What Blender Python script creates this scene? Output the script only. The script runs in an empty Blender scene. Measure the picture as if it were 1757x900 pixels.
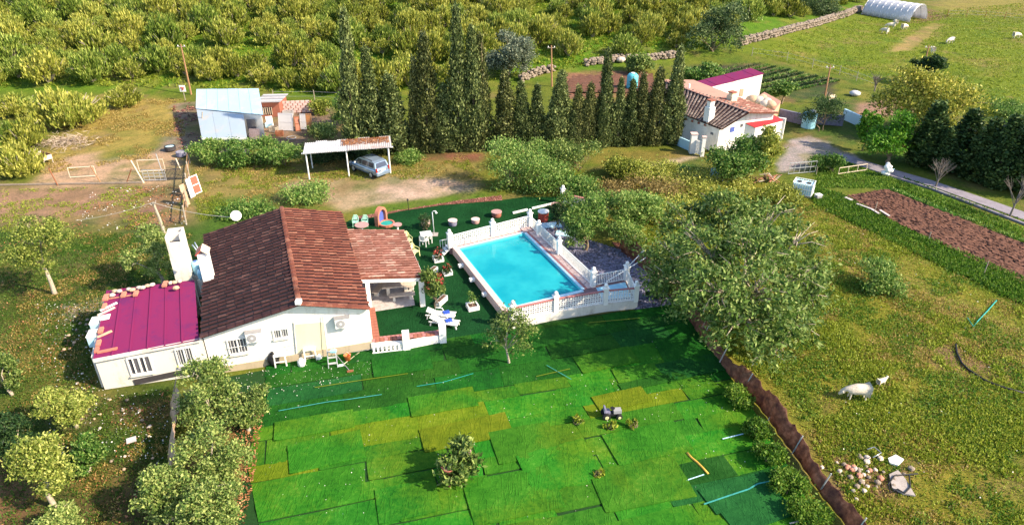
import bpy, bmesh, math, random
import numpy as np
from mathutils import Vector, Matrix
sc = bpy.context.scene
COL = sc.collection
R = math.radians
# ---------------------------------------------------------------- camera
F_PX, PITCH, CAM_H = 1200.0, R(29), 25.0          # focal in photo pixels, tilt below level, height in metres
cam_d = bpy.data.cameras.new('camera'); cam = bpy.data.objects.new('camera', cam_d); COL.objects.link(cam)
cam_d.sensor_width = 36.0; cam_d.lens = 36.0 * F_PX / 1757.0
cam_d.clip_end = 3000.0; cam_d.clip_start = 0.5
cam.location = (0, 0, CAM_H); cam.rotation_euler = (math.pi/2 - PITCH, 0, 0)
sc.camera = cam
# ---------------------------------------------------------------- light
SUN_AZ, SUN_EL = R(-20), R(36)                     # azimuth from +X, elevation
world = bpy.data.worlds.new('World'); sc.world = world; world.use_nodes = True
wn = world.node_tree.nodes; wl = world.node_tree.links
sky = wn.new('ShaderNodeTexSky'); sky.sky_type = 'NISHITA'; sky.sun_disc = False
sky.sun_elevation = SUN_EL; sky.sun_rotation = math.pi/2 - SUN_AZ
bg = wn['Background']; bg.inputs['Strength'].default_value = 0.15
wl.new(sky.outputs['Color'], bg.inputs['Color'])
sun_d = bpy.data.lights.new('sun', 'SUN'); sun_d.energy = 5.0; sun_d.angle = R(0.9); sun_d.color = (1.0, 0.83, 0.60)
sun = bpy.data.objects.new('sun', sun_d); COL.objects.link(sun)
sv = Vector((math.cos(SUN_EL)*math.cos(SUN_AZ), math.cos(SUN_EL)*math.sin(SUN_AZ), math.sin(SUN_EL)))
sun.rotation_euler = sv.to_track_quat('Z', 'Y').to_euler(); sun.location = (60, -20, 60)
sc.view_settings.view_transform = 'Standard'; sc.view_settings.look = 'None'
sc.view_settings.exposure = 1.08; sc.view_settings.gamma = 1.0
sc.cycles.max_bounces = 6; sc.cycles.diffuse_bounces = 3; sc.cycles.transparent_max_bounces = 6
# ---------------------------------------------------------------- pixel <-> place
CP, SP = math.cos(PITCH), math.sin(PITCH)
def ray(u, v):
    x = (u-878.5)/F_PX; y = -(v-450.0)/F_PX
    return Vector((x, CP + y*SP, -SP + y*CP))
def G(u, v, z=0.0):                                # photo pixel -> point at height z
    d = ray(u, v); t = (z-CAM_H)/d.z
    return Vector((d.x*t, d.y*t, z))
def on_plane(u, v, p0, n):
    d = ray(u, v); c = Vector((0, 0, CAM_H)); t = (Vector(p0)-c).dot(n)/d.dot(n)
    return c + d*t
def img(p):
    dz = p[2]-CAM_H; zc = p[1]*CP - dz*SP; yc = p[1]*SP + dz*CP
    return 878.5+F_PX*p[0]/zc, 450-F_PX*yc/zc, F_PX/zc
def smooth(a, b, x):
    t = np.clip((x-a)/(b-a), 0, 1); return t*t*(3-2*t)
def hill(x, y):                                    # the scrub slope behind the yards; zero on the farm plots
    start = 92.0 + 0.16*np.clip(np.asarray(x, float), -60, 60)
    m = 1.0 - smooth(18.0, 62.0, np.asarray(x, float) - (np.asarray(y, float)-95)*0.25)
    d = np.clip(np.asarray(y, float)-start, 0, 140)
    return 0.10*d*m*smooth(0, 18, d)
def T(u, v):                                       # photo pixel -> terrain
    d = ray(u, v); lo, hi = 20.0, 400.0
    f = lambda t: CAM_H + d.z*t - float(hill(d.x*t, d.y*t))
    t = lo
    while t < hi and f(t) > 0: t += 0.5
    a, b = t-0.5, t
    for _ in range(20):
        m = (a+b)/2
        if f(m) > 0: a = m
        else: b = m
    return Vector((d.x*b, d.y*b, float(hill(d.x*b, d.y*b))))
def height_for(p, vtop):                           # how tall a thing at p must be for its top to reach row vtop
    a, b = 0.0, 40.0
    for _ in range(40):
        m = (a+b)/2
        if img((p[0], p[1], p[2]+m))[1] > vtop: a = m
        else: b = m
    return a
# ---------------------------------------------------------------- objects
def props(o, label=None, cat=None, group=None, kind=None):
    if label: o['label'] = label
    if cat: o['category'] = cat
    if group: o['group'] = group
    if kind: o['kind'] = kind
    return o
def thing(name, label, cat, loc=(0, 0, 0), rz=0.0, group=None):
    o = bpy.data.objects.new(name, None); COL.objects.link(o)
    o.location = loc; o.rotation_euler = (0, 0, rz); o.empty_display_size = 0.2
    return props(o, label, cat, group)
def root_loc(p):
    v = Vector((0, 0, 0))
    while p is not None: v = v + p.location; p = p.parent
    return v
def link(name, me, parent=None, loc=None, rot=None, scale=None):
    o = bpy.data.objects.new(name, me); COL.objects.link(o); o.parent = parent
    if loc is not None: o.location = loc
    if rot is not None: o.rotation_euler = rot
    if scale is not None: o.scale = scale
    return o
def kids(o): return KIDS.get(o.name, [])
def copy_tree(o, loc, rz=0.0, scale=1.0, label=None, group=None, parent=None):
    c = o.copy(); COL.objects.link(c)
    if parent is None:
        c.location = loc; c.rotation_euler = (o.rotation_euler[0], o.rotation_euler[1], rz)
        c.scale = scale if hasattr(scale, '__len__') else (scale,)*3
        if label: c['label'] = label
        if group: c['group'] = group
    else: c.parent = parent
    for ch in o.children: copy_tree(ch, None, parent=c)
    return c
def move_tree(o, loc, rz=0.0, scale=1.0, label=None, group=None):
    o.location = loc; o.rotation_euler = (0, 0, rz); o.scale = scale if hasattr(scale, '__len__') else (scale,)*3
    if label: o['label'] = label
    if group: o['group'] = group
    return o
# ---------------------------------------------------------------- mesh collector
class MB:
    def __init__(s): s.v = []; s.f = []
    def add(s, vs, fs):
        n = len(s.v); s.v += [tuple(p) for p in vs]; s.f += [tuple(i+n for i in f) for f in fs]; return s
    def box(s, c, d, rz=0.0, m=None):
        x, y, z = d[0]/2, d[1]/2, d[2]/2; ca, sa = math.cos(rz), math.sin(rz); vs = []
        for a, b, e in ((-x,-y,-z),(x,-y,-z),(x,y,-z),(-x,y,-z),(-x,-y,z),(x,-y,z),(x,y,z),(-x,y,z)):
            vs.append((c[0]+a*ca-b*sa, c[1]+a*sa+b*ca, c[2]+e))
        if m is not None: vs = [m @ Vector(p) for p in vs]
        return s.add(vs, [(0,3,2,1),(4,5,6,7),(0,1,5,4),(1,2,6,5),(2,3,7,6),(3,0,4,7)])
    def bar(s, a, b, w, h=None, up=(0, 0, 1)):     # a beam from a to b
        a, b = Vector(a), Vector(b); h = h or w; d = (b-a).normalized(); u = Vector(up)
        if abs(d.dot(u)) > 0.98: u = Vector((1, 0, 0))
        sx = d.cross(u).normalized(); sz = sx.cross(d).normalized(); vs = []
        for p in (a, b):
            for i, j in ((-1,-1),(1,-1),(1,1),(-1,1)): vs.append(p + sx*(i*w/2) + sz*(j*h/2))
        return s.add(vs, [(3,2,1,0),(4,5,6,7),(0,1,5,4),(1,2,6,5),(2,3,7,6),(3,0,4,7)])
    def tube(s, pts, rad, n=6, cap=True):
        pts = [Vector(p) for p in pts]; rings = []
        if not hasattr(rad, '__len__'): rad = [rad]*len(pts)
        base = len(s.v)
        for i, p in enumerate(pts):
            d = (pts[min(i+1, len(pts)-1)]-pts[max(i-1, 0)]).normalized()
            u = Vector((0, 0, 1)) if abs(d.z) < 0.9 else Vector((1, 0, 0))
            a = d.cross(u).normalized(); b = a.cross(d).normalized()
            for k in range(n):
                t = 2*math.pi*k/n; s.v.append(tuple(p + a*(math.cos(t)*rad[i]) + b*(math.sin(t)*rad[i])))
        for i in range(len(pts)-1):
            for k in range(n):
                k2 = (k+1) % n; s.f.append((base+i*n+k, base+i*n+k2, base+(i+1)*n+k2, base+(i+1)*n+k))
        if cap:
            s.f.append(tuple(base+k for k in reversed(range(n)))); s.f.append(tuple(base+(len(pts)-1)*n+k for k in range(n)))
        return s
    def lathe(s, prof, n=12, c=(0, 0, 0)):
        base = len(s.v)
        for r, z in prof:
            for k in range(n):
                t = 2*math.pi*k/n; s.v.append((c[0]+r*math.cos(t), c[1]+r*math.sin(t), c[2]+z))
        m = len(prof)
        for i in range(m-1):
            for k in range(n):
                k2 = (k+1) % n; s.f.append((base+i*n+k, base+i*n+k2, base+(i+1)*n+k2, base+(i+1)*n+k))
        s.f.append(tuple(base+k for k in reversed(range(n)))); s.f.append(tuple(base+(m-1)*n+k for k in range(n)))
        return s
    def prism(s, poly, z0, z1):                    # poly: xy points counter-clockwise; z may be callables' values
        n = len(poly); zz0 = z0 if hasattr(z0, '__len__') else [z0]*n; zz1 = z1 if hasattr(z1, '__len__') else [z1]*n
        vs = [(p[0], p[1], zz0[i]) for i, p in enumerate(poly)] + [(p[0], p[1], zz1[i]) for i, p in enumerate(poly)]
        a = sum(poly[i][0]*poly[(i+1) % n][1]-poly[(i+1) % n][0]*poly[i][1] for i in range(n))
        fs = [tuple(range(n, 2*n)), tuple(reversed(range(n)))] + [(i, (i+1) % n, n+(i+1) % n, n+i) for i in range(n)]
        if a < 0: fs = [tuple(reversed(f)) for f in fs]
        return s.add(vs, fs)
    def slab(s, quad, th):                         # four 3-D corners, thickness below
        q = [Vector(p) for p in quad]; nrm = (q[1]-q[0]).cross(q[3]-q[0]).normalized()
        if nrm.z < 0: nrm = -nrm
        vs = q + [p - nrm*th for p in q]
        return s.add(vs, [(0,1,2,3),(7,6,5,4),(0,4,5,1),(1,5,6,2),(2,6,7,3),(3,7,4,0)])
    def ball(s, c, r, n=10, m=6, sz=1.0):
        return s.lathe([(max(r*math.sin(math.pi*i/m), r*0.02), -r*math.cos(math.pi*i/m)*sz) for i in range(m+1)], n, c)
    def mesh(s, name, mat, smooth_=False, bevel=0):
        me = bpy.data.meshes.new(name); me.from_pydata(s.v, [], s.f); me.materials.append(M(mat))
        if smooth_: me.shade_smooth()
        return me
    def build(s, name, mat, parent=None, world=True, smooth_=False, kind=None):
        if world and parent is not None:
            o = root_loc(parent); s.v = [(p[0]-o.x, p[1]-o.y, p[2]-o.z) for p in s.v]
        ob = link(name, s.mesh(name, mat, smooth_), parent)
        if kind: ob['kind'] = kind
        return ob
def part(parent, name, mat, fn, *a, **k):
    m = MB(); getattr(m, fn)(*a, **k); return m.build(name, mat, parent)
def np_mesh(name, V, Fq, mat, smooth_=False):      # V (n,3), Fq (m,k)
    me = bpy.data.meshes.new(name); k = Fq.shape[1]; m = len(Fq)
    me.vertices.add(len(V)); me.vertices.foreach_set('co', np.ascontiguousarray(V, np.float32).ravel())
    me.loops.add(m*k); me.loops.foreach_set('vertex_index', np.ascontiguousarray(Fq, np.int32).ravel())
    me.polygons.add(m); me.polygons.foreach_set('loop_start', np.arange(0, m*k, k, dtype=np.int32))
    me.polygons.foreach_set('loop_total', np.full(m, k, np.int32))
    me.update(calc_edges=True); me.materials.append(M(mat))
    if smooth_: me.shade_smooth()
    return me
# ---------------------------------------------------------------- materials
MATS = {}; MAKE = {}
def M(n):
    if not isinstance(n, str): return n
    if n not in MATS: MATS[n] = MAKE[n]()
    return MATS[n]
class NT:
    def __init__(s, name):
        s.m = bpy.data.materials.new(name); s.m.use_nodes = True; s.t = s.m.node_tree; s.p = s.t.nodes['Principled BSDF']; s.out = s.t.nodes['Material Output']
    def n(s, ty, **kw):
        nd = s.t.nodes.new(ty)
        for k, v in kw.items():
            if k.startswith('i_'): nd.inputs[k[2:].replace('_', ' ')].default_value = v
            else: setattr(nd, k, v)
        return nd
    def l(s, a, b): s.t.links.new(a, b)
    def coord(s, kind='Object'):
        return s.n('ShaderNodeTexCoord').outputs[kind]
    def noise(s, co, scale, detail=4, rough=0.6, dist=0.0):
        nd = s.n('ShaderNodeTexNoise'); nd.inputs['Scale'].default_value = scale; nd.inputs['Detail'].default_value = detail
        nd.inputs['Roughness'].default_value = rough; nd.inputs['Distortion'].default_value = dist
        if co is not None: s.l(co, nd.inputs['Vector'])
        return nd.outputs['Fac']
    def ramp(s, fac, stops):
        r = s.n('ShaderNodeValToRGB'); e = r.color_ramp.elements
        while len(e) < len(stops): e.new(0.5)
        for i, (p, c) in enumerate(stops):
            e[i].position = p; e[i].color = (c, c, c, 1) if not hasattr(c, '__len__') else (*c, 1)
        s.l(fac, r.inputs['Fac']); return r.outputs['Color']
    def mix(s, f, a, b, mode='MIX'):
        m = s.n('ShaderNodeMix', data_type='RGBA', blend_type=mode)
        for sock, val in ((m.inputs[0], f), (m.inputs[6], a), (m.inputs[7], b)):
            if hasattr(val, 'default_value') or hasattr(val, 'is_linked'): s.l(val, sock)
            elif hasattr(val, '__len__'): sock.default_value = (*val, 1)
            else: sock.default_value = val
        return m.outputs[2]
    def math(s, op, a, b=0.5):
        m = s.n('ShaderNodeMath', operation=op)
        for sock, val in ((m.inputs[0], a), (m.inputs[1], b)):
            if hasattr(val, 'is_linked'): s.l(val, sock)
            else: sock.default_value = val
        return m.outputs[0]
    def bump(s, h, strength=0.4, dist=0.05):
        b = s.n('ShaderNodeBump'); b.inputs['Strength'].default_value = strength; b.inputs['Distance'].default_value = dist
        s.l(h, b.inputs['Height']); s.l(b.outputs['Normal'], s.p.inputs['Normal'])
    def done(s, col=None, rough=0.8, metal=0.0, spec=0.3):
        if col is not None:
            if hasattr(col, 'is_linked'): s.l(col, s.p.inputs['Base Color'])
            else: s.p.inputs['Base Color'].default_value = (*col, 1)
        s.p.inputs['Roughness'].default_value = rough; s.p.inputs['Metallic'].default_value = metal
        s.p.inputs['Specular IOR Level'].default_value = spec
        return s.m
def sc3(c, k): return tuple(min(1, x*k) for x in c)
def mk_plain(name, col, rough=0.7, metal=0.0, var=0.15, scale=3.0, bump=0.15, spec=0.3):
    def f():
        t = NT(name); co = t.coord(); nz = t.noise(co, scale, 5, 0.65); n2 = t.noise(co, scale*9, 3, 0.6)
        s = t.math('ADD', t.math('MULTIPLY', nz, 0.65), t.math('MULTIPLY', n2, 0.35))
        c = t.ramp(s, [(0.3, sc3(col, 1-var*1.6)), (0.52, col), (0.75, sc3(col, 1+var))])
        if bump: t.bump(n2, bump, 0.02)
        return t.done(c, rough, metal, spec)
    MAKE[name] = f
def mk_stained(name, col, stain, amount=0.5, scale=0.8, rough=0.75):
    def f():
        t = NT(name); co = t.coord()
        mp = t.n('ShaderNodeMapping'); mp.inputs['Scale'].default_value = (1, 1, 0.35); t.l(co, mp.inputs['Vector'])
        a = t.noise(mp.outputs[0], scale, 6, 0.7, 0.3); b = t.noise(co, scale*8, 4, 0.7)
        fac = t.ramp(t.math('ADD', t.math('MULTIPLY', a, 0.75), t.math('MULTIPLY', b, 0.25)), [(0.5, 0.0), (0.72, amount)])
        c = t.mix(fac, col, stain); t.bump(b, 0.15, 0.02); return t.done(c, rough)
    MAKE[name] = f
def mk_leaf(name, dark, mid, light, trans=0.3, rough=0.55):
    def f():
        t = NT(name); g = t.n('ShaderNodeNewGeometry'); oi = t.n('ShaderNodeObjectInfo')
        r = t.math('ADD', t.math('MULTIPLY', g.outputs['Random Per Island'], 0.72), t.math('MULTIPLY', oi.outputs['Random'], 0.28))
        c = t.ramp(r, [(0.08, dark), (0.45, mid), (0.92, light)])
        t.done(c, rough, 0, 0.25)
        tr = t.n('ShaderNodeBsdfTranslucent'); t.l(c, tr.inputs['Color'])
        mx = t.n('ShaderNodeMixShader'); mx.inputs[0].default_value = trans
        t.l(t.p.outputs[0], mx.inputs[1]); t.l(tr.outputs[0], mx.inputs[2]); t.l(mx.outputs[0], t.out.inputs['Surface'])
        return t.m
    MAKE[name] = f
def mk_tile(name, cols, moss=0.0):
    def f():
        t = NT(name); g = t.n('ShaderNodeNewGeometry'); oi = t.n('ShaderNodeObjectInfo')
        r = t.math('FRACT', t.math('ADD', g.outputs['Random Per Island'], oi.outputs['Random']))
        n = len(cols); c = t.ramp(r, [((i+0.5)/n, x) for i, x in enumerate(cols)])
        pos = g.outputs['Position']; nz = t.noise(pos, 1.3, 5, 0.7); n2 = t.noise(pos, 14, 4, 0.7)
        f2 = t.ramp(t.math('ADD', t.math('MULTIPLY', nz, 0.6), t.math('MULTIPLY', n2, 0.4)), [(0.40, 0.0), (0.64, 0.85)])
        c = t.mix(f2, c, sc3(cols[0], 0.42)); li = t.ramp(t.noise(pos, 5.5, 4, 0.75), [(0.60, 0.0), (0.70, 0.55)]); c = t.mix(li, c, sc3(cols[-1], 1.05)); t.bump(n2, 0.3, 0.02); return t.done(c, 0.85)
    MAKE[name] = f
def mk_grass(name, cols, scale=1.0, bump=0.6, tint=None):      # lawn, turf
    def f():
        t = NT(name); g = t.n('ShaderNodeNewGeometry'); pos = g.outputs['Position']; oi = t.n('ShaderNodeObjectInfo')
        big = t.noise(pos, 0.55*scale, 4, 0.6); mid = t.noise(pos, 5*scale, 4, 0.7); fine = t.noise(pos, 38*scale, 3, 0.8)
        s = t.math('ADD', t.math('ADD', t.math('MULTIPLY', big, 0.34), t.math('MULTIPLY', mid, 0.3)), t.math('MULTIPLY', fine, 0.36))
        n = len(cols); c = t.ramp(s, [(0.36+0.30*i/(n-1), x) for i, x in enumerate(cols)])
        if tint is not None:
            fade = t.ramp(t.math('ADD', t.math('MULTIPLY', t.noise(pos, 0.22, 3, 0.5, 0.5), 0.8), t.math('MULTIPLY', mid, 0.2)), [(0.47, 0.0), (0.66, 0.65)])
            c = t.mix(fade, c, t.ramp(s, [(0.36+0.30*i/(n-1), x) for i, x in enumerate(tint)]))
        hsv = t.n('ShaderNodeHueSaturation'); t.l(c, hsv.inputs['Color'])
        t.l(t.math('ADD', 0.90, t.math('MULTIPLY', oi.outputs['Random'], 0.20)), hsv.inputs['Value'])
        t.l(t.math('ADD', 0.485, t.math('MULTIPLY', oi.outputs['Random'], 0.03)), hsv.inputs['Hue'])
        mp = t.n('ShaderNodeMapping'); mp.inputs['Rotation'].default_value = (0, 0, -0.9); mp.inputs['Scale'].default_value = (2.4, 0.5, 1); t.l(pos, mp.inputs['Vector'])
        wr = t.ramp(t.noise(mp.outputs[0], 1.2, 3, 0.5, 0.6), [(0.46, 0.0), (0.5, 1.0), (0.54, 0.0)])
        t.bump(t.math('ADD', t.math('MULTIPLY', fine, 0.6), t.math('ADD', t.math('MULTIPLY', mid, 0.6), t.math('MULTIPLY', wr, 0.5))), bump, 0.06)
        return t.done(hsv.outputs['Color'], 0.9, 0, 0.1)
    MAKE[name] = f
def mk_ground():
    t = NT('ground'); g = t.n('ShaderNodeNewGeometry'); pos = g.outputs['Position']
    at = t.n('ShaderNodeAttribute', attribute_name='soil').outputs['Color']
    a = t.noise(pos, 0.7, 6, 0.72, 0.4); b = t.noise(pos, 4.5, 5, 0.75); c = t.noise(pos, 22, 4, 0.8)
    s = t.math('ADD', t.math('ADD', t.math('MULTIPLY', a, 0.3), t.math('MULTIPLY', b, 0.35)), t.math('MULTIPLY', c, 0.35))
    k = t.ramp(s, [(0.36, (0.30, 0.42, 0.30)), (0.5, (0.95, 1.0, 0.9)), (0.64, (1.75, 1.55, 1.45))])
    col = t.mix(1.0, at, k, 'MULTIPLY')
    t.bump(t.math('ADD', t.math('MULTIPLY', b, 0.6), t.math('MULTIPLY', c, 0.5)), 0.8, 0.12)
    return t.done(col, 0.95, 0, 0.1)
MAKE['ground'] = mk_ground
def mk_water():
    t = NT('water'); g = t.n('ShaderNodeNewGeometry'); nz = t.noise(g.outputs['Position'], 3.0, 3, 0.5)
    t.bump(nz, 0.16, 0.06); t.done(t.ramp(t.noise(g.outputs['Position'], 0.45, 3, 0.55), [(0.35, (0.008, 0.36, 0.46)), (0.65, (0.03, 0.48, 0.55))]), 0.10, 0, 0.4)
    t.p.inputs['IOR'].default_value = 1.33
    tr = t.n('ShaderNodeBsdfTransparent'); tr.inputs['Color'].default_value = (0.35, 0.95, 1.0, 1)
    mx = t.n('ShaderNodeMixShader'); mx.inputs[0].default_value = 0.35
    t.l(t.p.outputs[0], mx.inputs[1]); t.l(tr.outputs[0], mx.inputs[2]); t.l(mx.outputs[0], t.out.inputs['Surface']); return t.m
MAKE['water'] = mk_water
def mk_glass(name, col):
    MAKE[name] = lambda: NT(name).done(col, 0.08, 0.0, 0.8)
def mk_film():
    t = NT('film'); t.done((0.75, 0.75, 0.8), 0.35, 0, 0.4); tr = t.n('ShaderNodeBsdfTranslucent'); tr.inputs['Color'].default_value = (0.75, 0.75, 0.8, 1)
    mx = t.n('ShaderNodeMixShader'); mx.inputs[0].default_value = 0.4
    t.l(t.p.outputs[0], mx.inputs[1]); t.l(tr.outputs[0], mx.inputs[2]); t.l(mx.outputs[0], t.out.inputs['Surface']); return t.m
MAKE['film'] = mk_film
def mk_net():
    t = NT('net'); co = t.coord(); nz = t.noise(co, 2.5, 5, 0.7); c = t.ramp(nz, [(0.35, (0.13, 0.06, 0.05)), (0.52, (0.27, 0.14, 0.085)), (0.70, (0.46, 0.28, 0.19))])
    t.done(c, 0.8); tr = t.n('ShaderNodeBsdfTranslucent'); t.l(c, tr.inputs['Color']); mx = t.n('ShaderNodeMixShader'); mx.inputs[0].default_value = 0.5
    t.l(t.p.outputs[0], mx.inputs[1]); t.l(tr.outputs[0], mx.inputs[2]); t.l(mx.outputs[0], t.out.inputs['Surface']); return t.m
MAKE['net'] = mk_net
mk_stained('white_wall', (0.78, 0.76, 0.72), (0.42, 0.36, 0.27), 0.7, 1.1)
mk_stained('old_white', (0.66, 0.63, 0.58), (0.30, 0.25, 0.19), 0.8, 1.4)
mk_stained('plinth', (0.42, 0.35, 0.25), (0.20, 0.16, 0.11), 0.7, 1.5)
mk_stained('patch_render', (0.70, 0.62, 0.42), (0.55, 0.46, 0.28), 0.5)
mk_plain('white', (0.82, 0.82, 0.80), 0.5, var=0.05)
mk_plain('white_metal', (0.78, 0.80, 0.80), 0.35, var=0.06, bump=0)
mk_plain('white_plastic', (0.82, 0.82, 0.80), 0.35, var=0.04, bump=0)
mk_plain('cream_plastic', (0.66, 0.66, 0.34), 0.4, var=0.06, bump=0)
mk_plain('mint', (0.34, 0.62, 0.50), 0.4, var=0.06, bump=0)
mk_plain('sky_blue', (0.32, 0.62, 0.78), 0.5, var=0.08, bump=0.05)
mk_plain('pale_blue', (0.45, 0.68, 0.80), 0.5, var=0.08, bump=0.05)
mk_plain('blue_cloth', (0.03, 0.08, 0.42), 0.8, var=0.15, scale=9)
mk_plain('red_paint', (0.42, 0.07, 0.045), 0.5, var=0.12)
mk_plain('orange', (0.62, 0.17, 0.05), 0.5, var=0.12)
mk_plain('coral', (0.48, 0.18, 0.12), 0.6, var=0.15, scale=6)
mk_plain('blue_paint', (0.08, 0.12, 0.40), 0.5, var=0.1)
mk_plain('teal', (0.02, 0.30, 0.26), 0.5, var=0.15)
mk_plain('pink_brick', (0.50, 0.22, 0.15), 0.85, var=0.25, scale=7)
mk_plain('tan_brick', (0.52, 0.36, 0.24), 0.85, var=0.25, scale=7)
mk_plain('stone', (0.26, 0.21, 0.165), 0.9, var=0.3, scale=5, bump=0.5)
mk_plain('pale_stone', (0.55, 0.47, 0.40), 0.9, var=0.25, scale=6, bump=0.4)
mk_plain('paver', (0.62, 0.46, 0.43), 0.85, var=0.2, scale=5, bump=0.3)
mk_plain('grout', (0.20, 0.12, 0.13), 0.9, var=0.2)
mk_plain('coping_red', (0.40, 0.17, 0.16), 0.8, var=0.15, scale=6)
mk_plain('terracotta', (0.30, 0.11, 0.075), 0.85, var=0.2, scale=6)
mk_plain('pot_pink', (0.42, 0.25, 0.24), 0.8, var=0.2, scale=8)
mk_plain('concrete', (0.36, 0.32, 0.30), 0.9, var=0.25, scale=1.5, bump=0.3)
mk_plain('drive', (0.26, 0.22, 0.24), 0.95, var=0.28, scale=0.9, bump=0.4)
mk_plain('road', (0.24, 0.22, 0.26), 0.95, var=0.25, scale=1.2, bump=0.3)
mk_plain('porch_floor', (0.44, 0.40, 0.40), 0.9, var=0.35, scale=4, bump=0.4)
mk_plain('slate', (0.19, 0.19, 0.28), 0.7, var=0.35, scale=5, bump=0.4)
mk_plain('slate_bed', (0.13, 0.13, 0.17), 0.95, var=0.3, scale=5, bump=0.4)
mk_plain('mulch', (0.20, 0.075, 0.055), 0.95, var=0.4, scale=9, bump=0.8)
mk_plain('plough', (0.135, 0.064, 0.044), 0.98, var=0.35, scale=4, bump=0.9)
mk_plain('pool_tile', (0.10, 0.62, 0.70), 0.4, var=0.04, bump=0)
mk_plain('wood', (0.34, 0.19, 0.10), 0.85, var=0.3, scale=6)
mk_plain('wood_orange', (0.46, 0.20, 0.08), 0.8, var=0.2, scale=5)
mk_plain('grey_wood', (0.36, 0.31, 0.25), 0.9, var=0.3, scale=6)
mk_plain('plank_pale', (0.72, 0.60, 0.46), 0.85, var=0.15, scale=5)
mk_plain('bark', (0.24, 0.18, 0.12), 0.95, var=0.35, scale=9, bump=0.8)
mk_plain('bark_pale', (0.42, 0.36, 0.28), 0.95, var=0.3, scale=9, bump=0.8)
mk_plain('steel', (0.45, 0.46, 0.48), 0.35, 0.8, var=0.12, bump=0)
mk_plain('galv', (0.55, 0.56, 0.58), 0.4, 0.5, var=0.12, bump=0)
mk_plain('rust', (0.26, 0.10, 0.05), 0.9, var=0.35, scale=9)
mk_plain('black', (0.015, 0.015, 0.018), 0.6, var=0.2, bump=0)
mk_plain('dark', (0.05, 0.045, 0.05), 0.8, var=0.3)
mk_plain('rubber', (0.02, 0.02, 0.022), 0.85, var=0.2)
mk_plain('grey', (0.30, 0.30, 0.32), 0.7, var=0.15)
mk_plain('car_paint', (0.30, 0.40, 0.55), 0.22, 0.55, var=0.03, bump=0, spec=0.6)
mk_plain('wool', (0.70, 0.62, 0.50), 0.98, var=0.2, scale=14, bump=0.9)
mk_plain('soil', (0.12, 0.07, 0.05), 0.98, var=0.35, scale=9, bump=0.7)
mk_plain('rope', (0.62, 0.55, 0.45), 0.9, var=0.1, bump=0)
mk_plain('yellow', (0.60, 0.36, 0.06), 0.6, var=0.15)
mk_plain('cyan_strip', (0.04, 0.27, 0.24), 0.6, var=0.25, scale=5)
mk_plain('tank_cyan', (0.10, 0.45, 0.55), 0.5, var=0.1)
mk_stained('shed_roof', (0.34, 0.50, 0.64), (0.52, 0.57, 0.62), 0.8, 0.35, 0.6)  # blue base colour paints the sky reflected in the roof sheets
mk_stained('shed_roof_low', (0.30, 0.37, 0.44), (0.46, 0.38, 0.28), 0.6, 0.5, 0.6)
mk_stained('corrugated', (0.46, 0.42, 0.42), (0.28, 0.17, 0.14), 0.75, 0.7)
mk_stained('panel_white', (0.52, 0.51, 0.53), (0.34, 0.31, 0.30), 0.6, 0.9)
mk_stained('purple_roof', (0.20, 0.012, 0.082), (0.085, 0.014, 0.10), 1.0, 0.9, 0.85)
mk_stained('red_roof', (0.40, 0.02, 0.03), (0.28, 0.02, 0.03), 0.8, 0.9, 0.7)
mk_stained('flat_pink', (0.40, 0.22, 0.17), (0.28, 0.15, 0.12), 0.8, 0.5, 0.85)
mk_glass('pane', (0.10, 0.10, 0.12)); mk_glass('car_glass', (0.02, 0.03, 0.06)); mk_glass('tail_light', (0.35, 0.02, 0.02)); mk_glass('head_light', (0.7, 0.72, 0.75))
mk_tile('tile_shaded', [(0.040, 0.014, 0.016), (0.050, 0.018, 0.018), (0.060, 0.022, 0.021), (0.048, 0.018, 0.021), (0.11, 0.052, 0.046)])  # darker tile copy: shade of the slope away from the sun, in the colour
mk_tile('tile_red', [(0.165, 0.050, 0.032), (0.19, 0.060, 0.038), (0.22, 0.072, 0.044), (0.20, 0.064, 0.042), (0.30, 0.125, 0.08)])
mk_tile('tile_pale', [(0.27, 0.115, 0.085), (0.32, 0.145, 0.11), (0.38, 0.185, 0.14), (0.33, 0.145, 0.115), (0.52, 0.34, 0.27)])
mk_tile('tile_grey', [(0.16, 0.115, 0.10), (0.22, 0.165, 0.145), (0.28, 0.22, 0.19), (0.20, 0.145, 0.13), (0.36, 0.29, 0.25)])
OLV = [(0.035, 0.075, 0.003), (0.075, 0.140, 0.005), (0.115, 0.185, 0.008), (0.19, 0.25, 0.03)]
mk_grass('turf_bright', [(0.006, 0.055, 0.004), (0.018, 0.125, 0.007), (0.036, 0.172, 0.011), (0.10, 0.24, 0.03)], tint=OLV)
mk_grass('turf_mid', [(0.006, 0.050, 0.004), (0.016, 0.110, 0.007), (0.032, 0.155, 0.011), (0.08, 0.21, 0.03)], tint=OLV)
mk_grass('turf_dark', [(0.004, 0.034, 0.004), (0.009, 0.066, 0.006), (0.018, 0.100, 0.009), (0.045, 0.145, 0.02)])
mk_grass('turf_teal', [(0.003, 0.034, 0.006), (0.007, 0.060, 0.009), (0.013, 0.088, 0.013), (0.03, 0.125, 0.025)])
mk_grass('turf_olive', [(0.035, 0.070, 0.003), (0.080, 0.135, 0.005), (0.125, 0.175, 0.008), (0.20, 0.235, 0.03)])
mk_grass('terrace_turf', [(0.002, 0.022, 0.008), (0.004, 0.040, 0.013), (0.007, 0.058, 0.019), (0.014, 0.08, 0.03)])
mk_grass('crop', [(0.015, 0.05, 0.01), (0.03, 0.09, 0.015), (0.06, 0.14, 0.02), (0.10, 0.2, 0.04)])
mk_leaf('leaf_walnut', (0.024, 0.065, 0.012), (0.125, 0.225, 0.040), (0.46, 0.52, 0.18), 0.35)
mk_leaf('leaf_green', (0.016, 0.060, 0.010), (0.08, 0.195, 0.026), (0.38, 0.48, 0.14), 0.35)
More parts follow.
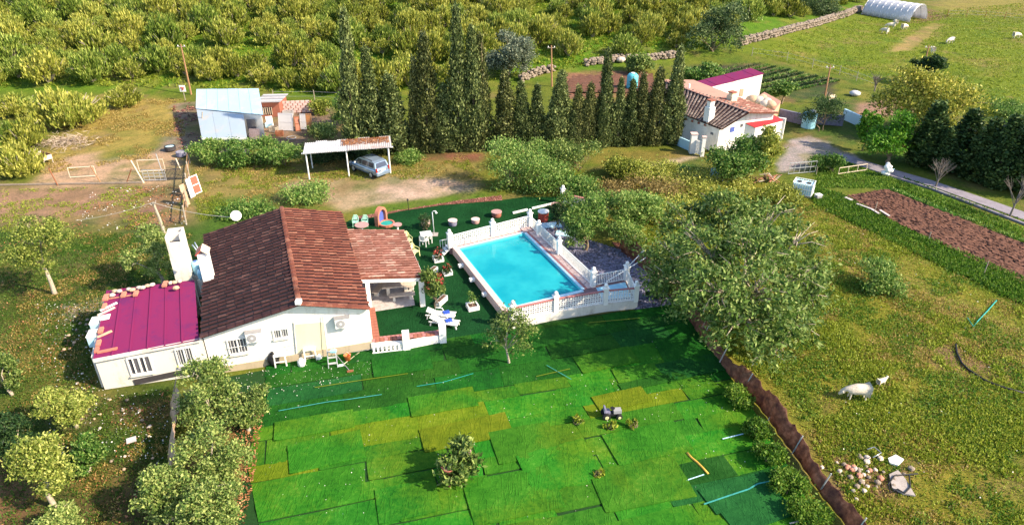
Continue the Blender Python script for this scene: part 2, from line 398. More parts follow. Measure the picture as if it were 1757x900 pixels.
mk_leaf('leaf_bright', (0.020, 0.100, 0.006), (0.08, 0.240, 0.012), (0.25, 0.42, 0.05))
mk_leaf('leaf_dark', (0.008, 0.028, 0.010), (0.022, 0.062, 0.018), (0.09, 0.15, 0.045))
mk_leaf('leaf_olive', (0.030, 0.072, 0.015), (0.145, 0.235, 0.048), (0.50, 0.55, 0.18), 0.35)
mk_leaf('leaf_yellow', (0.06, 0.09, 0.010), (0.21, 0.26, 0.030), (0.54, 0.53, 0.13))
mk_leaf('leaf_broom', (0.05, 0.075, 0.010), (0.225, 0.255, 0.030), (0.58, 0.56, 0.13))
mk_leaf('leaf_broom2', (0.035, 0.075, 0.010), (0.15, 0.225, 0.028), (0.46, 0.52, 0.12))
mk_leaf('leaf_cypress', (0.012, 0.026, 0.008), (0.070, 0.105, 0.030), (0.31, 0.36, 0.13), 0.2)
mk_leaf('leaf_grey', (0.07, 0.10, 0.07), (0.16, 0.20, 0.13), (0.36, 0.38, 0.26))
mk_leaf('weed', (0.065, 0.105, 0.008), (0.19, 0.260, 0.018), (0.42, 0.46, 0.07), 0.4)
mk_leaf('weed_dry', (0.17, 0.125, 0.03), (0.38, 0.28, 0.075), (0.62, 0.47, 0.20), 0.4)
mk_leaf('weed_lush', (0.020, 0.075, 0.008), (0.08, 0.190, 0.014), (0.27, 0.38, 0.06), 0.4)
mk_leaf('bramble', (0.08, 0.06, 0.02), (0.20, 0.15, 0.045), (0.40, 0.31, 0.12))
mk_leaf('petal_white', (0.60, 0.55, 0.48), (0.75, 0.72, 0.66), (0.85, 0.84, 0.80), 0.1)
mk_leaf('petal_red', (0.30, 0.02, 0.03), (0.48, 0.05, 0.05), (0.62, 0.16, 0.12), 0.2)
mk_leaf('dead_leaf', (0.16, 0.06, 0.03), (0.34, 0.14, 0.06), (0.50, 0.28, 0.14), 0.1)
mk_leaf('twig', (0.16, 0.11, 0.08), (0.30, 0.22, 0.16), (0.48, 0.40, 0.32), 0.0)
mk_plain('turf_gap', (0.008, 0.045, 0.006), 0.95, var=0.4, scale=6, bump=0.4)
mk_leaf('leaf_gold', (0.05, 0.085, 0.012), (0.24, 0.27, 0.030), (0.70, 0.62, 0.14))
mk_leaf('leaf_cypress2', (0.014, 0.026, 0.008), (0.080, 0.100, 0.028), (0.32, 0.33, 0.12), 0.2)
mk_leaf('bark_chip', (0.10, 0.035, 0.028), (0.20, 0.075, 0.055), (0.38, 0.21, 0.16), 0.0)
mk_leaf('leaf_oak', (0.012, 0.035, 0.010), (0.055, 0.105, 0.032), (0.27, 0.34, 0.14))
mk_leaf('weed_dark', (0.014, 0.045, 0.006), (0.05, 0.115, 0.010), (0.17, 0.25, 0.04), 0.35)
mk_leaf('leaf_lime', (0.05, 0.09, 0.015), (0.24, 0.31, 0.05), (0.68, 0.68, 0.20), 0.4)
mk_plain('twig_bark', (0.20, 0.17, 0.15), 0.95, var=0.3, scale=9, bump=0.5)
mk_plain('dull_plastic', (0.50, 0.46, 0.46), 0.6, var=0.25, scale=4)
mk_leaf('leaf_conifer', (0.010, 0.034, 0.010), (0.036, 0.084, 0.024), (0.15, 0.21, 0.06), 0.2)
# ---------------------------------------------------------------- the ground
rng = np.random.default_rng(7)
def lattice_noise(x, y, s, seed=0):                # smooth value noise for laying out soils
    gx, gy = x/s, y/s; i, j = np.floor(gx).astype(np.int64), np.floor(gy).astype(np.int64); fx, fy = gx-i, gy-j
    fx, fy = fx*fx*(3-2*fx), fy*fy*(3-2*fy)
    def h(a, b):
        n = (a*374761393 + b*668265263 + seed*69069) & 0x7fffffff
        n = ((n ^ (n >> 13))*1274126177) & 0x7fffffff
        return ((n ^ (n >> 16)) & 0xffff)/65535.0
    return (h(i, j)*(1-fx)+h(i+1, j)*fx)*(1-fy)+(h(i, j+1)*(1-fx)+h(i+1, j+1)*fx)*fy
def fbm(x, y, s, seed=0):
    return 0.5*lattice_noise(x, y, s, seed)+0.3*lattice_noise(x, y, s/2.3, seed+1)+0.2*lattice_noise(x, y, s/5.1, seed+2)
def poly_w(pix, terrain=True):
    return [(T(u, v) if terrain else G(u, v)).xy for u, v in pix]
def sdist(px, py, poly):                           # signed distance, positive inside
    d = np.full(px.shape, 1e9); ins = np.zeros(px.shape, bool); n = len(poly)
    for i in range(n):
        ax, ay = poly[i]; bx, by = poly[(i+1) % n]; ex, ey = bx-ax, by-ay
        t = np.clip(((px-ax)*ex+(py-ay)*ey)/(ex*ex+ey*ey+1e-9), 0, 1)
        d = np.minimum(d, np.hypot(px-ax-t*ex, py-ay-t*ey))
        c = (ay > py) != (by > py)
        with np.errstate(divide='ignore', invalid='ignore'):
            ins ^= c & (px < (bx-ax)*(py-ay)/(by-ay+1e-12)+ax)
    return np.where(ins, d, -d)
xs = np.concatenate([np.arange(-900, -140, 40), np.arange(-140, -66, 3.0), np.arange(-66, 72, 0.45), np.arange(72, 140, 3.0), np.arange(140, 901, 40)])
ys = np.concatenate([np.arange(-300, 14, 12), np.arange(14, 100, 0.45), np.arange(100, 180, 1.1), np.arange(180, 300, 10), np.arange(300, 1601, 60)])
GX, GY = np.meshgrid(xs, ys); gx, gy = GX.ravel(), GY.ravel()
SOILS = [  # (photo outline, albedo, soft edge in metres)
    ([(-900, 165), (250, 158), (330, 150), (620, 170), (900, 140), (1110, 105), (1270, 78), (1480, 15), (1480, -60), (-900, -60)], (0.075, 0.150, 0.012), 4),
    ([(1270, 85), (1480, 22), (2500, -60), (2500, 300), (1760, 215), (1440, 130), (1330, 98)], (0.115, 0.150, 0.014), 3),
    ([(1590, 0), (2300, -50), (2300, 60), (1757, 32), (1620, 22)], (0.20, 0.17, 0.05), 3),
    ([(1530, 88), (1545, 72), (1605, 40), (1612, 44), (1560, 86)], (0.30, 0.20, 0.10), 1.0),
    ([(1575, 8), (1640, 28), (1600, 36), (1560, 40)], (0.15, 0.08, 0.06), 1.0),
    ([(-400, 325), (330, 315), (330, 395), (-400, 400)], (0.25, 0.150, 0.105), 2.0),
    ([(90, 385), (300, 310), (330, 320), (250, 400)], (0.20, 0.11, 0.09), 1.5),
    ([(-400, 385), (420, 385), (300, 700), (290, 1000), (-400, 1000)], (0.040, 0.075, 0.014), 2.5),
    ([(-60, 770), (70, 790), (90, 905), (-60, 920)], (0.15, 0.085, 0.045), 1.0),
    ([(190, 680), (285, 690), (280, 730), (200, 730)], (0.14, 0.085, 0.045), 0.8),
    ([(110, 800), (230, 790), (285, 840), (270, 920), (120, 920)], (0.11, 0.075, 0.035), 1.2),
    ([(90, 660), (170, 675), (150, 730), (80, 720)], (0.14, 0.10, 0.055), 1.0),
    ([(0, 445), (60, 470), (90, 640), (30, 660), (0, 620)], (0.11, 0.095, 0.03), 2.0),
    ([(110, 525), (172, 512), (172, 530), (115, 548)], (0.30, 0.25, 0.22), 0.5),
    ([(115, 160), (310, 172), (300, 240), (180, 275), (100, 290), (60, 270), (110, 220)], (0.25, 0.190, 0.055), 1.5),
    ([(60, 305), (110, 268), (170, 262), (175, 278), (230, 266), (300, 255), (322, 280), (315, 316), (60, 322)], (0.36, 0.235, 0.165), 0.9),
    ([(268, 262), (280, 235), (300, 215), (296, 180), (345, 175), (345, 262)], (0.23, 0.165, 0.14), 0.8),
    ([(330, 280), (820, 262), (820, 310), (330, 345)], (0.20, 0.155, 0.055), 1.5),
    ([(480, 335), (560, 318), (610, 310), (700, 302), (822, 316), (812, 326), (700, 342), (640, 352), (590, 362), (570, 350)], (0.42, 0.30, 0.26), 0.9),
    ([(470, 318), (610, 300), (720, 300), (720, 318), (590, 330)], (0.28, 0.205, 0.15), 1.0),
    ([(350, 345), (490, 330), (560, 355), (360, 390)], (0.065, 0.115, 0.02), 1.5),
    ([(610, 356), (700, 345), (830, 328), (840, 340), (700, 360), (620, 372)], (0.08, 0.13, 0.018), 0.6),
    ([(310, 180), (560, 175), (600, 235), (560, 250), (330, 245)], (0.17, 0.115, 0.09), 1.0),
    ([(700, 262), (830, 262), (820, 275), (690, 280)], (0.17, 0.075, 0.05), 0.8),
    ([(1030, 262), (1230, 250), (1230, 275), (1110, 290), (1020, 280)], (0.15, 0.125, 0.03), 1.0),
    ([(1110, 285), (1150, 272), (1200, 266), (1200, 272), (1155, 280), (1115, 294)], (0.33, 0.26, 0.20), 0.3),
    ([(1110, 290), (1200, 272), (1215, 285), (1120, 305)], (0.03, 0.085, 0.02), 0.6),
    ([(820, 300), (1120, 290), (1260, 310), (1420, 330), (1760, 520), (1757, 1000), (1480, 1000), (1230, 640), (1100, 430), (960, 340)], (0.17, 0.155, 0.024), 2.0),
    ([(1380, 320), (1440, 330), (1760, 480), (1760, 530), (1420, 350)], (0.04, 0.13, 0.010), 1.2),
    ([(1400, 200), (1760, 200), (1760, 330), (1440, 262)], (0.045, 0.095, 0.014), 1.5),
    ([(1400, 262), (1470, 275), (1757, 395), (1757, 480), (1520, 325), (1400, 320)], (0.035, 0.105, 0.012), 1.0),
    ([(1450, 180), (1540, 168), (1580, 195), (1480, 205)], (0.25, 0.15, 0.12), 0.8),
    ([(1560, 600), (1650, 590), (1757, 610), (1757, 650), (1640, 640)], (0.19, 0.115, 0.07), 1.2),
    ([(1425, 780), (1490, 770), (1540, 800), (1530, 850), (1440, 845)], (0.20, 0.11, 0.08), 0.5),
    ([(1345, 385), (1400, 385), (1620, 500), (1770, 575), (1770, 600), (1560, 525), (1380, 430)], (0.21, 0.165, 0.055), 1.2),
    ([(1300, 560), (1400, 540), (1420, 620), (1330, 660)], (0.15, 0.125, 0.025), 1.5),
    ([(960, 128), (1000, 122), (1060, 122), (1110, 125), (1120, 165), (960, 170)], (0.21, 0.10, 0.075), 0.5),
    ([(395, 690), (455, 690), (450, 760), (430, 1000), (330, 1000), (330, 760)], (0.20, 0.115, 0.06), 0.8),
    ([(1180, 112), (1300, 108), (1440, 135), (1430, 160), (1360, 175), (1310, 165), (1190, 140)], (0.050, 0.048, 0.030), 0.6),
    ([(1330, 200), (1470, 165), (1460, 250), (1350, 260)], (0.07, 0.095, 0.025), 1.0),
    ([(1356, 240), (1396, 232), (1420, 244), (1452, 262), (1470, 272), (1440, 282), (1345, 296), (1332, 280), (1345, 262)], (0.27, 0.23, 0.25), 0.35)]
soil = np.empty((len(gx), 3)); soil[:] = (0.10, 0.12, 0.018)
wx = gx + 1.6*(fbm(gx, gy, 2.7, 11)-0.5); wy = gy + 1.6*(fbm(gx, gy, 2.7, 23)-0.5)
near = (np.abs(gx) < 160) & (gy > 10) & (gy < 320)
for pix, colr, soft in SOILS:
    w = np.zeros(len(gx)); w[near] = smooth(-soft, soft, sdist(wx[near], wy[near], poly_w(pix)))
    soil = soil*(1-w[:, None]) + np.array(colr)*w[:, None]
# patches of dry straw, bare earth and lush growth through everything
dry = smooth(0.54, 0.72, fbm(gx, gy, 5.0, 41))[:, None]; bare = smooth(0.60, 0.74, fbm(gx, gy, 3.2, 57))[:, None]; lush = smooth(0.55, 0.75, fbm(gx, gy, 4.0, 71))[:, None]
soil = soil*(1-0.45*dry) + np.array((0.19, 0.155, 0.04))*0.45*dry
soil = soil*(1-0.40*bare) + np.array((0.19, 0.115, 0.07))*0.40*bare
soil = soil*(1-0.40*lush) + np.array((0.035, 0.10, 0.010))*0.40*lush
gz = hill(gx, gy) - 0.06*fbm(gx, gy, 1.6, 5)*(np.abs(gx) < 160)
nx, ny = len(xs), len(ys); idx = np.arange(nx*ny).reshape(ny, nx)
Fq = np.stack([idx[:-1, :-1], idx[:-1, 1:], idx[1:, 1:], idx[1:, :-1]], -1).reshape(-1, 4)
me = np_mesh('ground', np.stack([gx, gy, gz], 1), Fq, 'ground', True)
att = me.color_attributes.new('soil', 'FLOAT_COLOR', 'POINT')
att.data.foreach_set('color', np.concatenate([soil, np.ones((len(gx), 1))], 1).astype(np.float32).ravel())
props(link('ground', me), kind='structure')
def sheet(name, pix, mat, z=0.02, world=None, kind='structure', grid=None):
    p = [tuple(q) for q in (world or poly_w(pix, False))]
    o = MB().prism(p, -0.3, z).build(name, mat); return props(o, kind=kind)
road = [(1440, 262), (1520, 287), (1600, 310), (1680, 337), (1770, 368), (1770, 382), (1680, 349), (1600, 320), (1520, 297), (1440, 274)]
sheet('farm_road', road, 'road', 0.024)
def edging(pix):                                    # the low concrete channel along the road
    m = MB(); q = [G(u, v) for u, v in pix]
    for a, b in zip(q[:-1], q[1:]): m.bar(a + Vector((0, 0, 0.06)), b + Vector((0, 0, 0.06)), 0.22, 0.16)
    return props(m.build('road_kerb', 'road'), kind='structure')
edging([(1470, 284), (1520, 300), (1600, 325), (1680, 355), (1770, 390)])
TERR = [(575, 392), (600, 378), (690, 362), (760, 352), (850, 345), (900, 338), (968, 338), (975, 360), (935, 385), (908, 410), (1000, 500), (880, 560), (770, 594), (640, 606), (600, 500)]
sheet('terrace_turf', TERR, 'terrace_turf', 0.03)
sheet('mulch_strip', [(610, 372), (700, 359), (790, 344), (860, 336), (862, 344), (760, 352), (690, 362), (612, 379)], 'mulch', 0.045)
SLATE = [(915, 392), (935, 382), (965, 378), (985, 405), (1062, 428), (1110, 468), (1160, 522), (1090, 531), (1072, 482), (1018, 490)]
sheet('slate_bed', SLATE, 'slate_bed', 0.035)
sheet('red_path', [(1050, 415), (1085, 420), (1125, 462), (1215, 575), (1205, 590), (1165, 525), (1110, 468), (1062, 430)], 'mulch', 0.04)
# loose stuff scattered over a photo outline: small leaf or chip faces, one object nobody could count
def inside(poly, n, rg, terrain=True):
    P = np.array([tuple(q) for q in poly]); lo, hi = P.min(0), P.max(0); out = []; tot = 0
    while tot < n:
        q = rg.uniform(lo, hi, (n, 2)); q = q[sdist(q[:, 0], q[:, 1], poly) > 0]; out.append(q); tot += len(q)
    return np.concatenate(out)[:n]
def diamonds(P, A, S, L, W):
    # P centre, A long axis, S side axis (unit), L, W sizes -> quads
    a = A*(L/2)[:, None]; s = S*(W/2)[:, None]
    V = np.stack([P-a, P+s-a*0.1, P+a, P-s-a*0.1], 1).reshape(-1, 3)
    return V, np.arange(len(P)*4).reshape(-1, 4)
def unit(a): return a/np.maximum(np.linalg.norm(a, axis=1, keepdims=True), 1e-9)
def tufts(name, pts, z0, size, mat, rg, per=4, upright=0.9, label=None, spread=0.10, lean=None):
    n = len(pts)*per; base = np.repeat(np.column_stack([pts, z0]), per, 0)
    base[:, :2] += rg.normal(0, spread, (n, 2)); A = rg.normal(0, 0.6, (n, 3)); A[:, 2] = np.abs(A[:, 2])*0.4+upright; A = unit(A)
    S = unit(np.cross(A, rg.normal(0, 1, (n, 3)))); L = size*rg.uniform(0.5, 1.35, n); W = L*rg.uniform(0.25, 0.5, n)
    P = base + A*(L*0.45)[:, None]; V, Q = diamonds(P, A, S, L, W)
    return link(name, np_mesh(name, V, Q, mat))
def scatter(name, pix, n, size, mat, seed, label, cat, per=4, upright=0.8, clump=None, spread=0.10, gate=None, near=True, avoid=None):
    rg = np.random.default_rng(seed); poly = poly_w(pix); pts = inside(poly, int(n*(3.0 if clump else 1.2)), rg)
    if avoid: pts = pts[sdist(pts[:, 0], pts[:, 1], poly_w(avoid)) < 0]
    if clump:
        k = fbm(pts[:, 0], pts[:, 1], clump, seed); pts = pts[k > np.quantile(k, 0.62)]
    pts = pts[:n]; z = hill(pts[:, 0], pts[:, 1])-0.02
    return props(tufts(name, pts, z, size, mat, rg, per, upright, spread=spread), label, cat, kind='stuff')
FIELD = [(1060, 400), (1070, 345), (1130, 330), (1420, 335), (1560, 410), (1760, 500), (1760, 905), (1490, 905), (1380, 740), (1300, 640), (1240, 600), (1170, 515), (1115, 458)]
scatter('field_weeds', FIELD, 27000, 0.125, 'weed', 1, 'yellow green weeds covering the sloping field right of the net', 'weeds', 4, 0.5)
scatter('weed_patches', FIELD, 15000, 0.18, 'weed', 51, 'lumpy patches of taller yellow green weeds in the right field', 'weeds', 5, 0.6, 3.4)
scatter('lush_weeds', FIELD, 9000, 0.16, 'weed_lush', 2, 'darker green leafy patches in the field right of the net', 'weeds', 5, 0.5, 3.0)
scatter('dry_grass', FIELD, 11000, 0.14, 'weed_dry', 3, 'straw coloured dry grass in the field right of the net', 'grass', 4, 0.4, 2.6)
scatter('plot_edge_weeds', [(1375, 318), (1440, 332), (1560, 395), (1760, 478), (1760, 525), (1560, 430), (1400, 352)], 5500, 0.24, 'weed_lush', 4, 'tall green weeds along the edge of the brown plot', 'weeds', 5, 0.7)
scatter('roadside_weeds', [(1395, 268), (1470, 282), (1757, 392), (1757, 418), (1540, 322), (1400, 322)], 3500, 0.2, 'weed_lush', 5, 'green weeds between the farm road and the vegetable rows', 'weeds', 4, 0.7)
LEFT = [(0, 400), (330, 400), (300, 470), (180, 500), (165, 680), (290, 670), (285, 905), (0, 905)]
scatter('left_grass', LEFT, 13000, 0.12, 'weed_dark', 6, 'short green grass on the ground left of the house', 'grass', 4, 0.6)
scatter('left_dry_grass', LEFT, 4000, 0.13, 'weed_dry', 7, 'dry straw patches on the ground left of the house', 'grass', 4, 0.4, 2.0)
scatter('yard_grass', [(60, 170), (310, 170), (320, 270), (60, 300)], 5000, 0.16, 'weed_dry', 8, 'dry yellow grass in the yard behind the metal gate', 'grass', 4, 0.4, 2.4)
scatter('strip_grass', [(330, 285), (800, 265), (820, 305), (600, 310), (340, 380)], 3800, 0.13, 'weed', 9, 'olive grass beside the dirt drive and carport', 'grass', 4, 0.5, 2.4)
MPATH = [(1528, 90), (1542, 72), (1600, 38), (1616, 44), (1562, 88)]
scatter('meadow_grass', [(1290, 90), (1480, 30), (1757, 5), (1757, 210), (1440, 130)], 9000, 0.24, 'weed', 10, 'grazed green meadow where the far sheep stand', 'grass', 4, 0.35, avoid=MPATH)
scatter('slope_grass', [(0, 5), (1200, 0), (1250, 80), (900, 130), (620, 165), (330, 150), (0, 150)], 16000, 0.42, 'weed', 12, 'green grass between the shrubs of the scrub slope', 'grass', 4, 0.5)
def flecks(name, pix, n, size, mat, seed, label, cat, clump=None):
    rg = np.random.default_rng(seed); pts = inside(poly_w(pix), n*3, rg)
    if clump: k = fbm(pts[:, 0], pts[:, 1], clump, seed); pts = pts[k > np.quantile(k, 0.66)]
    pts = pts[:n]; n = len(pts); A = rg.normal(0, 1, (n, 3)); A[:, 2] *= 0.3; A = unit(A); S = unit(np.cross(A, np.array([[0, 0, 1.0]])+rg.normal(0, 0.4, (n, 3))))
    L = size*rg.uniform(0.5, 1.5, n); V, Q = diamonds(np.column_stack([pts, np.full(n, 0.07)]), A, S, L, L*rg.uniform(0.5, 0.9, n))
    return props(link(name, np_mesh(name, V, Q, mat)), label, cat, kind='stuff')
flecks('white_flowers', [(60, 520), (165, 520), (170, 660), (290, 670), (285, 800), (90, 780)], 520, 0.07, 'petal_white', 20, 'small white daisies scattered in the grass left of the house', 'flowers', None)
scatter('yard_weeds', [(0, 325), (320, 318), (320, 392), (0, 398)], 1700, 0.14, 'weed', 52, 'sparse grass tufts on the brown earth below the yard fence', 'grass', 4, 0.5, 2.2)
flecks('orchard_litter', LEFT, 1500, 0.09, 'dead_leaf', 57, 'brown fallen leaves in the grass left of the house', 'leaf litter', 1.6)
flecks('shed_rubbish', [(296, 175), (336, 172), (340, 250), (310, 262), (300, 225)], 420, 0.24, 'bark_chip', 56, 'dark rubbish strewn on the ground left of the shed', 'rubbish', 1.5)
flecks('yard_debris', [(150, 325), (320, 318), (320, 392), (120, 398)], 700, 0.13, 'dead_leaf', 53, 'brown litter scattered on the earth behind the house', 'leaf litter', 2.2)
flecks('yard_chips', [(150, 325), (320, 318), (320, 392), (120, 398)], 160, 0.12, 'petal_white', 54, 'pale scraps scattered on the earth behind the house', 'scraps', 2.2)
scatter('strip_dry_grass', [(330, 285), (800, 265), (820, 305), (600, 310), (340, 380)], 2500, 0.14, 'weed_dry', 55, 'dry straw tufts beside the dirt drive', 'grass', 4, 0.4, 1.8)
flecks('field_flowers', FIELD, 130, 0.08, 'petal_white', 22, 'tiny white flowers in the field right of the net', 'flowers')
flecks('lawn_petals', [(400, 640), (900, 640), (1200, 560), (1300, 740), (1350, 890), (460, 890)], 420, 0.05, 'petal_white', 23, 'pale fallen petals strewn over the patchwork lawn', 'petals')
flecks('wall_petals', [(400, 640), (640, 615), (640, 650), (410, 690)], 210, 0.05, 'petal_white', 24, 'white petals strewn on dark turf below the house wall', 'petals')
flecks('slate_chips', SLATE, 4200, 0.17, 'slate', 25, 'blue grey slate chips in the bed beside the pool railing', 'slate chips')
flecks('leaf_litter', [(400, 690), (455, 690), (440, 800), (420, 900), (380, 900), (400, 780)], 1300, 0.10, 'dead_leaf', 26, 'brown leaf litter under the olive trees beside the lawn', 'leaf litter')
flecks('mulch_chips', [(610, 372), (700, 359), (790, 344), (860, 336), (862, 344), (760, 352), (690, 362), (612, 379)], 900, 0.12, 'bark_chip', 27, 'red bark chips along the back of the pool terrace', 'bark')
# ploughed plot with furrows, green rows beside it
def furrows(name, corners, n_rows, amp, mat, seed, cross=0.25):
    a, b, c, d = [G(u, v) for u, v in corners]; rg = np.random.default_rng(seed)        # a-b and d-c run along the rows
    along = max(int((b-a).length/cross), 2); m = n_rows*6; V = []
    for i in range(m+1):
        t = i/m; p, q = a.lerp(d, t), b.lerp(c, t)
        for j in range(along+1):
            w = p.lerp(q, j/along); V.append((w.x, w.y, 0.02+amp*0.5*(0.5+0.5*math.cos(2*math.pi*t*n_rows))))
    V = np.array(V); V[:, 2] += amp*1.3*rg.uniform(0, 1, len(V))**2; V[:, :2] += rg.normal(0, 0.05, (len(V), 2))
    I_ = np.arange((m+1)*(along+1)).reshape(m+1, along+1); Q = np.stack([I_[:-1, :-1], I_[1:, :-1], I_[1:, 1:], I_[:-1, 1:]], -1).reshape(-1, 4)
    return props(link(name, np_mesh(name, V, Q, mat, True)), kind='structure')
furrows('ploughed_plot', [(1446, 338), (1800, 510), (1800, 436), (1520, 325)], 14, 0.08, 'plough', 31, 0.16)
furrows('far_ploughed_plot', [(958, 160), (1125, 160), (1120, 128), (990, 124)], 12, 0.14, 'plough', 32, 0.5)
def crop_rows(name, rows, n_per_m, size, mat, label, group):
    for k, (p0, p1) in enumerate(rows):
        a, b = G(*p0), G(*p1); rg = np.random.default_rng(int(p0[0]*7+p0[1])); n = int((b-a).length*n_per_m); t = rg.uniform(0, 1, n)
        pts = np.column_stack([a.x+(b.x-a.x)*t, a.y+(b.y-a.y)*t]) + rg.normal(0, 0.08, (n, 2))
        props(tufts(name, pts, np.zeros(n)+0.03, size, mat, rg, 6, 0.5, spread=0.10), label, 'crop', group, 'stuff')
for k, lab in enumerate(('row nearest the brown earth', 'second row from the brown earth', 'third row from the brown earth', 'row nearest the farm road')):
    d = k*9
    crop_rows('vegetable_row', [((1525+d, 322-d*0.55), (1800, 432-d*1.25))], 9, 0.22, 'weed_lush' if k else 'leaf_green', 'leafy green vegetable row beside the ploughed plot, ' + lab, 'vegetable rows by the road')
for k in range(13):
    t = k/12; crop_rows('bean_row', [((1188+t*125, 136+t*30), (1296+t*142, 107+t*32))], 8, 0.34, 'leaf_dark' if k % 2 else 'leaf_green', 'dark green crop row in the dug plot behind the farmhouse', 'crop rows behind the farmhouse')
# ---------------------------------------------------------------- patchwork lawn: strips of artificial turf
lawn_poly = [tuple(q) for q in poly_w([(370, 650), (640, 600), (900, 556), (1095, 530), (1160, 522), (1215, 592), (1262, 660), (1330, 760), (1420, 920), (1440, 960), (380, 960), (425, 800)], False)]
lawn = props(MB().prism(lawn_poly, -0.3, 0.012).build('lawn', 'turf_gap'), kind='structure')
def clip(poly, p, n):                               # keep the side where (q-p).n >= 0
    out = []
    for i in range(len(poly)):
        a, b = poly[i], poly[(i+1) % len(poly)]; da = (a-p).dot(n); db = (b-p).dot(n)
        if da >= 0: out.append(a)
        if (da >= 0) != (db >= 0): out.append(a.lerp(b, da/(da-db)))
    return out
LA = (G(925, 636) - G(440, 718)).xy.normalized(); LB = Vector((-LA.y, LA.x)); LO = G(440, 718).xy
edge_l = [(G(392, 630).xy, G(425, 800).xy), (G(425, 800).xy, G(395, 960).xy)]
edge_r = [(G(1440, 960).xy, G(1330, 760).xy), (G(1330, 760).xy, G(1262, 660).xy), (G(1262, 660).xy, G(1215, 592).xy), (G(1215, 592).xy, G(1160, 522).xy)]
rs = random.Random(5)
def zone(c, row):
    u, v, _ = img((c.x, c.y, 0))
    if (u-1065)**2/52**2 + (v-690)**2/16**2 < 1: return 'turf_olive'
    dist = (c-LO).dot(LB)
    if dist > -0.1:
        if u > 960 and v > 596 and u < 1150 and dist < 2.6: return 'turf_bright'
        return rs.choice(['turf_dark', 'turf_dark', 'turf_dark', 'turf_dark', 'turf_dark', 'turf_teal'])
    if u > 1150 and v < 640: return rs.choice(['turf_dark', 'turf_teal'])  # dark turf colour here paints the walnut's shadow
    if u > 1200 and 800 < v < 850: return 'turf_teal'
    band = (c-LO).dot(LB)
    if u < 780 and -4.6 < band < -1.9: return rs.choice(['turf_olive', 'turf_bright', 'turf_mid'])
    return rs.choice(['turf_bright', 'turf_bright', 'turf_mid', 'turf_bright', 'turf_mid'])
def turf_sheet(q, z, mat_, rough):                   # a laid strip that cockles and lifts a little
    n1 = max(int((q[1]-q[0]).length/0.22), 2); n2 = max(int((q[3]-q[0]).length/0.16), 2); V = []
    S_, T_ = np.meshgrid(np.linspace(0, 1, n1+1), np.linspace(0, 1, n2+1)); S_, T_ = S_.ravel(), T_.ravel(); Q = np.array([tuple(p) for p in q])
    XY = Q[0]*((1-S_)*(1-T_))[:, None]+Q[1]*(S_*(1-T_))[:, None]+Q[2]*(S_*T_)[:, None]+Q[3]*((1-S_)*T_)[:, None]
    x, y = XY[:, 0], XY[:, 1]; a_ = x*0.55+y*0.83; b_ = x*0.83-y*0.55
    ridge = 1-np.abs(2*lattice_noise(a_*1.0, b_*0.28, 0.42, int(z*1e5) % 97)-1); patch = smooth(0.42, 0.66, fbm(x, y, 1.7, 13))
    h = 0.050*rough*patch*np.clip(ridge-0.45, 0, 1)*1.8+0.016*fbm(x, y, 0.8, 3)
    rim = np.minimum(np.minimum(S_*n1, (1-S_)*n1), np.minimum(T_*n2, (1-T_)*n2)) < 0.5; zz = z+h; zz[rim] -= 0.004
    I2 = np.arange((n1+1)*(n2+1)).reshape(n2+1, n1+1); Fq2 = np.stack([I2[:-1, :-1], I2[:-1, 1:], I2[1:, 1:], I2[1:, :-1]], -1).reshape(-1, 4)
    top = np.column_stack([x, y, zz]); per = np.concatenate([I2[0, :], I2[1:, -1], I2[-1, -2::-1], I2[-2:0:-1, 0]]); sk = top[per].copy(); sk[:, 2] = 0.013; b0_ = len(top); k = np.arange(len(per)); np_r = len(per)
    sk = np.vstack([top[per], sk]); Fs = np.stack([b0_+k, b0_+np_r+k, b0_+np_r+(k+1) % np_r, b0_+(k+1) % np_r], -1)
    return link('turf_strip', np_mesh('turf_strip', np.vstack([top, sk]), np.vstack([Fq2, Fs]), mat_, True), lawn)
b0, row, nstrip = 9.0, 0, 0
while b0 > -17:
    wd = rs.uniform(0.95, 1.75); b1 = b0 - wd; a0 = -3.0 + rs.uniform(-2.5, 0)
    while a0 < 34:
        ln = rs.choice([2.2, 3.1, 4.0, 5.2, 6.0])*rs.uniform(0.85, 1.15); a1 = a0+ln; g = rs.choice((0.002, 0.004, 0.008, 0.014))
        j = lambda: rs.uniform(-0.09, 0.09)
        q = [LO+LA*(a0+g+j())+LB*(b1+g+j()), LO+LA*(a1-g+j())+LB*(b1+g+j()), LO+LA*(a1-g+j())+LB*(b0-g+j()), LO+LA*(a0+g+j())+LB*(b0-g+j())]
        for p0, p1 in edge_l: d = p1-p0; q = clip(q, p0, Vector((-d.y, d.x))) if q else q
        for p0, p1 in edge_r: d = p1-p0; q = clip(q, p0, Vector((-d.y, d.x))) if q else q
        for p0, p1 in ((G(640, 600).xy, G(340, 645).xy), (G(1160, 522).xy, G(640, 590).xy)):
            d = p1-p0; q = clip(q, p0, Vector((-d.y, d.x))) if q and (p0.x > 0 or True) else q
        if len(q) >= 3:
            c = sum(q, Vector((0, 0)))/len(q); ar = abs(sum(q[i].x*q[(i+1) % len(q)].y-q[(i+1) % len(q)].x*q[i].y for i in range(len(q))))/2
            if ar > 0.15 and c.y > 18:
                z = 0.030 + 0.004*((nstrip*7) % 5) + rs.uniform(0, 0.002)
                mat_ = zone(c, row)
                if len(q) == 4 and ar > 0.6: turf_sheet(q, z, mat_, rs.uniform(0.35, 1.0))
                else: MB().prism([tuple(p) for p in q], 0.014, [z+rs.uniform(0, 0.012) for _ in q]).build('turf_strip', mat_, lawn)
                nstrip += 1
        a0 = a1
    b0 = b1; row += 1
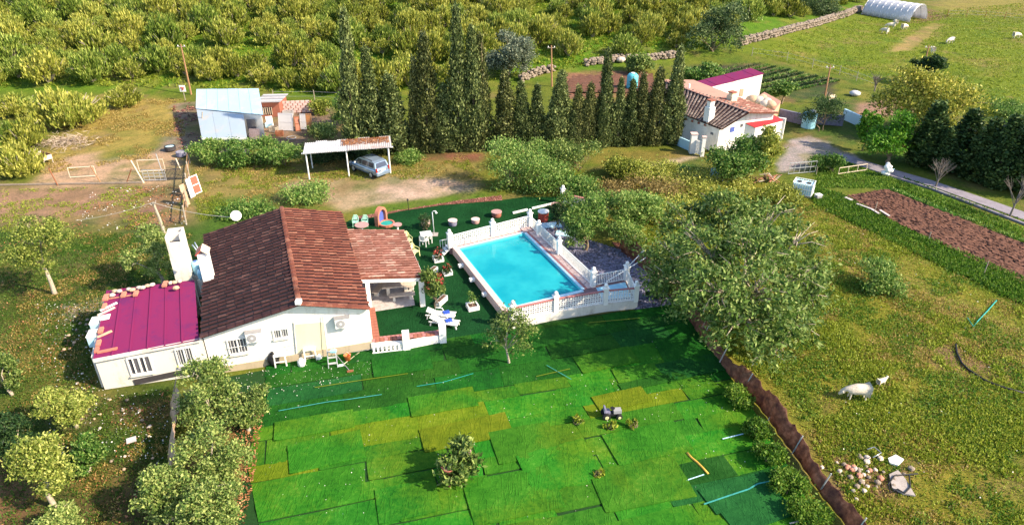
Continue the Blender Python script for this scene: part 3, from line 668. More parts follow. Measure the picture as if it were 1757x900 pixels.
# odd pieces laid over the rows; dark ones beside the walnut paint its shadow
for u, v, l_, w_, sk_, mt_ in [(1040, 618, 3.6, 1.6, 0.05, 'turf_bright'), (1100, 640, 3.2, 1.3, -0.04, 'turf_bright'), (1180, 600, 3.6, 2.6, -0.1, 'turf_dark'), (1190, 630, 4.2, 1.6, 0.02, 'turf_teal'), (1120, 655, 4.0, 0.7, 0.05, 'turf_dark'), (1066, 686, 3.0, 1.3, 0.05, 'turf_olive'), (800, 742, 4.6, 1.7, 0.03, 'turf_olive'), (560, 775, 3.6, 2.0, 0.06, 'turf_bright'),
        (900, 760, 3.2, 2.3, 0.0, 'turf_bright'), (960, 800, 3.6, 2.6, 0.08, 'turf_bright'), (880, 850, 4.2, 2.6, 0.02, 'turf_bright'), (1110, 760, 4.0, 2.2, 0.03, 'turf_bright'), (1100, 830, 4.4, 2.6, -0.04, 'turf_bright'), (1270, 845, 3.6, 1.5, 0.08, 'turf_teal'), (1300, 880, 3.2, 1.4, 0.1, 'turf_teal'), (700, 860, 2.8, 2.0, 0.0, 'turf_mid'), (760, 690, 3.6, 1.6, 0.0, 'turf_bright'), (540, 730, 4.0, 1.4, 0.0, 'turf_mid'), (690, 625, 3.4, 1.8, 0.0, 'turf_dark'), (960, 575, 4.0, 1.8, 0.03, 'turf_dark')]:
    c = G(u, v).xy; la = Vector((LA.x*math.cos(sk_)-LA.y*math.sin(sk_), LA.x*math.sin(sk_)+LA.y*math.cos(sk_))); lb_ = Vector((-la.y, la.x)); nstrip += 1
    turf_sheet([c-la*l_/2-lb_*w_/2, c+la*l_/2-lb_*w_/2, c+la*l_/2+lb_*w_/2, c-la*l_/2+lb_*w_/2], 0.092+0.0030*(nstrip % 6), mt_, rs.uniform(0.7, 1.3))
# joining tapes and odd lines lying between the strips
def tape(name, pts, w, mat, label, group, z=0.125):
    q = [G(u, v, z) for u, v in pts]; m = MB()
    for a, b in zip(q[:-1], q[1:]): m.bar(a, b, w, 0.012)
    return props(m.build(name, mat), label, 'tape', group)
G_T = 'joining tapes on the lawn'
tape('joining_tape', [(478, 704), (560, 689), (600, 684), (655, 676)], 0.045, 'cyan_strip', 'long turquoise joining tape on dark turf in front of the house', G_T)
tape('joining_tape', [(1208, 864), (1240, 853), (1285, 838), (1300, 829), (1343, 820)], 0.07, 'cyan_strip', 'bright turquoise tape on dark turf near the net fence', G_T)
tape('joining_tape', [(1355, 897), (1390, 889)], 0.07, 'pale_stone', 'pale tape end at the bottom right corner of the lawn', G_T)
tape('joining_tape', [(1240, 752), (1285, 741)], 0.06, 'pale_blue', 'short pale blue tape at the right edge of the lawn', G_T)
tape('joining_tape', [(1010, 553), (1098, 545)], 0.05, 'weed', 'pale green seam line just below the pool wall', G_T)
tape('joining_tape', [(540, 664), (610, 653), (700, 640)], 0.05, 'weed', 'pale green seam below the ladder in front of the house', G_T)
tape('joining_tape', [(715, 662), (760, 655), (812, 640)], 0.03, 'teal', 'dull teal tape left of the small lawn tree', G_T)
tape('joining_tape', [(920, 645), (978, 632)], 0.05, 'weed', 'thin pale seam right of the small lawn tree', G_T)
tape('joining_tape', [(938, 626), (980, 650)], 0.035, 'cyan_strip', 'thin blue green tape crossing the seam near the small lawn tree', G_T)
tape('joining_tape', [(1178, 823), (1208, 813)], 0.05, 'pale_blue', 'small blue tape left of the yellow hose', G_T)
hp = [G(u, v, 0.07) for u, v in [(1179, 776), (1186, 784), (1197, 793), (1205, 801), (1215, 812)]]
props(MB().tube(hp, 0.06, 6).build('yellow_hose', 'yellow', smooth_=True), 'short wavy yellow orange hose lying on the bright lawn', 'hose')
# ---------------------------------------------------------------- roofs of barrel tiles
def tile_mesh(name, mat, w=0.22, l=0.47):
    m = MB(); n = 5; r = w/2
    for y, k, z in ((0.0, 1.0, 0.03), (l, 0.82, 0.0)):
        for i in range(n):
            t = math.pi*i/(n-1); m.v.append((-math.cos(t)*r*k, y, z+math.sin(t)*r*0.42*k))
        m.v.append((0, y, z-0.01))
    for i in range(n-1): m.f.append((i, i+1, n+1+i+1, n+1+i))
    for i in range(n-1): m.f.append((i+1, i, n))
    return m.mesh(name, mat, False)
TILE_N = {}
def tiled(parent, eave_a, eave_b, ridge_b, ridge_a, mat, pitch=0.33, length=0.40, singles=0, seed=0, deck_mat='tile_shaded', cap=True):
    """barrels run from ridge to eave; the nearest few are tiles of their own, the rest one part"""
    A, B, C, D = [Vector(p) for p in (eave_a, eave_b, ridge_b, ridge_a)]
    mb = MB(); mb.slab([A, B, C, D], 0.10); deck = mb.build('roof_deck', deck_mat, parent)
    ncol = max(int(((B-A).length+(C-D).length)/2/pitch), 1); rg = random.Random(seed); spots = []
    me = tile_mesh('tile', mat, pitch*0.58, length*1.18); nrow = max(int((D-A).length/length), 1)
    for i in range(ncol):
        t = (i+0.5)/ncol; p, q = A.lerp(B, t), D.lerp(C, t); up = (q-p).normalized(); side = (B-A).normalized(); nn = side.cross(up)
        if nn.z < 0: side = -side; nn = side.cross(up)
        side = up.cross(nn).normalized()
        shift = rg.uniform(-0.22, 0.22); p = p + side*rg.uniform(-0.02, 0.02)
        for j in range(nrow):
            s = p + (q-p)*(max(j+shift, -0.08)/nrow) + nn*(0.012+rg.uniform(0, 0.012)) + side*rg.uniform(-0.022, 0.022)
            up2 = (up + side*rg.uniform(-0.05, 0.05)).normalized()
            spots.append((s, Matrix(((side.x, up2.x, nn.x), (side.y, up2.y, nn.y), (side.z, up2.z, nn.z))).to_4x4()))
    cam_p = Vector((0, 0, CAM_H)); spots.sort(key=lambda s: (s[0]-cam_p).length); off = root_loc(parent)
    for s, mt in spots[:singles]:
        o = link('tile', me, parent); o.matrix_local = Matrix.Translation(s-off) @ mt
    rest = spots[singles:]
    if rest:
        tv = np.array([v.co[:] for v in me.vertices]); fs = [tuple(p.vertices) for p in me.polygons]; quads = [f for f in fs if len(f) == 4]; tris = [f for f in fs if len(f) == 3]
        V = []; F = []
        for s, mt in rest:
            b = len(V); r3 = np.array(mt.to_3x3()); o3 = np.array(s-off)
            V += (tv @ r3.T + o3).tolist(); F += [tuple(i+b for i in f) for f in fs]
        me2 = bpy.data.meshes.new('roof_tiles'); me2.from_pydata(V, [], F); me2.materials.append(M(mat))
        o = link('roof_tiles', me2, parent); o['kind'] = 'stuff'
    return deck
def ridge_caps(parent, a, b, mat, n, singles=True):
    a, b = Vector(a), Vector(b); d = (b-a)/n; me = tile_mesh('ridge_tile', mat, 0.34, d.length*1.12); off = root_loc(parent)
    x = d.normalized(); s = x.cross(Vector((0, 0, 1))).normalized(); up = s.cross(x)
    for i in range(n):
        o = link('ridge_tile', me, parent)
        o.matrix_local = Matrix.Translation(a + d*i + up*0.03 - off) @ Matrix(((s.x, x.x, up.x), (s.y, x.y, up.y), (s.z, x.z, up.z))).to_4x4()
# ---------------------------------------------------------------- main house
E_L, E_R, RZ = 2.75, 3.1, 4.1
hFL, hFR = G(345, 575, E_L), G(634, 526, E_R)
hBL, hBR = G(350, 402, E_L), G(586, 363, E_R)
rF, rB = G(513, 519, RZ), G(483, 356, RZ)
FRONT0, FRONT1 = G(178, 668).xy, G(637, 600).xy
fdir = (FRONT1-FRONT0).normalized(); fn = Vector((fdir.y, -fdir.x, 0)); fdir3 = Vector((*fdir, 0))
def WP(u, v, out=0.0): return on_plane(u, v, (*FRONT0, 0), fn) + fn*out     # a pixel on the front wall
house = thing('country_house', 'white single storey country house with brown tiled gable roof, purple annex roof and open porch', 'house', (-14, 38, 0))
def along(x): return FRONT0 + fdir*x
xM = (hFL.xy-FRONT0).dot(fdir); xR = (hFR.xy-FRONT0).dot(fdir); xP = (rF.xy-FRONT0).dot(fdir)
def gable_wall(name, mat):
    m = MB(); th = 0.3; bk = Vector((-fn.x, -fn.y))
    pts = [(xM+0.05, 0), (xR-0.12, 0), (xR-0.12, E_R-0.10), (xP, RZ-0.12), (xM+0.05, E_L-0.10)]
    vs = []
    for off in (0, th):
        for x, z in pts: q = along(x)+bk*off; vs.append((q.x, q.y, z))
    m.add(vs, [(0, 1, 2, 3, 4), (9, 8, 7, 6, 5)]+[(i, i+5, (i+1) % 5+5, (i+1) % 5) for i in range(5)]); return m.build(name, mat, house)
wall = gable_wall('front_wall', 'white_wall')
bl, br = hBL.xy, hBR.xy
def wall_quad(name, a, b, z0, za, zb, mat, th=0.25, parent=house):
    a, b = Vector(a), Vector(b); d = (b-a).normalized(); n = Vector((d.y, -d.x))*th
    poly = [a, b, b+n, a+n]; return MB().prism([tuple(p) for p in poly], z0, [za, zb, zb, za]).build(name, mat, parent)
fl2, fr2 = along(xM+0.05), along(xR-0.12)
wall_quad('side_wall', fl2+Vector((0, 0.35)), bl+Vector((0.25, -0.2)), -0.02, E_L-0.12, E_L-0.12, 'white_wall', 0.25)
wall_quad('side_wall', br+Vector((-0.25, -0.2)), fr2+Vector((0, 0.35)), -0.02, E_R-0.12, E_R-0.12, 'white_wall', 0.25)
wall_quad('back_wall', bl+Vector((0.3, -0.3)), br+Vector((-0.3, -0.3)), -0.02, E_L-0.15, E_R-0.15, 'white_wall', 0.25)
ov = fn*0.18                                          # small verge overhang over the front wall
tiled(house, hBL, hFL+ov, rF+ov, rB, 'tile_shaded', 0.42, 0.50, 70, 1, 'black')  # dark tiles paint this slope's shade, the black deck the shade between barrels
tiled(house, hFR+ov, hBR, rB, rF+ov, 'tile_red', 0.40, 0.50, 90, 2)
ridge_caps(house, rF+ov, rB, 'tile_red', 26)
for a, b, mt in ((hFL+ov, rF+ov, 'tile_shaded'), (hFR+ov, rF+ov, 'tile_red')):       # verge tiles along the gable edge
    ridge_caps(house, Vector(a)+Vector((0, 0, -0.02)), Vector(b)+Vector((0, 0, -0.02)), mt, 11)
MB().bar(rF+ov*1.1+Vector((0, 0, 0.08)), rF+ov*1.1+Vector((0, 0, 0.30)), 0.34, 0.3).build('ridge_end', 'white', house)
# plinth, patches of bare render
m = MB(); p0, p1 = along(xM+0.4), along(xR-0.1); m.bar((p0.x-fn.x*-0.02, p0.y+fn.y*0.02, 0.12), (p1.x+fn.x*0.02, p1.y+fn.y*0.02, 0.38), 0.06, 0.5); m.build('plinth', 'plinth', house)
a, b, c, d = WP(506, 556, 0.012), WP(553, 552, 0.012), WP(560, 598, 0.012), WP(510, 606, 0.012)
MB().slab([a, b, c, d], 0.02).build('render_patch', 'patch_render', house)
def window(u0, v0, u1, v1, bars, cols=4, rows=2, parent=house, pt=WP, sill=True, slant=0.0):
    a, b = pt(u0, v1), pt(u1, v1+slant); top = pt(u0, v0); h = (top-a).length; x = (b-a).normalized(); w = (b-a).length; z = Vector((0, 0, 1)); n = x.cross(z).normalized()
    if n.y > 0: n = -n
    f = MB()
    for p, q in ((a, a+x*w), (a+z*h, a+x*w+z*h)): f.bar(p+n*0.03, q+n*0.03, 0.09, 0.08)
    for k in (0, 0.5, 1): f.bar(a+x*(w*k)+n*0.032, a+x*(w*k)+z*h+n*0.032, 0.07, 0.085)
    wo = f.build('window', 'white', parent); wo['label'] = 'barred window' if bars else 'white framed window'
    MB().slab([a+n*0.012, a+x*w+n*0.012, a+x*w+z*h+n*0.012, a+z*h+n*0.012], 0.008).build('pane', 'pane', wo)
    if bars:
        for k in range(1, cols*2): MB().bar(a+x*(w*k/(cols*2))+n*0.10, a+x*(w*k/(cols*2))+z*h+n*0.10, 0.022).build('window_bar', 'white_metal', wo)
        for k in range(rows+1): MB().bar(a+z*(h*k/rows)-x*0.05+n*0.122, a+z*(h*k/rows)+x*(w+0.05)+n*0.122, 0.025).build('window_bar', 'white_metal', wo)
    else:
        for k in (0.25, 0.75): MB().bar(a+x*(w*k)+n*0.03, a+x*(w*k)+z*h+n*0.03, 0.16, 0.012).build('curtain', 'white', wo)
    if sill: MB().bar(a-x*0.06-z*0.09+n*0.06, a+x*(w+0.06)-z*0.09+n*0.06, 0.16, 0.06).build('sill', 'old_white', wo)
    return wo
window(395, 582, 427, 607, True, 3, 2, slant=-5)
window(471, 565, 496, 580, True, 3, 1, slant=-4)
window(308, 598, 335, 626, True, 3, 1, slant=-5)
window(226, 614, 264, 642, False, slant=-6)
# ---------------------------------------------------------------- annex with sheet roof
aFL, aBL, aBR = G(163, 612, 2.15), G(184, 498, 2.4), G(334, 480, 2.62)
aFR = G(343, 578, 2.55)
xA = 0.0
m = MB(); bk = -fn*0.25; q0, q1 = along(0.06), along(xM-0.02)
vs = [(q0.x, q0.y, 0), (q1.x, q1.y, 0), (q1.x, q1.y, 2.45), (q0.x, q0.y, 2.08)]; vs += [(x+bk.x, y+bk.y, z) for x, y, z in vs]
m.add(vs, [(0, 1, 2, 3), (7, 6, 5, 4), (0, 4, 5, 1), (1, 5, 6, 2), (2, 6, 7, 3), (3, 7, 4, 0)]); m.build('annex_front_wall', 'old_white', house)
wall_quad('annex_side_wall', aBL.xy+Vector((0.2, -0.2)), along(0.06)+Vector((-0.03, 0.27)), 0, 2.28, 2.08, 'old_white', 0.25)
wall_quad('annex_back_wall', aBR.xy+Vector((0, -0.2)), aBL.xy+Vector((0.4, -0.2)), 0, 2.5, 2.28, 'old_white', 0.25)
MB().bar(Vector((*along(1.6), 0.2))+fn*0.02, Vector((*along(4.4), 0.42))+fn*0.02, 0.05, 0.34).build('dark_footing', 'dark', house)
MB().bar(Vector((*along(0.05), 2.07))+fn*0.14, Vector((*along(xM-0.05), 2.46))+fn*0.14, 0.05, 0.22).build('eave_board', 'old_white', house)
ovA = fn*0.22
np_ = 6
for k in range(np_):                                   # each roofing sheet is a piece of its own
    t0, t1 = k/np_, (k+1)/np_-0.004
    f0, f1 = (aFL+ovA).lerp(aFR+ovA, t0), (aFL+ovA).lerp(aFR+ovA, t1); b0_, b1_ = aBL.lerp(aBR, t0), aBL.lerp(aBR, t1)
    dz = Vector((0, 0, 0.010*(k % 2)))
    MB().slab([f0+dz, f1+dz, b1_+dz, b0_+dz], 0.05).build('roof_sheet', 'purple_roof', house)
    MB().bar(f0+dz+Vector((0, 0, 0.02)), b0_+dz+Vector((0, 0, 0.02)), 0.07, 0.035).build('sheet_seam', 'purple_roof', house)
# ---------------------------------------------------------------- porch
pFL, pFR, pBR, pBL = G(618, 477, 2.78), G(727, 474, 2.35), G(692, 394, 2.35), G(592, 393, 2.78)
tiled(house, pFR, pBR, pBL, pFL, 'tile_pale', 0.36, 0.48, 130, 3, 'tile_red')
bz = Vector((0, 0, -0.24))
for a, b in ((pFL, pFR), (pFR, pBR), (pBL, pBR)):
    MB().bar(a+bz+Vector((-0.1, 0.12, 0)), b+bz+Vector((-0.1, 0.12, 0)), 0.22, 0.24).build('porch_beam', 'white', house)
def post(p, h, w=0.34): return MB().box((p[0], p[1], h/2), (w, w, h), math.atan2(fdir.y, fdir.x)).build('porch_post', 'white', house)
post((pFR.x-0.22, pFR.y+0.18), 2.04); post((pBR.x-0.2, pBR.y-0.2), 2.04); post((pFL.x+0.35, pFL.y+0.25), 2.35, 0.26)
fl = [G(634, 536).xy, G(712, 524).xy, pBR.xy+Vector((-0.1, 0.2)), pBL.xy+Vector((0.4, 0.2))]
# irregular flags of the porch floor
props(MB().prism([tuple(p) for p in fl], -0.1, 0.06).build('porch_floor', 'porch_floor'), kind='structure')
# dish, chimneys and pipes
ch = thing('chimney', 'white house chimney with small tiled cap on the dark roof slope', 'chimney', G(358, 474, 3.0))
cb = G(358, 474, 3.0); rzH = math.atan2(fdir.y, fdir.x)
hC = height_for(cb, 432)
MB().box((cb.x, cb.y, cb.z+hC/2-0.3), (0.62, 0.62, hC+0.6), rzH).build('shaft', 'white', ch)
for s in (-1, 1):
    a = Vector((cb.x, cb.y, cb.z+hC)) + fdir3*0.40*s
    MB().slab([a-fn*0.45+Vector((0, 0, 0.02)), a+fn*0.45+Vector((0, 0, 0.02)), Vector((cb.x, cb.y, cb.z+hC+0.36))+fn*0.45, Vector((cb.x, cb.y, cb.z+hC+0.36))-fn*0.45], 0.06).build('cap_slab', 'red_paint' if s < 0 else 'plank_pale', ch)
tw = G(330, 478, 0.0); tw = Vector((aBR.x-0.1, aBR.y+0.45, 0)); tb = G(313, 452, 2.6)
tower = thing('barbecue_chimney', 'tall grey white double flue barbecue chimney behind the purple roof', 'chimney', (tb.x, tb.y, 0))
hT = height_for((tb.x, tb.y, 0), 398)
rt = rzH
def tbx(dx, dy, z0, z1, w, d, name, mat):
    c = Vector((tb.x, tb.y, 0))+fdir3*dx-fn*dy; return MB().box((c.x, c.y, (z0+z1)/2), (w, d, z1-z0), rt).build(name, mat, tower)
tbx(0, 0, 0, hT-1.5, 0.98, 1.35, 'stack', 'old_white')
for k, dy in enumerate((-0.36, 0.36)):
    top = hT-0.25*(1-k)*0
    for sx in (-1, 1): tbx(sx*0.42, dy, hT-1.5, hT, 0.10, 0.62, 'flue_side', 'old_white')
    for sy in (-1, 1): tbx(0, dy+sy*0.27, hT-1.5, hT-(0.003 if sy > 0 else 0.42), 0.74, 0.10, 'flue_end', 'old_white')
    tbx(0, dy, hT-1.5, hT-0.55, 0.72, 0.42, 'flue_inside', 'dark')
dp = hBL.lerp(rB, 0.42)+Vector((0, 0.1, 0.15))
dish = thing('satellite_dish', 'white round satellite dish at the back edge of the dark roof', 'satellite dish', dp)
m = MB(); n_ = Vector((0.3, -0.75, 0.6)).normalized(); a_ = n_.cross(Vector((0, 0, 1))).normalized(); b_ = a_.cross(n_)
ctr = dp+Vector((0, 0, 0.38)); vs = [tuple(ctr-n_*0.10)]
for r_, dd in ((0.20, -0.06), (0.38, 0.0)):
    for k in range(16): t = 2*math.pi*k/16; vs.append(tuple(ctr+a_*math.cos(t)*r_+b_*math.sin(t)*r_+n_*dd))
fs = [(0, 1+k, 1+(k+1) % 16) for k in range(16)]+[(1+k, 17+k, 17+(k+1) % 16, 1+(k+1) % 16) for k in range(16)]
ob = m.add(vs, fs).build('reflector', 'white', dish, smooth_=True); md = ob.modifiers.new('thick', 'SOLIDIFY'); md.thickness = 0.02
MB().tube([dp, dp+Vector((0, 0, 0.42))], 0.03, 6).build('mast', 'galv', dish); MB().tube([ctr-b_*0.4, ctr+n_*0.42], 0.015, 5).build('arm', 'galv', dish)
pr = G(346, 460, 2.8)
pipe = thing('flue_pipe', 'bent white metal flue pipes between the two chimneys', 'pipe', (pr.x, pr.y, 0))
for du in (0, 4): MB().tube([G(330+du, 420-du, 3.0), G(338+du, 430, 2.9), G(345+du, 437, 2.9), G(349+du, 434, 3.2)], 0.05, 6).build('pipe', 'white_metal', pipe, smooth_=True)
# blue barrel shapes in the gap between roofs
for i, (u, v, h) in enumerate(((338, 462, 0.9), (346, 470, 0.6))):
    p = G(u, v, 2.0); o = thing('blue_drum', ('taller' if i == 0 else 'shorter') + ' blue plastic drum in the gap beside the roof chimney', 'drum', (p.x, p.y, 1.7), 0, 'blue drums between the roofs')
    MB().lathe([(0.24, 0), (0.27, 0.1), (0.27, h-0.1), (0.22, h)], 12, (p.x, p.y, 1.7)).build('body', 'sky_blue', o, smooth_=True)
    MB().lathe([(0.10, 0), (0.10, 0.06)], 8, (p.x, p.y, 1.7+h)).build('lid', 'blue_paint', o)
    MB().box((p.x, p.y, 0.85), (0.5, 0.5, 1.7)).build('stand', 'old_white', o)
# air conditioners with their fans
def air_con(u, v, label):
    c = WP(u, v, 0.22); o = thing('air_conditioner', label, 'air conditioner', c, rzH, 'air conditioners on the front wall')
    m = MB().box((0, 0, 0), (0.82, 0.30, 0.60)); ob = link('casing', m.mesh('casing', 'white_plastic'), o)
    m = MB(); prof = [(0.23, 0), (0.25, 0.015), (0.25, 0.03), (0.21, 0.03)]
    m.lathe(prof, 18); m.v = [(x-0.1, -0.15-z, y) for x, y, z in m.v]; g = link('fan_grille', m.mesh('fan_grille', 'grey'), o)
    m = MB().lathe([(0.07, 0), (0.07, 0.045)], 10); m.v = [(x-0.1, -0.15-z, y) for x, y, z in m.v]; link('fan_hub', m.mesh('fan_hub', 'white'), o)
    for s in (-1, 1): m = MB().box((0.3*s, 0.06, -0.34), (0.05, 0.34, 0.05)); link('bracket', m.mesh('bracket', 'galv'), o)
    m = MB().box((0, 0.02, 0.325), (0.90, 0.38, 0.03)); link('top_cover', m.mesh('top_cover', 'grey'), o)
air_con(436, 573, 'boxy white air conditioner beside the larger barred window'); air_con(587, 549, 'white air conditioner alone near the right corner of the wall')
m = MB(); m.tube([WP(504, 552, 0.05), WP(509, 605, 0.05)], 0.035, 6); props(m.build('drain_pipe', 'old_white'), 'thin grey drain pipe down the white house wall', 'pipe')
m = MB(); m.tube([WP(553, 541, 0.10), WP(562, 606, 0.25)], 0.022, 6); props(m.build('leaning_pole', 'grey'), 'thin dark pole leaning against the white house wall', 'pole')
m = MB(); m.tube([WP(487, 594, 0.03), WP(498, 592, 0.04), WP(510, 590, 0.03)], 0.012, 4).tube([WP(487, 599, 0.03), WP(500, 598, 0.04), WP(510, 594, 0.03)], 0.012, 4); props(m.build('cable', 'grey'), 'grey cable loops fixed to the lower house wall', 'cable')
# bricks, stones and planks weighing down the annex roof
def roof_at(u, v):
    n = (aFR-aFL).cross(aBL-aFL).normalized(); return on_plane(u, v, aFL, n)
BR = random.Random(3)
def roof_piece(u, v, name, mat, dim, rz, label, cat, group):
    p = roof_at(u, v); n = (aFR-aFL).cross(aBL-aFL).normalized(); n = n if n.z > 0 else -n
    m = MB()
    if cat == 'stone':
        m.ball((0, 0, 0), 0.5, 8, 5); m.v = [(x*dim[0]*BR.uniform(0.85, 1.15), y*dim[1]*BR.uniform(0.85, 1.15), z*dim[2]) for x, y, z in m.v]
    else: m.box((0, 0, 0), dim)
    ob = link(name, m.mesh(name, mat), None, p+n*(dim[2]*0.5+0.025)); ob.rotation_euler = (Vector((0, 0, 1)).rotation_difference(n).to_matrix() @ Matrix.Rotation(rz, 3, 'Z')).to_euler()
    return props(ob, label, cat, group)
gB = 'bricks along the edges of the purple roof'
for i, (u, v) in enumerate([(198, 499), (206, 499), (222, 496), (228, 497), (240, 493), (246, 493), (254, 490), (262, 488), (294, 485), (300, 484), (309, 482)]):
    roof_piece(u, v+3, 'roof_stone', 'pale_stone' if i % 3 else 'tan_brick', (0.38*BR.uniform(0.8, 1.2), 0.28, 0.22), BR.uniform(-0.5, 0.7), 'rough pale stone weighing down the back edge of the purple roof', 'stone', 'stones on the back edge of the purple roof')
roof_piece(194, 509, 'roof_stone', 'pale_stone', (0.36, 0.30, 0.24), 0.3, 'single pale round stone at the back left corner of the purple roof', 'stone', gB)
roof_piece(303, 497, 'roof_stone', 'tan_brick', (0.42, 0.30, 0.26), 0.3, 'lone tan stone lying inside the purple roof near its back edge', 'stone', gB)
for u, v, dm, rz, mat, lab in [(183, 512, (0.30, 0.62, 0.14), 0.25, 'pink_brick', 'pink brick at the back left corner of the purple roof'), (213, 507, (0.24, 0.5, 0.14), 0.2, 'pink_brick', 'pink brick leftmost inside the back edge of the purple roof'),
        (234, 505, (0.24, 0.5, 0.14), 0.2, 'pink_brick', 'pink brick inside the back edge, right of the leftmost one'), (284, 489, (0.26, 0.55, 0.14), 0.15, 'pink_brick', 'pink brick at the back edge nearest the barbecue chimney'),
        (180, 527, (0.22, 0.55, 0.12), 0.3, 'pink_brick', 'pink brick on the left edge above the white planks'), (174, 568, (0.24, 0.52, 0.12), 0.3, 'pink_brick', 'pink brick on the left edge beside the upper blue box'),
        (170, 590, (0.22, 0.52, 0.12), 0.3, 'pink_brick', 'pink brick on the left edge beside the lower blue box'), (167, 602, (0.20, 0.45, 0.12), 0.3, 'coral', 'coral brick nearest the front left corner of the purple roof')]:
    roof_piece(u, v, 'brick', mat, dm, rz, lab, 'brick', gB)
for u, v, dm, rz, mat, lab in [(187, 527, (1.0, 0.13, 0.07), 0.85, 'white', 'upper white plank lying askew on the left edge of the purple roof'), (183, 535, (1.0, 0.13, 0.07), 0.85, 'plank_pale', 'lower white plank lying askew on the left edge of the purple roof'),
        (180, 574, (0.80, 0.15, 0.07), 0.75, 'tan_brick', 'short salmon plank lying askew on the left of the purple roof'), (185, 602, (1.0, 0.20, 0.07), 0.28, 'coral', 'salmon plank lying at the front left corner of the purple roof'),
        (208, 510, (1.35, 0.08, 0.05), 0.22, 'pink_brick', 'thin salmon batten along the back of the purple roof'), (181, 545, (0.50, 0.50, 0.05), 0.3, 'white', 'square white tile on the left edge of the purple roof')]:
    roof_piece(u, v, 'tile_square' if 'square' in lab else 'plank', mat, dm, rz, lab, 'tile' if 'square' in lab else 'plank', 'planks on the purple roof')
for i, (u, v) in enumerate(((165, 556), (160, 578))):
    p = G(u, v, 2.0); o = thing('foam_box', ('upper' if i == 0 else 'lower') + ' pale blue box fixed to the left edge of the annex', 'box', (p.x, p.y, 1.55), rzH, 'pale blue boxes on the annex')
    m = MB().box((0, 0, 0.36), (0.42, 0.75, 0.66)); link('body', m.mesh('body', 'pale_blue'), o); m = MB().box((0, 0, 0.72), (0.46, 0.79, 0.06)); link('lid', m.mesh('lid', 'white'), o)
    m = MB().box((0.15, 0, 0.0), (0.35, 0.1, 0.06)); link('bracket', m.mesh('bracket', 'galv'), o)
# ---------------------------------------------------------------- pool, deck, balustrades
DZ = 0.6
wBL, wBR, wFR, wFL = G(788, 428, 0.5).xy, G(899, 401.5, 0.5).xy, Vector((4.72, 40.2)), Vector((-0.30, 37.95))
dk = [G(771, 424, DZ).xy, G(911, 388, DZ).xy, G(1018, 491, DZ).xy, G(1073, 480, DZ).xy, G(1088, 511, DZ).xy, G(1038, 516, DZ).xy, G(953, 531, DZ).xy, G(880, 546, DZ).xy, G(857, 536, DZ).xy]
deck = props(MB().box((0, 0, -5), (0.01, 0.01, 0.01)).build('pool_deck', 'grout'), kind='structure')
def ring(inner, outer, z0, z1):                        # slab with the pool cut out: quads between outline pieces
    m = MB()
    for i in range(4):
        a, b, c, d = inner[i], inner[(i+1) % 4], outer[(i+1) % 4], outer[i]; m.prism([tuple(p) for p in (a, d, c, b)], z0, z1)
    return m
outq = [dk[0], dk[1], dk[2], dk[8]]
inn = [wBL, wBR, wFR, wFL]
dm = MB()
dm.prism([tuple(p) for p in (dk[0], wBL, wBR, dk[1])], -0.3, DZ)
dm.prism([tuple(p) for p in (dk[1], wBR, wFR, dk[2])], -0.3, DZ)
dm.prism([tuple(p) for p in (wFL, dk[8], dk[7], dk[6], dk[5], dk[2], wFR)], -0.3, DZ)
dm.prism([tuple(p) for p in (dk[2], dk[5], dk[4], dk[3])], -0.3, DZ)
deck.data = dm.mesh('pool_deck', 'grout'); deck['kind'] = 'structure'
cp = thing('pool', 'rectangular swimming pool with bright turquoise water and white coping', 'pool', (wBL.x, wBL.y, 0))
def off(a, b, w): d = (b-a).normalized(); return Vector((d.y, -d.x))*w
def band(a, b, w0, w1, z0, z1, name, mat, side, parent=cp):
    n = off(a, b, 1)*side; q = [a+n*w0, b+n*w0, b+n*w1, a+n*w1]; return MB().prism([tuple(p) for p in q], z0, z1).build(name, mat, parent)
# basin
bz0 = -0.9
m = MB().prism([tuple(p) for p in (wBL, wFL, wFR, wBR)], bz0-0.1, bz0); m.build('basin_floor', 'pool_tile', cp)
for a, b in ((wBL, wFL), (wFL, wFR), (wFR, wBR), (wBR, wBL)): band(a, b, -0.01, 0.05, bz0, DZ-0.02, 'basin_wall', 'pool_tile', -1)
MB().prism([tuple(p) for p in (wBL, wFL, wFR, wBR)], DZ-0.19, DZ-0.15).build('water', 'water', cp)
# raised left coping beam (the pool wall on the turf side) and coping strips
dl = off(wBL, wFL, 1)
band(wBL-(wFL-wBL).normalized()*0.5, wFL+(wFL-wBL).normalized()*0.25, 0.05, 0.42, 0, DZ+0.05, 'coping_beam', 'paver', 1)
for a, b, mt in ((wBL, wBR, 'white'), (wBR, wFR, 'white')): band(a, b, 0.0, 0.20, DZ-0.02, DZ+0.035, 'coping', 'pale_blue', -1)
band(wFL, wFR, -0.02, 0.25, DZ-0.02, DZ+0.035, 'coping', 'pale_blue', 1)
band(wBR, wFR, 0.20, 0.38, DZ, DZ+0.03, 'coping_edge', 'coping_red', -1)
band(wBL, wBR, 0.20, 0.34, DZ, DZ+0.03, 'coping_edge', 'coping_red', -1)
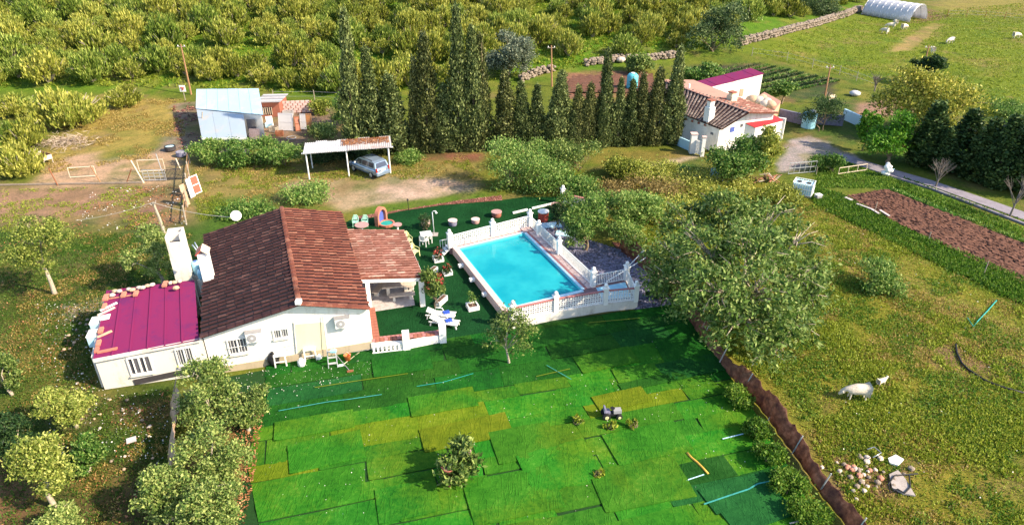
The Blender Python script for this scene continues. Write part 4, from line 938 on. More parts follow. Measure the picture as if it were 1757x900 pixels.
# crazy paving along the back and right of the pool, each slab its own piece
def crazy(a, b, w0, w1, n, seed):
    rg = random.Random(seed); d = (b-a); nn = off(a, b, 1)*-1; pts0 = []; pts1 = []
    for i in range(n+1):
        pts0.append((i+rg.uniform(-0.3, 0.3)*(0 < i < n))/n); pts1.append((i+0.5*(0 < i < n)*rg.uniform(-0.9, 0.9))/n)
    for i in range(n):
        q = [a+d*pts0[i]+nn*w0, a+d*pts0[i+1]+nn*w0, a+d*pts1[i+1]+nn*w1, a+d*pts1[i]+nn*w1]
        split = rg.random() < 0.6; groups = [q]
        if split:
            mA, mB = q[0].lerp(q[3], rg.uniform(0.35, 0.65)), q[1].lerp(q[2], rg.uniform(0.35, 0.65)); groups = [[q[0], q[1], mB, mA], [mA, mB, q[2], q[3]]]
        for gq in groups:
            c = sum(gq, Vector((0, 0)))/4; gq = [c+(p-c)*(1-0.035/max((p-c).length, 0.1)) for p in gq]
            MB().prism([tuple(p) for p in gq], DZ-0.01, DZ+0.022+rg.uniform(0, 0.012)).build('paving_stone', 'paver', deck)
crazy(wBL, wBR, 0.36, 1.25, 9, 3); crazy(wBR, wFR, 0.40, 1.05, 13, 4)
crazy(wBR+(wBR-wBL).normalized()*0.05, wBR+(wBR-wBL).normalized()*0.85, 0.1, 1.0, 2, 5)
# small white boxes of the pool lights on the turf-side wall
for i, (u, v) in enumerate(((791, 455), (810, 479), (832, 504), (0, 0))):
    if u: p = G(u, v, 0.35); MB().box((p.x, p.y, 0.33), (0.36, 0.30, 0.20), 0.4).build('light_box', 'white', cp)
st = G(773, 424, 0.3)
stp = thing('pool_steps', 'small white metal steps with rail at the back left corner of the pool', 'steps', (st.x, st.y, 0), 0.42)
for k in range(3): m = MB().box((-0.25-0.22*k, -0.2, 0.5-0.17*k), (0.24, 0.7, 0.04)); link('step', m.mesh('step', 'white_metal'), stp)
for y in (-0.53, 0.13):
    m = MB().bar((-0.8, y, 0.0), (-0.1, y, 0.55), 0.05, 0.06); link('stringer', m.mesh('stringer', 'white_metal'), stp)
for k in range(4): m = MB().bar((-0.75+0.2*k, 0.16, 0.1), (-0.75+0.2*k, 0.16, 0.95), 0.03); link('rail_bar', m.mesh('rail_bar', 'white_metal'), stp)
m = MB().bar((-0.78, 0.16, 0.95), (-0.1, 0.16, 0.95), 0.04); link('handrail', m.mesh('handrail', 'white_metal'), stp)
ld = G(796, 420, DZ); lad = thing('pool_ladder', 'curved steel ladder entering the pool water at its back left', 'ladder', (ld.x, ld.y, DZ), 0.42)
for y in (0, 0.5):
    m = MB().tube([(y, 0.35, 0), (y, 0.35, 0.45), (y, 0.2, 0.62), (y, 0.0, 0.6), (y, -0.12, 0.4), (y, -0.15, -0.9)], 0.024, 6); link('rail', m.mesh('rail', 'steel', True), lad)
for k in range(3): m = MB().bar((0, -0.15, -0.25-0.25*k), (0.5, -0.15, -0.25-0.25*k), 0.05, 0.03); link('rung', m.mesh('rung', 'steel'), lad)
# --- balustrade pieces
def lattice_mesh():
    m = MB(); w, h, t, d = 0.325, 0.285, 0.026, 0.045
    for s in (-1, 1): m.box((s*(w-t)/2, 0, 0), (t, d, h)); m.box((0, 0, s*(h-t)/2), (w-2*t, d, t))
    m.box((0, 0, 0), (0.024, 0.04, h-2*t)); m.box((0, 0, 0), (w-2*t, 0.036, 0.022)); m.box((0, 0, 0), (0.085, 0.042, 0.075))
    return m.mesh('lattice_block', 'white')
LAT = lattice_mesh()
def pillar_mesh(h, w=0.30):
    m = MB(); m.box((0, 0, h/2), (w, w, h)); m.box((0, 0, h+0.03), (w+0.10, w+0.10, 0.06)); m.box((0, 0, h+0.085), (w-0.04, w-0.04, 0.05)); m.ball((0, 0, h+0.23), 0.135, 12, 8); return m.mesh('pillar', 'white')
PM = {}
def pillar(parent, p, h, rz, z=DZ):
    k = round(h, 2)
    if k not in PM: PM[k] = pillar_mesh(h)
    return link('pillar', PM[k], parent, Vector((p[0], p[1], z))-root_loc(parent), (0, 0, rz))
def lattice_run(parent, a, b, z, rows, gap=0.17):
    d = (b-a); L = d.length-2*gap; n = max(int(round(L/0.335)), 1); u = d.normalized(); rz = math.atan2(u.y, u.x); o = root_loc(parent)
    for i in range(n):
        c = a+u*(gap+L*(i+0.5)/n)
        for r_ in range(rows):
            link('lattice_block', LAT, parent, Vector((c.x, c.y, z+0.15+r_*0.29))-o, (0, 0, rz), (L/n/0.33, 1, 1))
    p, q = a+u*gap*0.8, b-u*gap*0.8
    MB().bar((p.x, p.y, z+0.035+rows*0.29), (q.x, q.y, z+0.035+rows*0.29), 0.16, 0.055).build('top_rail', 'coping_red' if rows == 3 and parent['label'].startswith('white front') else 'white', parent)
def rail_run(parent, a, b, z, h, step=0.13):
    d = b-a; u = d.normalized(); L = d.length; p, q = a+u*0.15, b-u*0.15
    for zz in (z+0.08, z+h): MB().bar((p.x, p.y, zz), (q.x, q.y, zz), 0.05, 0.04).build('rail', 'white_metal', parent)
    n = int((L-0.3)/step); me = MB().box((0, 0, h/2), (0.032, 0.032, h)).mesh('baluster', 'white_metal'); o = root_loc(parent)
    for i in range(n): c = p.lerp(q, (i+0.5)/n); link('baluster', me, parent, Vector((c.x, c.y, z+0.04))-o, (0, 0, math.atan2(u.y, u.x)))
B0, B1 = G(772, 424, DZ).xy, G(909, 388, DZ).xy; Bm = B0.lerp(B1, 0.52)
bb = thing('back_balustrade', 'white lattice block balustrade with ball topped pillars behind the pool', 'balustrade', (B0.x, B0.y, 0))
rzB = math.atan2(B1.y-B0.y, B1.x-B0.x)
for p in (B0, Bm, B1): pillar(bb, p, 1.15, rzB)
lattice_run(bb, B0, Bm, DZ, 3); lattice_run(bb, Bm, B1, DZ, 3)
R0, R1 = B1, G(1017, 491, DZ).xy; rr = thing('pool_railing', 'long white metal railing with ball topped pillars along the right of the pool', 'railing', (R1.x, R1.y, 0)); rzR = math.atan2(R1.y-R0.y, R1.x-R0.x)
Rm, Rq = on_plane(960, 432, (R0.x, R0.y, 0), Vector((off(R0, R1, 1).x, off(R0, R1, 1).y, 0))).xy, None
for t, h in ((0.16, 0.9), (0.50, 1.1), (1.0, 1.15)): pillar(rr, R0.lerp(R1, t), h, rzR)
for t0, t1 in ((0.0, 0.16), (0.16, 0.5), (0.5, 1.0)): rail_run(rr, R0.lerp(R1, t0), R0.lerp(R1, t1), DZ, 0.92)
C0 = G(1074, 480, DZ).xy; sr = thing('side_railing', 'short white metal railing on the pale paddling corner beyond the pool', 'railing', (C0.x, C0.y, 0))
pillar(sr, C0, 1.1, rzR); rail_run(sr, R1, C0, DZ, 0.85)
F_ = [G(880, 549, DZ).xy, G(953, 533, DZ).xy, G(1038, 519, DZ).xy, G(1090, 514, DZ).xy]
rail_run(sr, C0, F_[3], DZ, 0.85)
fb = thing('front_balustrade', 'white front wall of the pool with lattice blocks and ball topped pillars', 'balustrade', (F_[0].x, F_[0].y, 0))
for i, p in enumerate(F_): d = (F_[min(i+1, 3)]-F_[max(i-1, 0)]); pillar(fb, p, 1.2, math.atan2(d.y, d.x), DZ-0.1)
for a, b in zip(F_[:-1], F_[1:]): lattice_run(fb, a, b, DZ, 3)
m = MB()
for a, b in zip(F_[:-1], F_[1:]): u = (b-a).normalized(); n = Vector((u.y, -u.x)); m.prism([tuple(p) for p in (a+n*0.14-u*0.1, b+n*0.14+u*0.1, b-n*0.16+u*0.1, a-n*0.16-u*0.1)], -0.02, DZ+0.005)
m.build('base_wall', 'old_white', fb)
e = F_[3]; u = (C0-e).normalized(); MB().prism([tuple(p) for p in (e+Vector((0.16, -0.1)), C0+Vector((0.16, 0.1)), C0+Vector((-0.12, 0.1)), e+Vector((-0.12, -0.1)))], -0.02, DZ-0.003).build('end_wall', 'old_white', fb)
sheet('paddling_floor', None, 'sky_blue', DZ+0.01, [tuple(p) for p in (R1+Vector((0.2, -0.2)), C0+Vector((-0.1, -0.3)), F_[3]+Vector((-0.2, 0.3)), F_[2]+Vector((-0.1, 0.3)))])
# crossed white poles leaning out from the corner pillar
for (u0, v0, z0), (u1, v1, z1), lab in (((1070, 465, 1.7), (1106, 428, 2.6), 'upper of the two white poles sticking out above the pool corner'), ((1040, 483, 1.5), (1108, 442, 2.3), 'lower of the two white poles crossing the pool corner pillar')):
    props(MB().tube([G(u0, v0, z0), G(u1, v1, z1)], 0.03, 6).build('white_pole', 'white_metal'), lab, 'pole', 'white poles at the pool corner')
# gate pillar with wall at the far side of the terrace
gp = G(965, 349); gw = thing('garden_wall', 'white pillar and pale blue wall stub in the bushes behind the pool', 'wall', (gp.x, gp.y, 0))
pillar(gw, gp, 1.35, 0.3, 0); g2 = gp+Vector((1.8, -0.9, 0)); MB().bar(gp+Vector((0.1, 0, 0.4)), g2+Vector((0, 0, 0.4)), 0.2, 0.9).build('wall', 'white_wall', gw); MB().bar(gp+Vector((0.1, 0, 0.88)), g2+Vector((0, 0, 0.88)), 0.28, 0.07).build('coping', 'coping_red', gw)
for (a, b, lab) in (((880, 367), (905, 361), 'short white beam lying on the turf behind the pool'), ((913, 359), (952, 350), 'longer white beam lying between pool corner and garden pillar')):
    p, q = G(*a), G(*b); props(MB().bar(p+Vector((0, 0, 0.10)), q+Vector((0, 0, 0.10)), 0.14, 0.14).build('white_beam', 'white'), lab, 'beam', 'white beams behind the pool')
sl = [(930, 381), (964, 376), (972, 390), (962, 401), (940, 398)]
for i, (u, v) in enumerate(((972, 403), (945, 388))):
    p = G(u, v); o = MB().box((p.x, p.y, 0.08), (1.7, 0.9, 0.1), -0.2+0.3*i).build('stone_step', 'pale_blue'); props(o, ('lower' if i == 0 else 'upper') + ' pale step slab in the slate bed right of the pool', 'slab', 'pale steps in the slate bed')
# ---------------------------------------------------------------- plants
def rdir(rg, n): return unit(rg.normal(0, 1, (n, 3)))
def foliage(name, lobes, n_clump, per, spread, leaf, mat, seed, up=0.15, flat=0.6, aspect=0.5, zmin=None, low=-0.55):
    """leaf faces in clumps over the skins of several lobes (cx,cy,cz,rx,ry,rz)"""
    rg = np.random.default_rng(seed); Lb = np.array(lobes, float); area = (Lb[:, 3]*Lb[:, 4]*Lb[:, 5])**(2/3); k = rg.choice(len(Lb), n_clump, p=area/area.sum())
    d = rdir(rg, n_clump); bad = d[:, 2] < low; d[bad, 2] *= -1
    r = rg.uniform(0.62, 1.06, n_clump)**0.7; C = Lb[k, :3]+d*Lb[k, 3:]*r[:, None]
    sz = spread*rg.uniform(0.6, 1.3, n_clump)
    n = n_clump*per; P = np.repeat(C, per, 0)+rg.normal(0, 1, (n, 3))*np.repeat(sz, per)[:, None]*np.array([1, 1, flat])
    if zmin is not None: P[:, 2] = np.maximum(P[:, 2], zmin+rg.uniform(0, 0.1, n))
    A = np.repeat(d, per, 0)*0.5+rg.normal(0, 0.8, (n, 3)); A[:, 2] += up; A = unit(A); S = unit(np.cross(A, rg.normal(0, 1, (n, 3))))
    L = leaf*rg.uniform(0.6, 1.4, n); V, Q = diamonds(P, A, S, L, L*aspect*rg.uniform(0.7, 1.3, n)); return np_mesh(name, V, Q, mat)
def make_lobes(rg, rx, ry, rz, zc, n, k=0.42):
    out = []
    for i in range(n):
        d = np.array(rdir(rg, 1)[0])*rg.uniform(0.35, 0.88); f = k*rg.uniform(0.55, 1.15)
        out.append((d[0]*rx, d[1]*ry, zc+d[2]*rz, rx*f, ry*f, rz*f*rg.uniform(0.8, 1.1)))
    return out
def limbs(name, lobes, clear, r0, mat, seed, n_main=5, twigs=2, base_spread=0.0, forks=1):
    rg = random.Random(seed); m = MB()
    for f in range(forks):
        ox, oy = (rg.uniform(-1, 1)*base_spread, rg.uniform(-1, 1)*base_spread) if forks > 1 else (0, 0)
        top = Vector((ox*1.6+rg.uniform(-0.2, 0.2), oy*1.6+rg.uniform(-0.2, 0.2), clear))
        pts = [Vector((ox, oy, -0.1)), Vector((ox*1.1, oy*1.1, 0.15)), Vector((ox*1.2+rg.uniform(-0.1, 0.1), oy*1.2, clear*0.5)), top]
        k = 1.0 if forks == 1 else 0.7
        m.tube(pts, [r0*1.4*k, r0*1.1*k, r0*0.9*k, r0*0.75*k], 7)
        for i, lb in enumerate(lobes[:n_main]):
            end = Vector(lb[:3]); mid = top.lerp(end, 0.5)+Vector((rg.uniform(-0.3, 0.3), rg.uniform(-0.3, 0.3), rg.uniform(-0.1, 0.3)))*0.6
            m.tube([top-Vector((0, 0, 0.1)), mid, end], [r0*0.55*k, r0*0.36*k, r0*0.14*k], 5)
            for _ in range(twigs):
                e2 = end+Vector((rg.uniform(-1, 1)*lb[3], rg.uniform(-1, 1)*lb[4], rg.uniform(-0.3, 1.0)*lb[5]))*0.98
                m.tube([mid.lerp(end, rg.uniform(0.2, 0.9)), (end+e2)/2+Vector((0, 0, 0.1)), e2], [r0*0.22*k, r0*0.14*k, r0*0.05*k], 4)
    return m.mesh(name, mat, True)
def tree(name, label, cat, loc, rx, rz, clear, mat, seed, leaf=0.2, clumps=160, per=45, group=None, ry=None, bark='bark', n=9, r0=None, spread=None, low=-0.55, twigs=2, up=0.15, aspect=0.5, forks=1, k=0.42):
    rg = np.random.default_rng(seed); ry = ry or rx; zc = clear+rz*0.9; lb = make_lobes(rg, rx, ry, rz, zc, n, k)
    o = thing(name, label, cat, loc, 0, group)
    link('trunk', limbs('trunk', lb, clear+rz*0.25, r0 or 0.05+rx*0.045, bark, seed, min(n, 6), twigs, forks=forks, base_spread=0.3), o)
    link('crown', foliage('crown', lb, clumps, per, spread or rx*0.105, leaf, mat, seed+1, up, 0.65, aspect, 0.1, low), o)
    return o
def tree_px(name, label, cat, u, v, wpx, hpx, clear, mat, seed, terrain=False, **k):
    """crown centre and size in the photo -> a standing tree"""
    z = clear+1.0
    for _ in range(6):
        p = G(u, v, z); s = img(p)[2]; rx = wpx/2/s; rz = max(hpx/2/s/0.93, 0.3); z = clear+rz*0.9
    p.z = 0; return tree(name, label, cat, p, rx, rz, clear, mat, seed, **k)
def bush(name, label, cat, u, v, wpx, hpx, mat, seed, leaf=0.16, clumps=110, per=36, group=None, n=7, up=0.3, ratio=None, deep=1.0, **k):
    """v is the row where it meets the ground in front"""
    p = T(u, v); s = img(p)[2]; rx = wpx/2/s; p = p+Vector((0, rx*0.7*deep, 0)); p.z = float(hill(p.x, p.y)); h = max(height_for(p, v-hpx), 0.4)
    rg = np.random.default_rng(seed); rz = h*0.55; lb = make_lobes(rg, rx, rx*deep, rz, rz*0.85, n, 0.5)
    o = thing(name, label, cat, p, 0, group)
    link('stems', limbs('stems', lb, h*0.2, 0.03+rx*0.02, 'bark', seed, 5, 1, forks=2, base_spread=rx*0.2), o)
    link('foliage', foliage('foliage', lb, clumps, per, rx*0.15, leaf, mat, seed+1, up, 0.7, 0.5, 0.02, -0.3), o); return o
# --- cypresses
def cypress_mesh(seed, h, r, n, mat='leaf_cypress', leaf=0.22):
    rg = np.random.default_rng(seed); nc = int(n*1.3)//24
    z = h*(rg.uniform(0.0, 1, nc)**1.05)*0.97+0.25; t = z/h
    prof = r*np.where(t < 0.18, 0.60+t*2.2, np.clip(1.0-((t-0.18)/0.83)**1.25, 0.02, 1))*(0.72+0.46*lattice_noise(z*1.1+seed, z*0+seed, 1.0))
    a = rg.uniform(0, 2*np.pi, nc); rr = prof*rg.uniform(0.72, 1.06, nc); lob = 1+0.13*np.sin(3*a+seed)+0.08*np.sin(7*a+z*2)
    C = np.column_stack([np.cos(a)*rr*lob, np.sin(a)*rr*lob, z]); per = 24; m = nc*per
    P = np.repeat(C, per, 0)+rg.normal(0, 1, (m, 3))*np.array([0.13, 0.13, 0.26]); out = np.repeat(np.column_stack([np.cos(a), np.sin(a), np.zeros(nc)]), per, 0)
    A = unit(out*0.35+rg.normal(0, 0.35, (m, 3))+np.array([0, 0, 0.95])); S = unit(np.cross(A, out+rg.normal(0, 0.6, (m, 3)))); L = leaf*rg.uniform(0.6, 1.5, m)
    P[:, 2] = np.maximum(P[:, 2], 0.15); V, Q = diamonds(P, A, S, L, L*rg.uniform(0.35, 0.6, m)); return np_mesh('crown', V, Q, mat)
CYP = []
for k in range(8):
    CYP.append(cypress_mesh(50+k, 10.0, (1.12, 0.98, 1.25, 1.05, 1.18, 0.92, 1.3, 1.1)[k], (9600, 8200, 10400, 8800, 9600, 7600, 10400, 9000)[k], ('leaf_cypress', 'leaf_cypress2')[k % 3 == 1]))
def trunk_mesh(h, r): return MB().tube([(0, 0, -0.1), (0.03, 0, 0.5), (-0.02, 0.02, h*0.5), (0, 0, h*0.96)], [r*1.3, r, r*0.6, 0.02], 7).mesh('trunk', 'bark')
CTR = trunk_mesh(10, 0.16)
names = ['leftmost tall cypress of the row, over the carport', 'cypress second from the left, shorter than its left neighbour', 'bushy low cypress closing the left group beside the gap', 'slim cypress just right of the gap in the row',
 'tall cypress with pointed top, right of the gap', 'low filler cypress left of the tallest one', 'tallest pointed cypress in the middle of the row', 'tall cypress immediately right of the tallest one', 'tall narrow cypress, third right of the gap group end',
 'first low cypress of the clipped right half of the row', 'low cypress, second of the right half', 'low cypress, third of the right half', 'taller pointed cypress standing over the low ones left of the brown plot', 'low cypress before the brown plot, left one',
 'low cypress before the brown plot, right one', 'tall lone spire in the right half before the brown plot', 'low cypress just right of the lone spire', 'low cypress left of the turquoise tank', 'low cypress right of the turquoise tank', 'medium cypress second from the farmhouse', 'tall last cypress of the row touching the farmhouse']
CY = [(612, 20, 46), (645, 86, 46), (676, 131, 52), (718, 104, 32), (736, 62, 46), (766, 147, 44), (789, 16, 44), (815, 50, 36), (830, 65, 36), (868, 125, 44), (897, 143, 38), (918, 147, 40), (955, 125, 40), (987, 150, 40), (1008, 145, 38), (1034, 89, 36), (1059, 136, 32), (1079, 140, 30), (1098, 130, 34), (1121, 119, 38), (1147, 83, 42)]
rc = random.Random(8)
for i, (u, vt, w) in enumerate(CY):
    vb = 262-16*(u-612)/535.0; p = G(u, vb); p.z = 0; h = height_for(p, vt); s = img(p)[2]
    o = thing('cypress_tree', names[i] if i != 8 else 'tall narrow cypress at the right end of the left half', 'cypress', p, rc.uniform(0, 6.28), 'cypress row between the plots'); kx = w/s/2.25
    link('crown', CYP[(i*3+i//5) % 8], o, None, (rc.uniform(-0.03, 0.03), rc.uniform(-0.03, 0.03), 0), (kx*rc.uniform(0.88, 1.14), kx*rc.uniform(0.88, 1.14), h/10)); link('trunk', CTR, o, None, None, (1, 1, h/10))
    for q in range(rc.choice((1, 1, 2))):                                        # side shoots give the base its width
        a = rc.uniform(0, 6.28); link('crown', CYP[rc.randrange(8)], o, (math.cos(a)*0.6*kx, math.sin(a)*0.5*kx, 0), (0, 0, a), (kx*0.62, kx*0.62, h/10*rc.uniform(0.4, 0.7)))
# --- hillside scrub
def broom_mesh(seed, mat):
    rg = np.random.default_rng(seed); nb = 110; d = rdir(rg, nb); d[:, 2] = np.abs(d[:, 2])*1.0+0.25; d = unit(d)
    tip = d*np.array([1.15, 1.15, 1.0])*rg.uniform(0.75, 1.1, nb)[:, None]; tip[:, 2] = tip[:, 2]*1.05+0.1; per = 32; n = nb*per
    t = rg.uniform(0.38, 1.0, n)**0.55; B = np.repeat(tip, per, 0); P = B*t[:, None]+rg.normal(0, 0.07, (n, 3)); P[:, 2] = np.maximum(P[:, 2], 0.04)
    A = unit(np.repeat(d, per, 0)*0.55+rg.normal(0, 0.30, (n, 3))+np.array([0, 0, 0.65])); S = unit(np.cross(A, rg.normal(0, 1, (n, 3)))); L = rg.uniform(0.09, 0.24, n)
    V, Q = diamonds(P, A, S, L, L*0.36); return np_mesh('foliage', V, Q, mat)
def broom_stems(seed):
    rg = random.Random(seed); m = MB()
    for i in range(20):
        a = rg.uniform(0, 6.28); r_ = rg.uniform(0.4, 1.05); m.tube([(0, 0, -0.05), (math.cos(a)*r_*0.4, math.sin(a)*r_*0.4, 0.35), (math.cos(a)*r_, math.sin(a)*r_, rg.uniform(0.7, 1.0))], [0.035, 0.025, 0.008], 4)
    return m.mesh('stems', 'bark_pale')
BRO = [broom_mesh(80+k, ('leaf_broom', 'leaf_broom2', 'leaf_broom', 'leaf_yellow')[k % 4]) for k in range(8)]; BST = [broom_stems(90+k) for k in range(3)]
rb = random.Random(12); hill_out = poly_w([(-40, 150), (180, 140), (330, 138), (560, 158), (700, 165), (900, 118), (1000, 112), (1150, 88), (1210, 62), (1330, 40), (1480, 8), (1480, -12), (-40, -12)]); HP = [tuple(q) for q in hill_out]
spots = []; cand = inside(hill_out, 4000, np.random.default_rng(3))
gaps = fbm(cand[:, 0]*0.6+cand[:, 1]*0.5, cand[:, 1]*1.5-cand[:, 0]*0.55, 15.0, 9)
for (x, y), gk in zip(cand, gaps):
    z = float(hill(x, y)); u, v, s = img((x, y, z))
    sparse = 0.50 if u > 900 else 0.56
    if gk > sparse+0.13 or (u > 880 and v < 75 and rb.random() < 0.62): continue
    if u > 640 and v > 110 and rb.random() < 0.4: continue
    r_ = rb.uniform(1.25, 2.7)
    if all((x-a)**2+(y-b)**2 > (0.80*(r_+c))**2 for a, b, c in spots): spots.append((x, y, r_))
spots.sort(key=lambda q: q[1]); far_spots = spots[300:]; spots = spots[:300]
for i, (x, y, r_) in enumerate(spots):
    u, v, _ = img((x, y, float(hill(x, y)))); kb = rb.randrange(8)
    size = 'small' if r_ < 1.6 else 'large' if r_ > 2.25 else 'medium'; hue = ('olive yellow', 'fresh green', 'olive yellow', 'bright yellow')[kb % 4]
    where = ('at the left edge above the yard' if u < 170 else 'left of the leaning brown pole' if u < 320 else 'above the sheet roofed shed' if u < 460 else 'left of the first cypress' if u < 610 else 'behind the left half of the cypresses' if u < 840 else 'behind the right half of the cypresses' if u < 1060 else 'towards the holm oak')
    depth = 'lower' if v > 105 else 'middle' if v > 50 else 'upper'
    o = thing('broom_shrub', size+' '+hue+' broom shrub on the '+depth+' slope '+where, 'shrub', (x, y, float(hill(x, y))), rb.uniform(0, 6.28), 'broom shrubs on the hillside')
    link('foliage', BRO[kb], o, None, None, (r_, r_, r_*rb.uniform(1.15, 1.6))); link('stems', BST[i % 3], o, None, None, (r_, r_, r_*1.1))
if far_spots:                                          # the rest of the scrub, farthest up the slope, is one mass
    rg = np.random.default_rng(33); V = []; base_co = []
    for k in (0, 1, 3):
        me_ = BRO[k]; co = np.empty(len(me_.vertices)*3, np.float32); me_.vertices.foreach_get('co', co); base_co.append(co.reshape(-1, 4, 3))
    for i, (x, y, r_) in enumerate(far_spots):
        b_ = base_co[i % 3]; q = b_[rg.random(len(b_)) < 0.42].copy(); c_ = q.mean(1, keepdims=True); q = c_+(q-c_)*1.5; a = rg.uniform(0, 6.28); ca, sa = math.cos(a), math.sin(a)
        X = q[..., 0]*ca-q[..., 1]*sa; Y = q[..., 0]*sa+q[..., 1]*ca; V.append(np.stack([X*r_+x, Y*r_+y, q[..., 2]*r_*1.35+float(hill(x, y))], -1).reshape(-1, 3))
    V = np.vstack(V); props(link('far_scrub', np_mesh('far_scrub', V, np.arange(len(V)).reshape(-1, 4), 'leaf_broom')), 'mass of yellow green scrub at the top of the slope', 'scrub', kind='stuff')
# single shrubs at the foot of the slope
for (u, v, w, h, lab) in [(204, 188, 60, 42, 'small round yellow green shrub alone in the yellow yard grass'), (100, 228, 120, 78, 'large yellow green shrub in the yard above the wooden crate'), (22, 262, 84, 62, 'yellow green shrub at the left edge beside the wooden crate'),
        (12, 310, 95, 62, 'bright shrub cut by the left edge below the wooden crate'), (15, 205, 80, 45, 'darker low shrub at the left edge of the yard')]:
    p = T(u, v); s = img(p)[2]; rx = w/2/s/1.1; p.y += rx*0.8; hh = height_for(p, v-h)
    o = thing('broom_shrub', lab, 'shrub', p, rb.uniform(0, 6), 'shrubs in the yard')
    for q in range(3): a = q*2.1+u; link('foliage', BRO[(int(u)+q*3) % 8], o, (math.cos(a)*rx*0.35, math.sin(a)*rx*0.35, 0), (0, 0, a), (rx*0.75, rx*0.75, hh/1.25*(1-0.1*q)))
    link('stems', BST[0], o, None, None, (rx, rx, hh/1.3))
# --- big trees near the pool and the field
wb = G(1262, 556); wl_ = [(1180, 385, 5.0, 1.7), (1245, 362, 6.0, 1.7), (1318, 372, 5.6, 1.6), (1368, 412, 4.8, 1.5), (1150, 440, 4.0, 1.7), (1212, 430, 6.6, 1.8), (1290, 430, 7.0, 1.9), (1358, 470, 5.0, 1.7), (1388, 508, 3.4, 1.25), (1165, 492, 3.6, 1.6), (1226, 500, 6.0, 1.9), (1302, 500, 6.0, 2.0), (1195, 530, 3.4, 1.4), (1262, 556, 4.2, 1.7), (1328, 552, 4.0, 1.6), (1372, 560, 2.4, 1.2), (1312, 602, 2.2, 1.2), (1338, 592, 2.2, 1.1), (1132, 476, 2.4, 1.1), (1278, 394, 5.6, 1.5), (1400, 462, 3.2, 0.9)]
wlb = []
for u, v, z, r_ in wl_:
    q = G(u, v, z*0.86)-wb; wlb.append((q.x, q.y, q.z, r_, r_, r_*0.75))
wt = thing('walnut_tree', 'huge spreading green walnut tree between the pool and the field', 'tree', wb)
link('trunk', limbs('trunk', sorted(wlb, key=lambda l: -l[2]), 1.7, 0.26, 'bark_pale', 9, 22, 9), wt)
link('crown', foliage('crown', wlb, 560, 54, 0.30, 0.27, 'leaf_walnut', 101, -0.1, 0.7, 0.42, 0.1, -0.7), wt)
g_c = 'citrus trees in the slate bed'
tree_px('citrus_tree', 'round dark green citrus tree standing in the slate bed', 'tree', 1008, 388, 80, 84, 0.3, 'leaf_green', 101, leaf=0.17, clumps=170, per=46, group=g_c)
tree_px('citrus_tree', 'dense green tree right of the slate bed, left of the walnut', 'tree', 1092, 368, 112, 88, 0.2, 'leaf_green', 102, leaf=0.18, clumps=220, per=46, group=g_c)
tree_px('citrus_tree', 'green tree behind the slate bed below the garden pillar', 'tree', 1012, 352, 90, 70, 0.2, 'leaf_green', 103, leaf=0.18, clumps=160, per=44, group=g_c)
bush('citrus_bush', 'small dark bush at the upper end of the pool railing', 'bush', 952, 402, 34, 55, 'leaf_dark', 104, clumps=60, group=g_c)
bush('citrus_bush', 'dark shrub at the lower corner of the slate bed', 'bush', 1128, 520, 36, 34, 'leaf_dark', 105, clumps=60, group=g_c)
g_b = 'bushes along the back of the pool terrace'
for i, (u, v, w, h, mt, lab) in enumerate([(862, 335, 110, 88, 'leaf_green', 'large bright green bush at the left end of the hedge behind the pool'), (905, 312, 100, 60, 'leaf_green', 'rounded green bush behind the hedge, below the cypresses'), (925, 338, 95, 60, 'leaf_green', 'low green hedge bush directly behind the back balustrade'),
        (985, 305, 92, 62, 'leaf_olive', 'light green round bush left of the track behind the pool'), (1078, 312, 76, 48, 'leaf_yellow', 'yellow green round bush beside the curved dirt path'), (945, 285, 60, 45, 'leaf_olive', 'olive bush close under the cypress row'), (1135, 318, 80, 40, 'leaf_yellow', 'low yellow green bush left of the leaning white panels'),
        (985, 345, 80, 40, 'leaf_green', 'low green bush touching the garden pillar')]):
    bush('hedge_bush', lab, 'bush', u, v, w, h, mt, 110+i*3, leaf=0.19, clumps=150, per=42, group=g_b)
g_m = 'bramble thicket above the slate bed'
for i, (u, v, w, h, mt, lab) in enumerate([(1060, 352, 110, 34, 'bramble', 'brown dry bramble mound left in the thicket above the slate bed'), (1135, 362, 120, 40, 'bramble', 'rusty bramble mound in the middle of the thicket'), (1200, 345, 110, 34, 'leaf_yellow', 'yellow green bramble mound below the white panels'), (1150, 400, 120, 50, 'leaf_yellow', 'yellow green thicket mound beside the walnut crown'), (1270, 342, 110, 28, 'leaf_yellow', 'low yellow weeds mound above the walnut tree'), (1345, 352, 90, 30, 'leaf_yellow', 'yellow green mound below the white water tank')]):
    bush('bramble', lab, 'bush', u, v, w, h, mt, 140+i*3, leaf=0.20, clumps=120, per=40, group=g_m, up=0.5)
tree_px('young_tree', 'small light green tree standing alone on the lawn below the pool', 'tree', 873, 570, 92, 92, 0.7, 'leaf_olive', 160, leaf=0.14, clumps=130, per=32, r0=0.07, n=8, bark='bark_pale')
